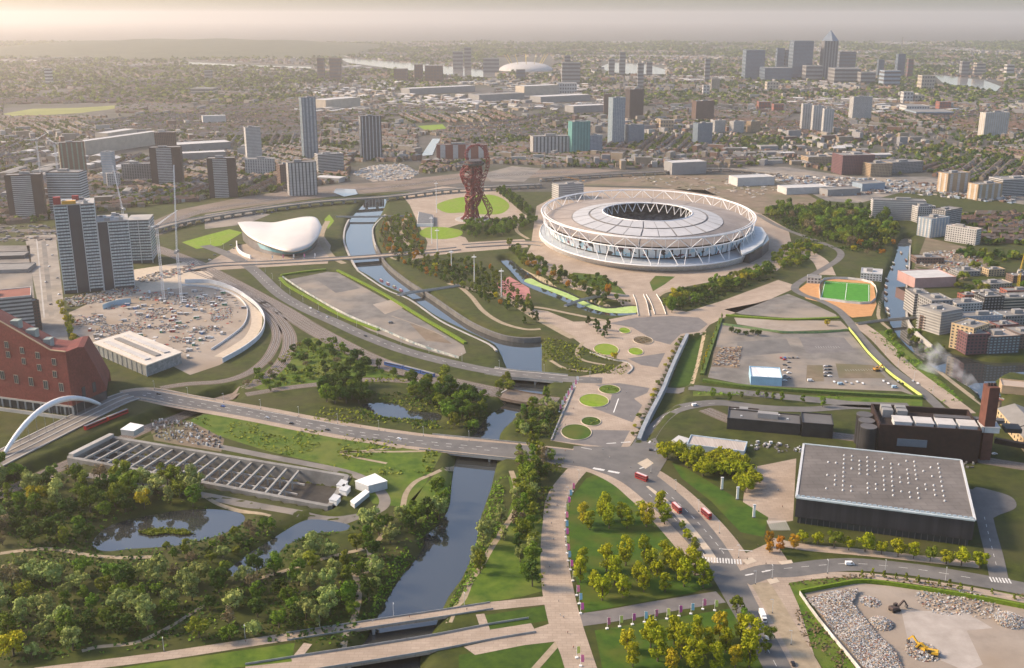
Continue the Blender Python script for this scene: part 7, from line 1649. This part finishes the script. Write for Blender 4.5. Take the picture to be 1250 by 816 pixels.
digger('yellow tracked excavator working on the rubble yard', 1137, 800, 2.7, M_dig); digger('second yellow excavator with reaching arm beside it', 1124, 794, 2.2, M_dig); digger('dark tracked excavator on the bare part of the rubble yard', 1092, 746, .4, W_dkbrown); digger('orange excavator in the coach park', 1070, 453, .4, C('digger_orange',.5,.25,.05))
# ------------------------------------------------------------------ boats
def boat(label, px, py, ang, c, L_=16, group=None):
    x, y = G(px, py, ZW); t = thing('narrowboat', label, 'boat', (x, y, ZW), ang, group)
    h = MB(); pl = [(-L_/2,-.9),(L_/2-2.2,-1.05),(L_/2,0),(L_/2-2.2,1.05),(-L_/2,.9)]; h.prism(pl, -.3, .8); h.obj('hull', c, t); MB().box(-L_/2+1.5,L_/2-4,-.85,.85,.8,1.9).obj('cabin', rs.choice([W_brown,W_white,M_hoard,W_blue,W_red]), t); MB().box(-L_/2+1.3,L_/2-3.8,-.95,.95,1.9,2.0).obj('cabin_roof', rs.choice([W_grey,W_white,M_conc]), t)
for k, (lab, L, a, g) in enumerate([('narrowboat moored below the bank meadow', [(1166,466),(1180,474),(1190,481)], along((1144,452),(1190,480)), 'narrowboats below the bank meadow'), ('narrowboat moored against the lower canal bank', [(1219,488),(1226,490),(1240,460),(1252,461)], 2.0, 'narrowboats at the lower canal bank'),
       ('narrowboat moored beside the pitch towpath', [(1082,342),(1081,350),(1081,358),(1081,366),(1083,378),(1084,384),(1090,322),(1088,328)], 1.5, 'narrowboats beside the pitch towpath'), ('narrowboat moored at the canal yard', [(1106,318),(1107,326),(1100,309),(1106,340)], 1.4, 'narrowboats at the canal yard'), ('purple pontoon boat on the upper river', [(466,343),(474,347),(482,351),(490,355)], along((462,340),(495,358)), 'pontoon boats on the upper river')]):
    for p in L: boat(lab, p[0], p[1], a, C('plum_hull',.18,.08,.16) if 'purple' in lab else rs.choice([W_dgrey, M_black, W_brown]), 12 if 'purple' in lab else 15, g)
# ------------------------------------------------------------------ people
def person_mesh(shirt, trousers):
    mb = bpy.data.meshes.new('tmp'); J = [(0,0,.92),(0,0,1.15),(0,0,1.38),(0,0,1.5),(0,0,1.68),(.1,0,.88),(.13,.05,.48),(.12,0,.06),(.12,.14,.03),(-.1,0,.88),(-.14,-.12,.5),(-.13,-.26,.1),(-.13,-.12,.05),(.2,0,1.38),(.27,.04,1.1),(.25,.16,.85),(-.2,0,1.38),(-.27,-.04,1.1),(-.25,.1,.86)]
    E_ = [(0,1),(1,2),(2,3),(3,4),(0,5),(5,6),(6,7),(7,8),(0,9),(9,10),(10,11),(11,12),(2,13),(13,14),(14,15),(2,16),(16,17),(17,18)]
    rad = [.15,.14,.16,.065,.11,.1,.07,.05,.045,.1,.07,.05,.045,.075,.055,.04,.075,.055,.04]
    mb.from_pydata(J, E_, []); ob_ = bpy.data.objects.new('tmp', mb); col.objects.link(ob_); ob_.modifiers.new('s','SKIN'); mb.skin_vertices[0].data[0].use_root = True
    for i, r in enumerate(rad): mb.skin_vertices[0].data[i].radius = (r, r*.8)
    dg = bpy.context.evaluated_depsgraph_get(); me = bpy.data.meshes.new_from_object(ob_.evaluated_get(dg)); bpy.data.objects.remove(ob_); me.name = 'person'
    sk = mat('skin',(.45,.28,.2),(.5,.32,.23),2,.6)
    me.materials.clear()
    for m in (trousers, shirt, sk): me.materials.append(m)
    for p in me.polygons: z = p.center.z; p.material_index = 2 if z > 1.5 or (abs(p.center.x) > .22 and z < .92) else (1 if z > .93 else 0); p.use_smooth = True
    return me
PM = [('dark coat', person_mesh(M_black, W_dgrey)), ('red top', person_mesh(W_red, W_dgrey)), ('white top', person_mesh(W_white, W_blue)), ('blue top', person_mesh(W_blue, M_black))]
for where, L in [('walking on the banner promenade', [(671,693),(680,618),(684,752),(676,660),(690,600),(693,774),(700,792),(673,640),(682,735),(688,755)]), ('crossing at the plaza junction', [(690,552),(700,566),(744,560),(770,572),(736,550),(812,560)]), ('walking on the plaza', [(700,500),(740,500),(765,480),(730,465),(790,445),(760,415),(690,520),(752,430),(770,510)]), ('waiting at the zebra crossing', [(908,690),(925,668),(912,684),(880,672),(935,690),(900,660)]), ('walking on the parkland footbridge', [(455,761),(500,755),(300,785),(570,746)]), ('walking on the main road pavement', [(363,510),(440,522),(365,511),(470,527)]), ('strolling before the swimming hall', [(308,318),(318,317),(326,318),(336,316),(300,319),(345,315)]), ('on the paved square by the sports hall', [(950,600),(955,620),(930,600)])]:
    for px, py in L:
        i = rs.randrange(4); x, y = G(px, py); o = link('person', PM[i][1], None, (x, y, .45 if 'footbridge' in where else .2), rs.uniform(0,TAU)); setp(o, f'person in a {PM[i][0]} {where}', 'person', f'people {where}')
# ------------------------------------------------------------------ smoke over the canal
sm_pts = [GV(1197,476,-3), GV(1190,470,3), GV(1180,462,8), GV(1168,452,13), GV(1155,446,17), GV(1143,440,20), GV(1130,432,22)]
smk = MB().tube(smooth_line([np.array(p) for p in sm_pts], 4), [1.5+i*.62 for i in range(25)], 12)
m = bpy.data.materials.new('smoke'); m.use_nodes = True; nt = m.node_tree; nt.nodes.remove(nt.nodes['Principled BSDF']); v = nt.nodes.new('ShaderNodeVolumePrincipled'); v.inputs['Color'].default_value = (.9,.93,.97,1)
ge = nt.nodes.new('ShaderNodeNewGeometry'); n_ = nt.nodes.new('ShaderNodeTexNoise'); n_.inputs['Scale'].default_value = .09; n_.inputs['Detail'].default_value = 4; mr = nt.nodes.new('ShaderNodeMapRange'); mr.inputs['From Min'].default_value = .47; mr.inputs['From Max'].default_value = .75; mr.inputs['To Max'].default_value = .05
nt.links.new(ge.outputs['Position'], n_.inputs['Vector']); nt.links.new(n_.outputs['Fac'], mr.inputs['Value']); nt.links.new(mr.outputs['Result'], v.inputs['Density']); nt.links.new(v.outputs['Volume'], nt.nodes['Material Output'].inputs['Volume'])
o = smk.obj('smoke', m); o['kind'] = 'stuff'
bb_ = bmesh.new(); bb_.from_mesh(o.data); bmesh.ops.recalc_face_normals(bb_, faces=bb_.faces); bb_.to_mesh(o.data); bb_.free()

# ------------------------------------------------------------------ patches, bays and islands on the hard ground
for nm, px, m, off in [('tarmac_patch',[(455,372),(478,366),(492,376),(470,384)],M_dirt,.075),('tarmac_patch',[(384,340),(410,338),(440,352),(410,358)],M_asph,.075),('tarmac_patch',[(500,395),(530,404),(552,420),(520,416)],M_brown,.075),('tarmac_patch',[(900,418),(960,414),(968,430),(900,436)],M_asph,.075),('tarmac_patch',[(975,412),(1030,412),(1045,430),(985,432)],M_asphP,.075),
      ('tarmac_patch',[(985,446),(1004,446),(1006,466),(984,466)],M_brown,.075),('tarmac_patch',[(1020,444),(1066,446),(1082,462),(1024,462)],M_brown,.075),('tarmac_patch',[(872,424),(905,424),(902,450),(868,448)],M_brown,.08),('tarmac_patch',[(1100,745),(1180,748),(1250,790),(1180,820),(1110,790)],mat('pale_crushed_stone',(.29,.26,.23),(.40,.365,.33),.06,.95,7),.08),('tarmac_patch',[(1180,770),(1250,764),(1250,800),(1200,812)],M_dirt,.10),
      ('traffic_island',[(778,566),(790,560),(798,566),(788,573)],M_cobble,.26),('traffic_island',[(906,684),(918,681),(924,686),(912,690)],M_cobble,.26),('traffic_island',[(936,708),(948,706),(952,711),(940,714)],M_cobble,.26),('traffic_island',[(858,678),(866,676),(872,684),(864,687)],M_cobble,.26),('traffic_island',[(950,686),(966,684),(968,688),(954,690)],M_cobble,.28),
      ('boulevard_median',[(50,292),(56,292),(66,386),(60,388)],M_asphL,.09),('boulevard_median',[(44,292),(45.5,292),(55,388),(53,388)],M_conc,.10)]:
    sheet(nm, px, off, m)
for (cx, cy, ang, n, ln, w) in [(1010,424,.0,10,5,.2),(930,396,.0,1,1,.2),(1050,452,.1,12,5,.2)]: zebra((cx, cy), ang, n, ln, w, 2.4, .12, 'bay_line')
ribbon('car_park_line', pts([(478,386),(512,398),(545,412)]), 1.6, .12, M_dirt)
# ------------------------------------------------------------------ the morning haze: one closed box of air
hz = MB().box(-32000, 32000, -8000, 48000, -14, 440)
hm = bpy.data.materials.new('haze'); hm.use_nodes = True; nt = hm.node_tree
nt.nodes.remove(nt.nodes['Principled BSDF'])
pv = nt.nodes.new('ShaderNodeVolumePrincipled'); pv.inputs['Color'].default_value = (1.0, 0.895, 0.81, 1)
pv.inputs['Density'].default_value = 0.00006; pv.inputs['Anisotropy'].default_value = 0.62
nt.links.new(pv.outputs['Volume'], nt.nodes['Material Output'].inputs['Volume'])
ho = hz.obj('haze', hm); ho['kind'] = 'stuff'
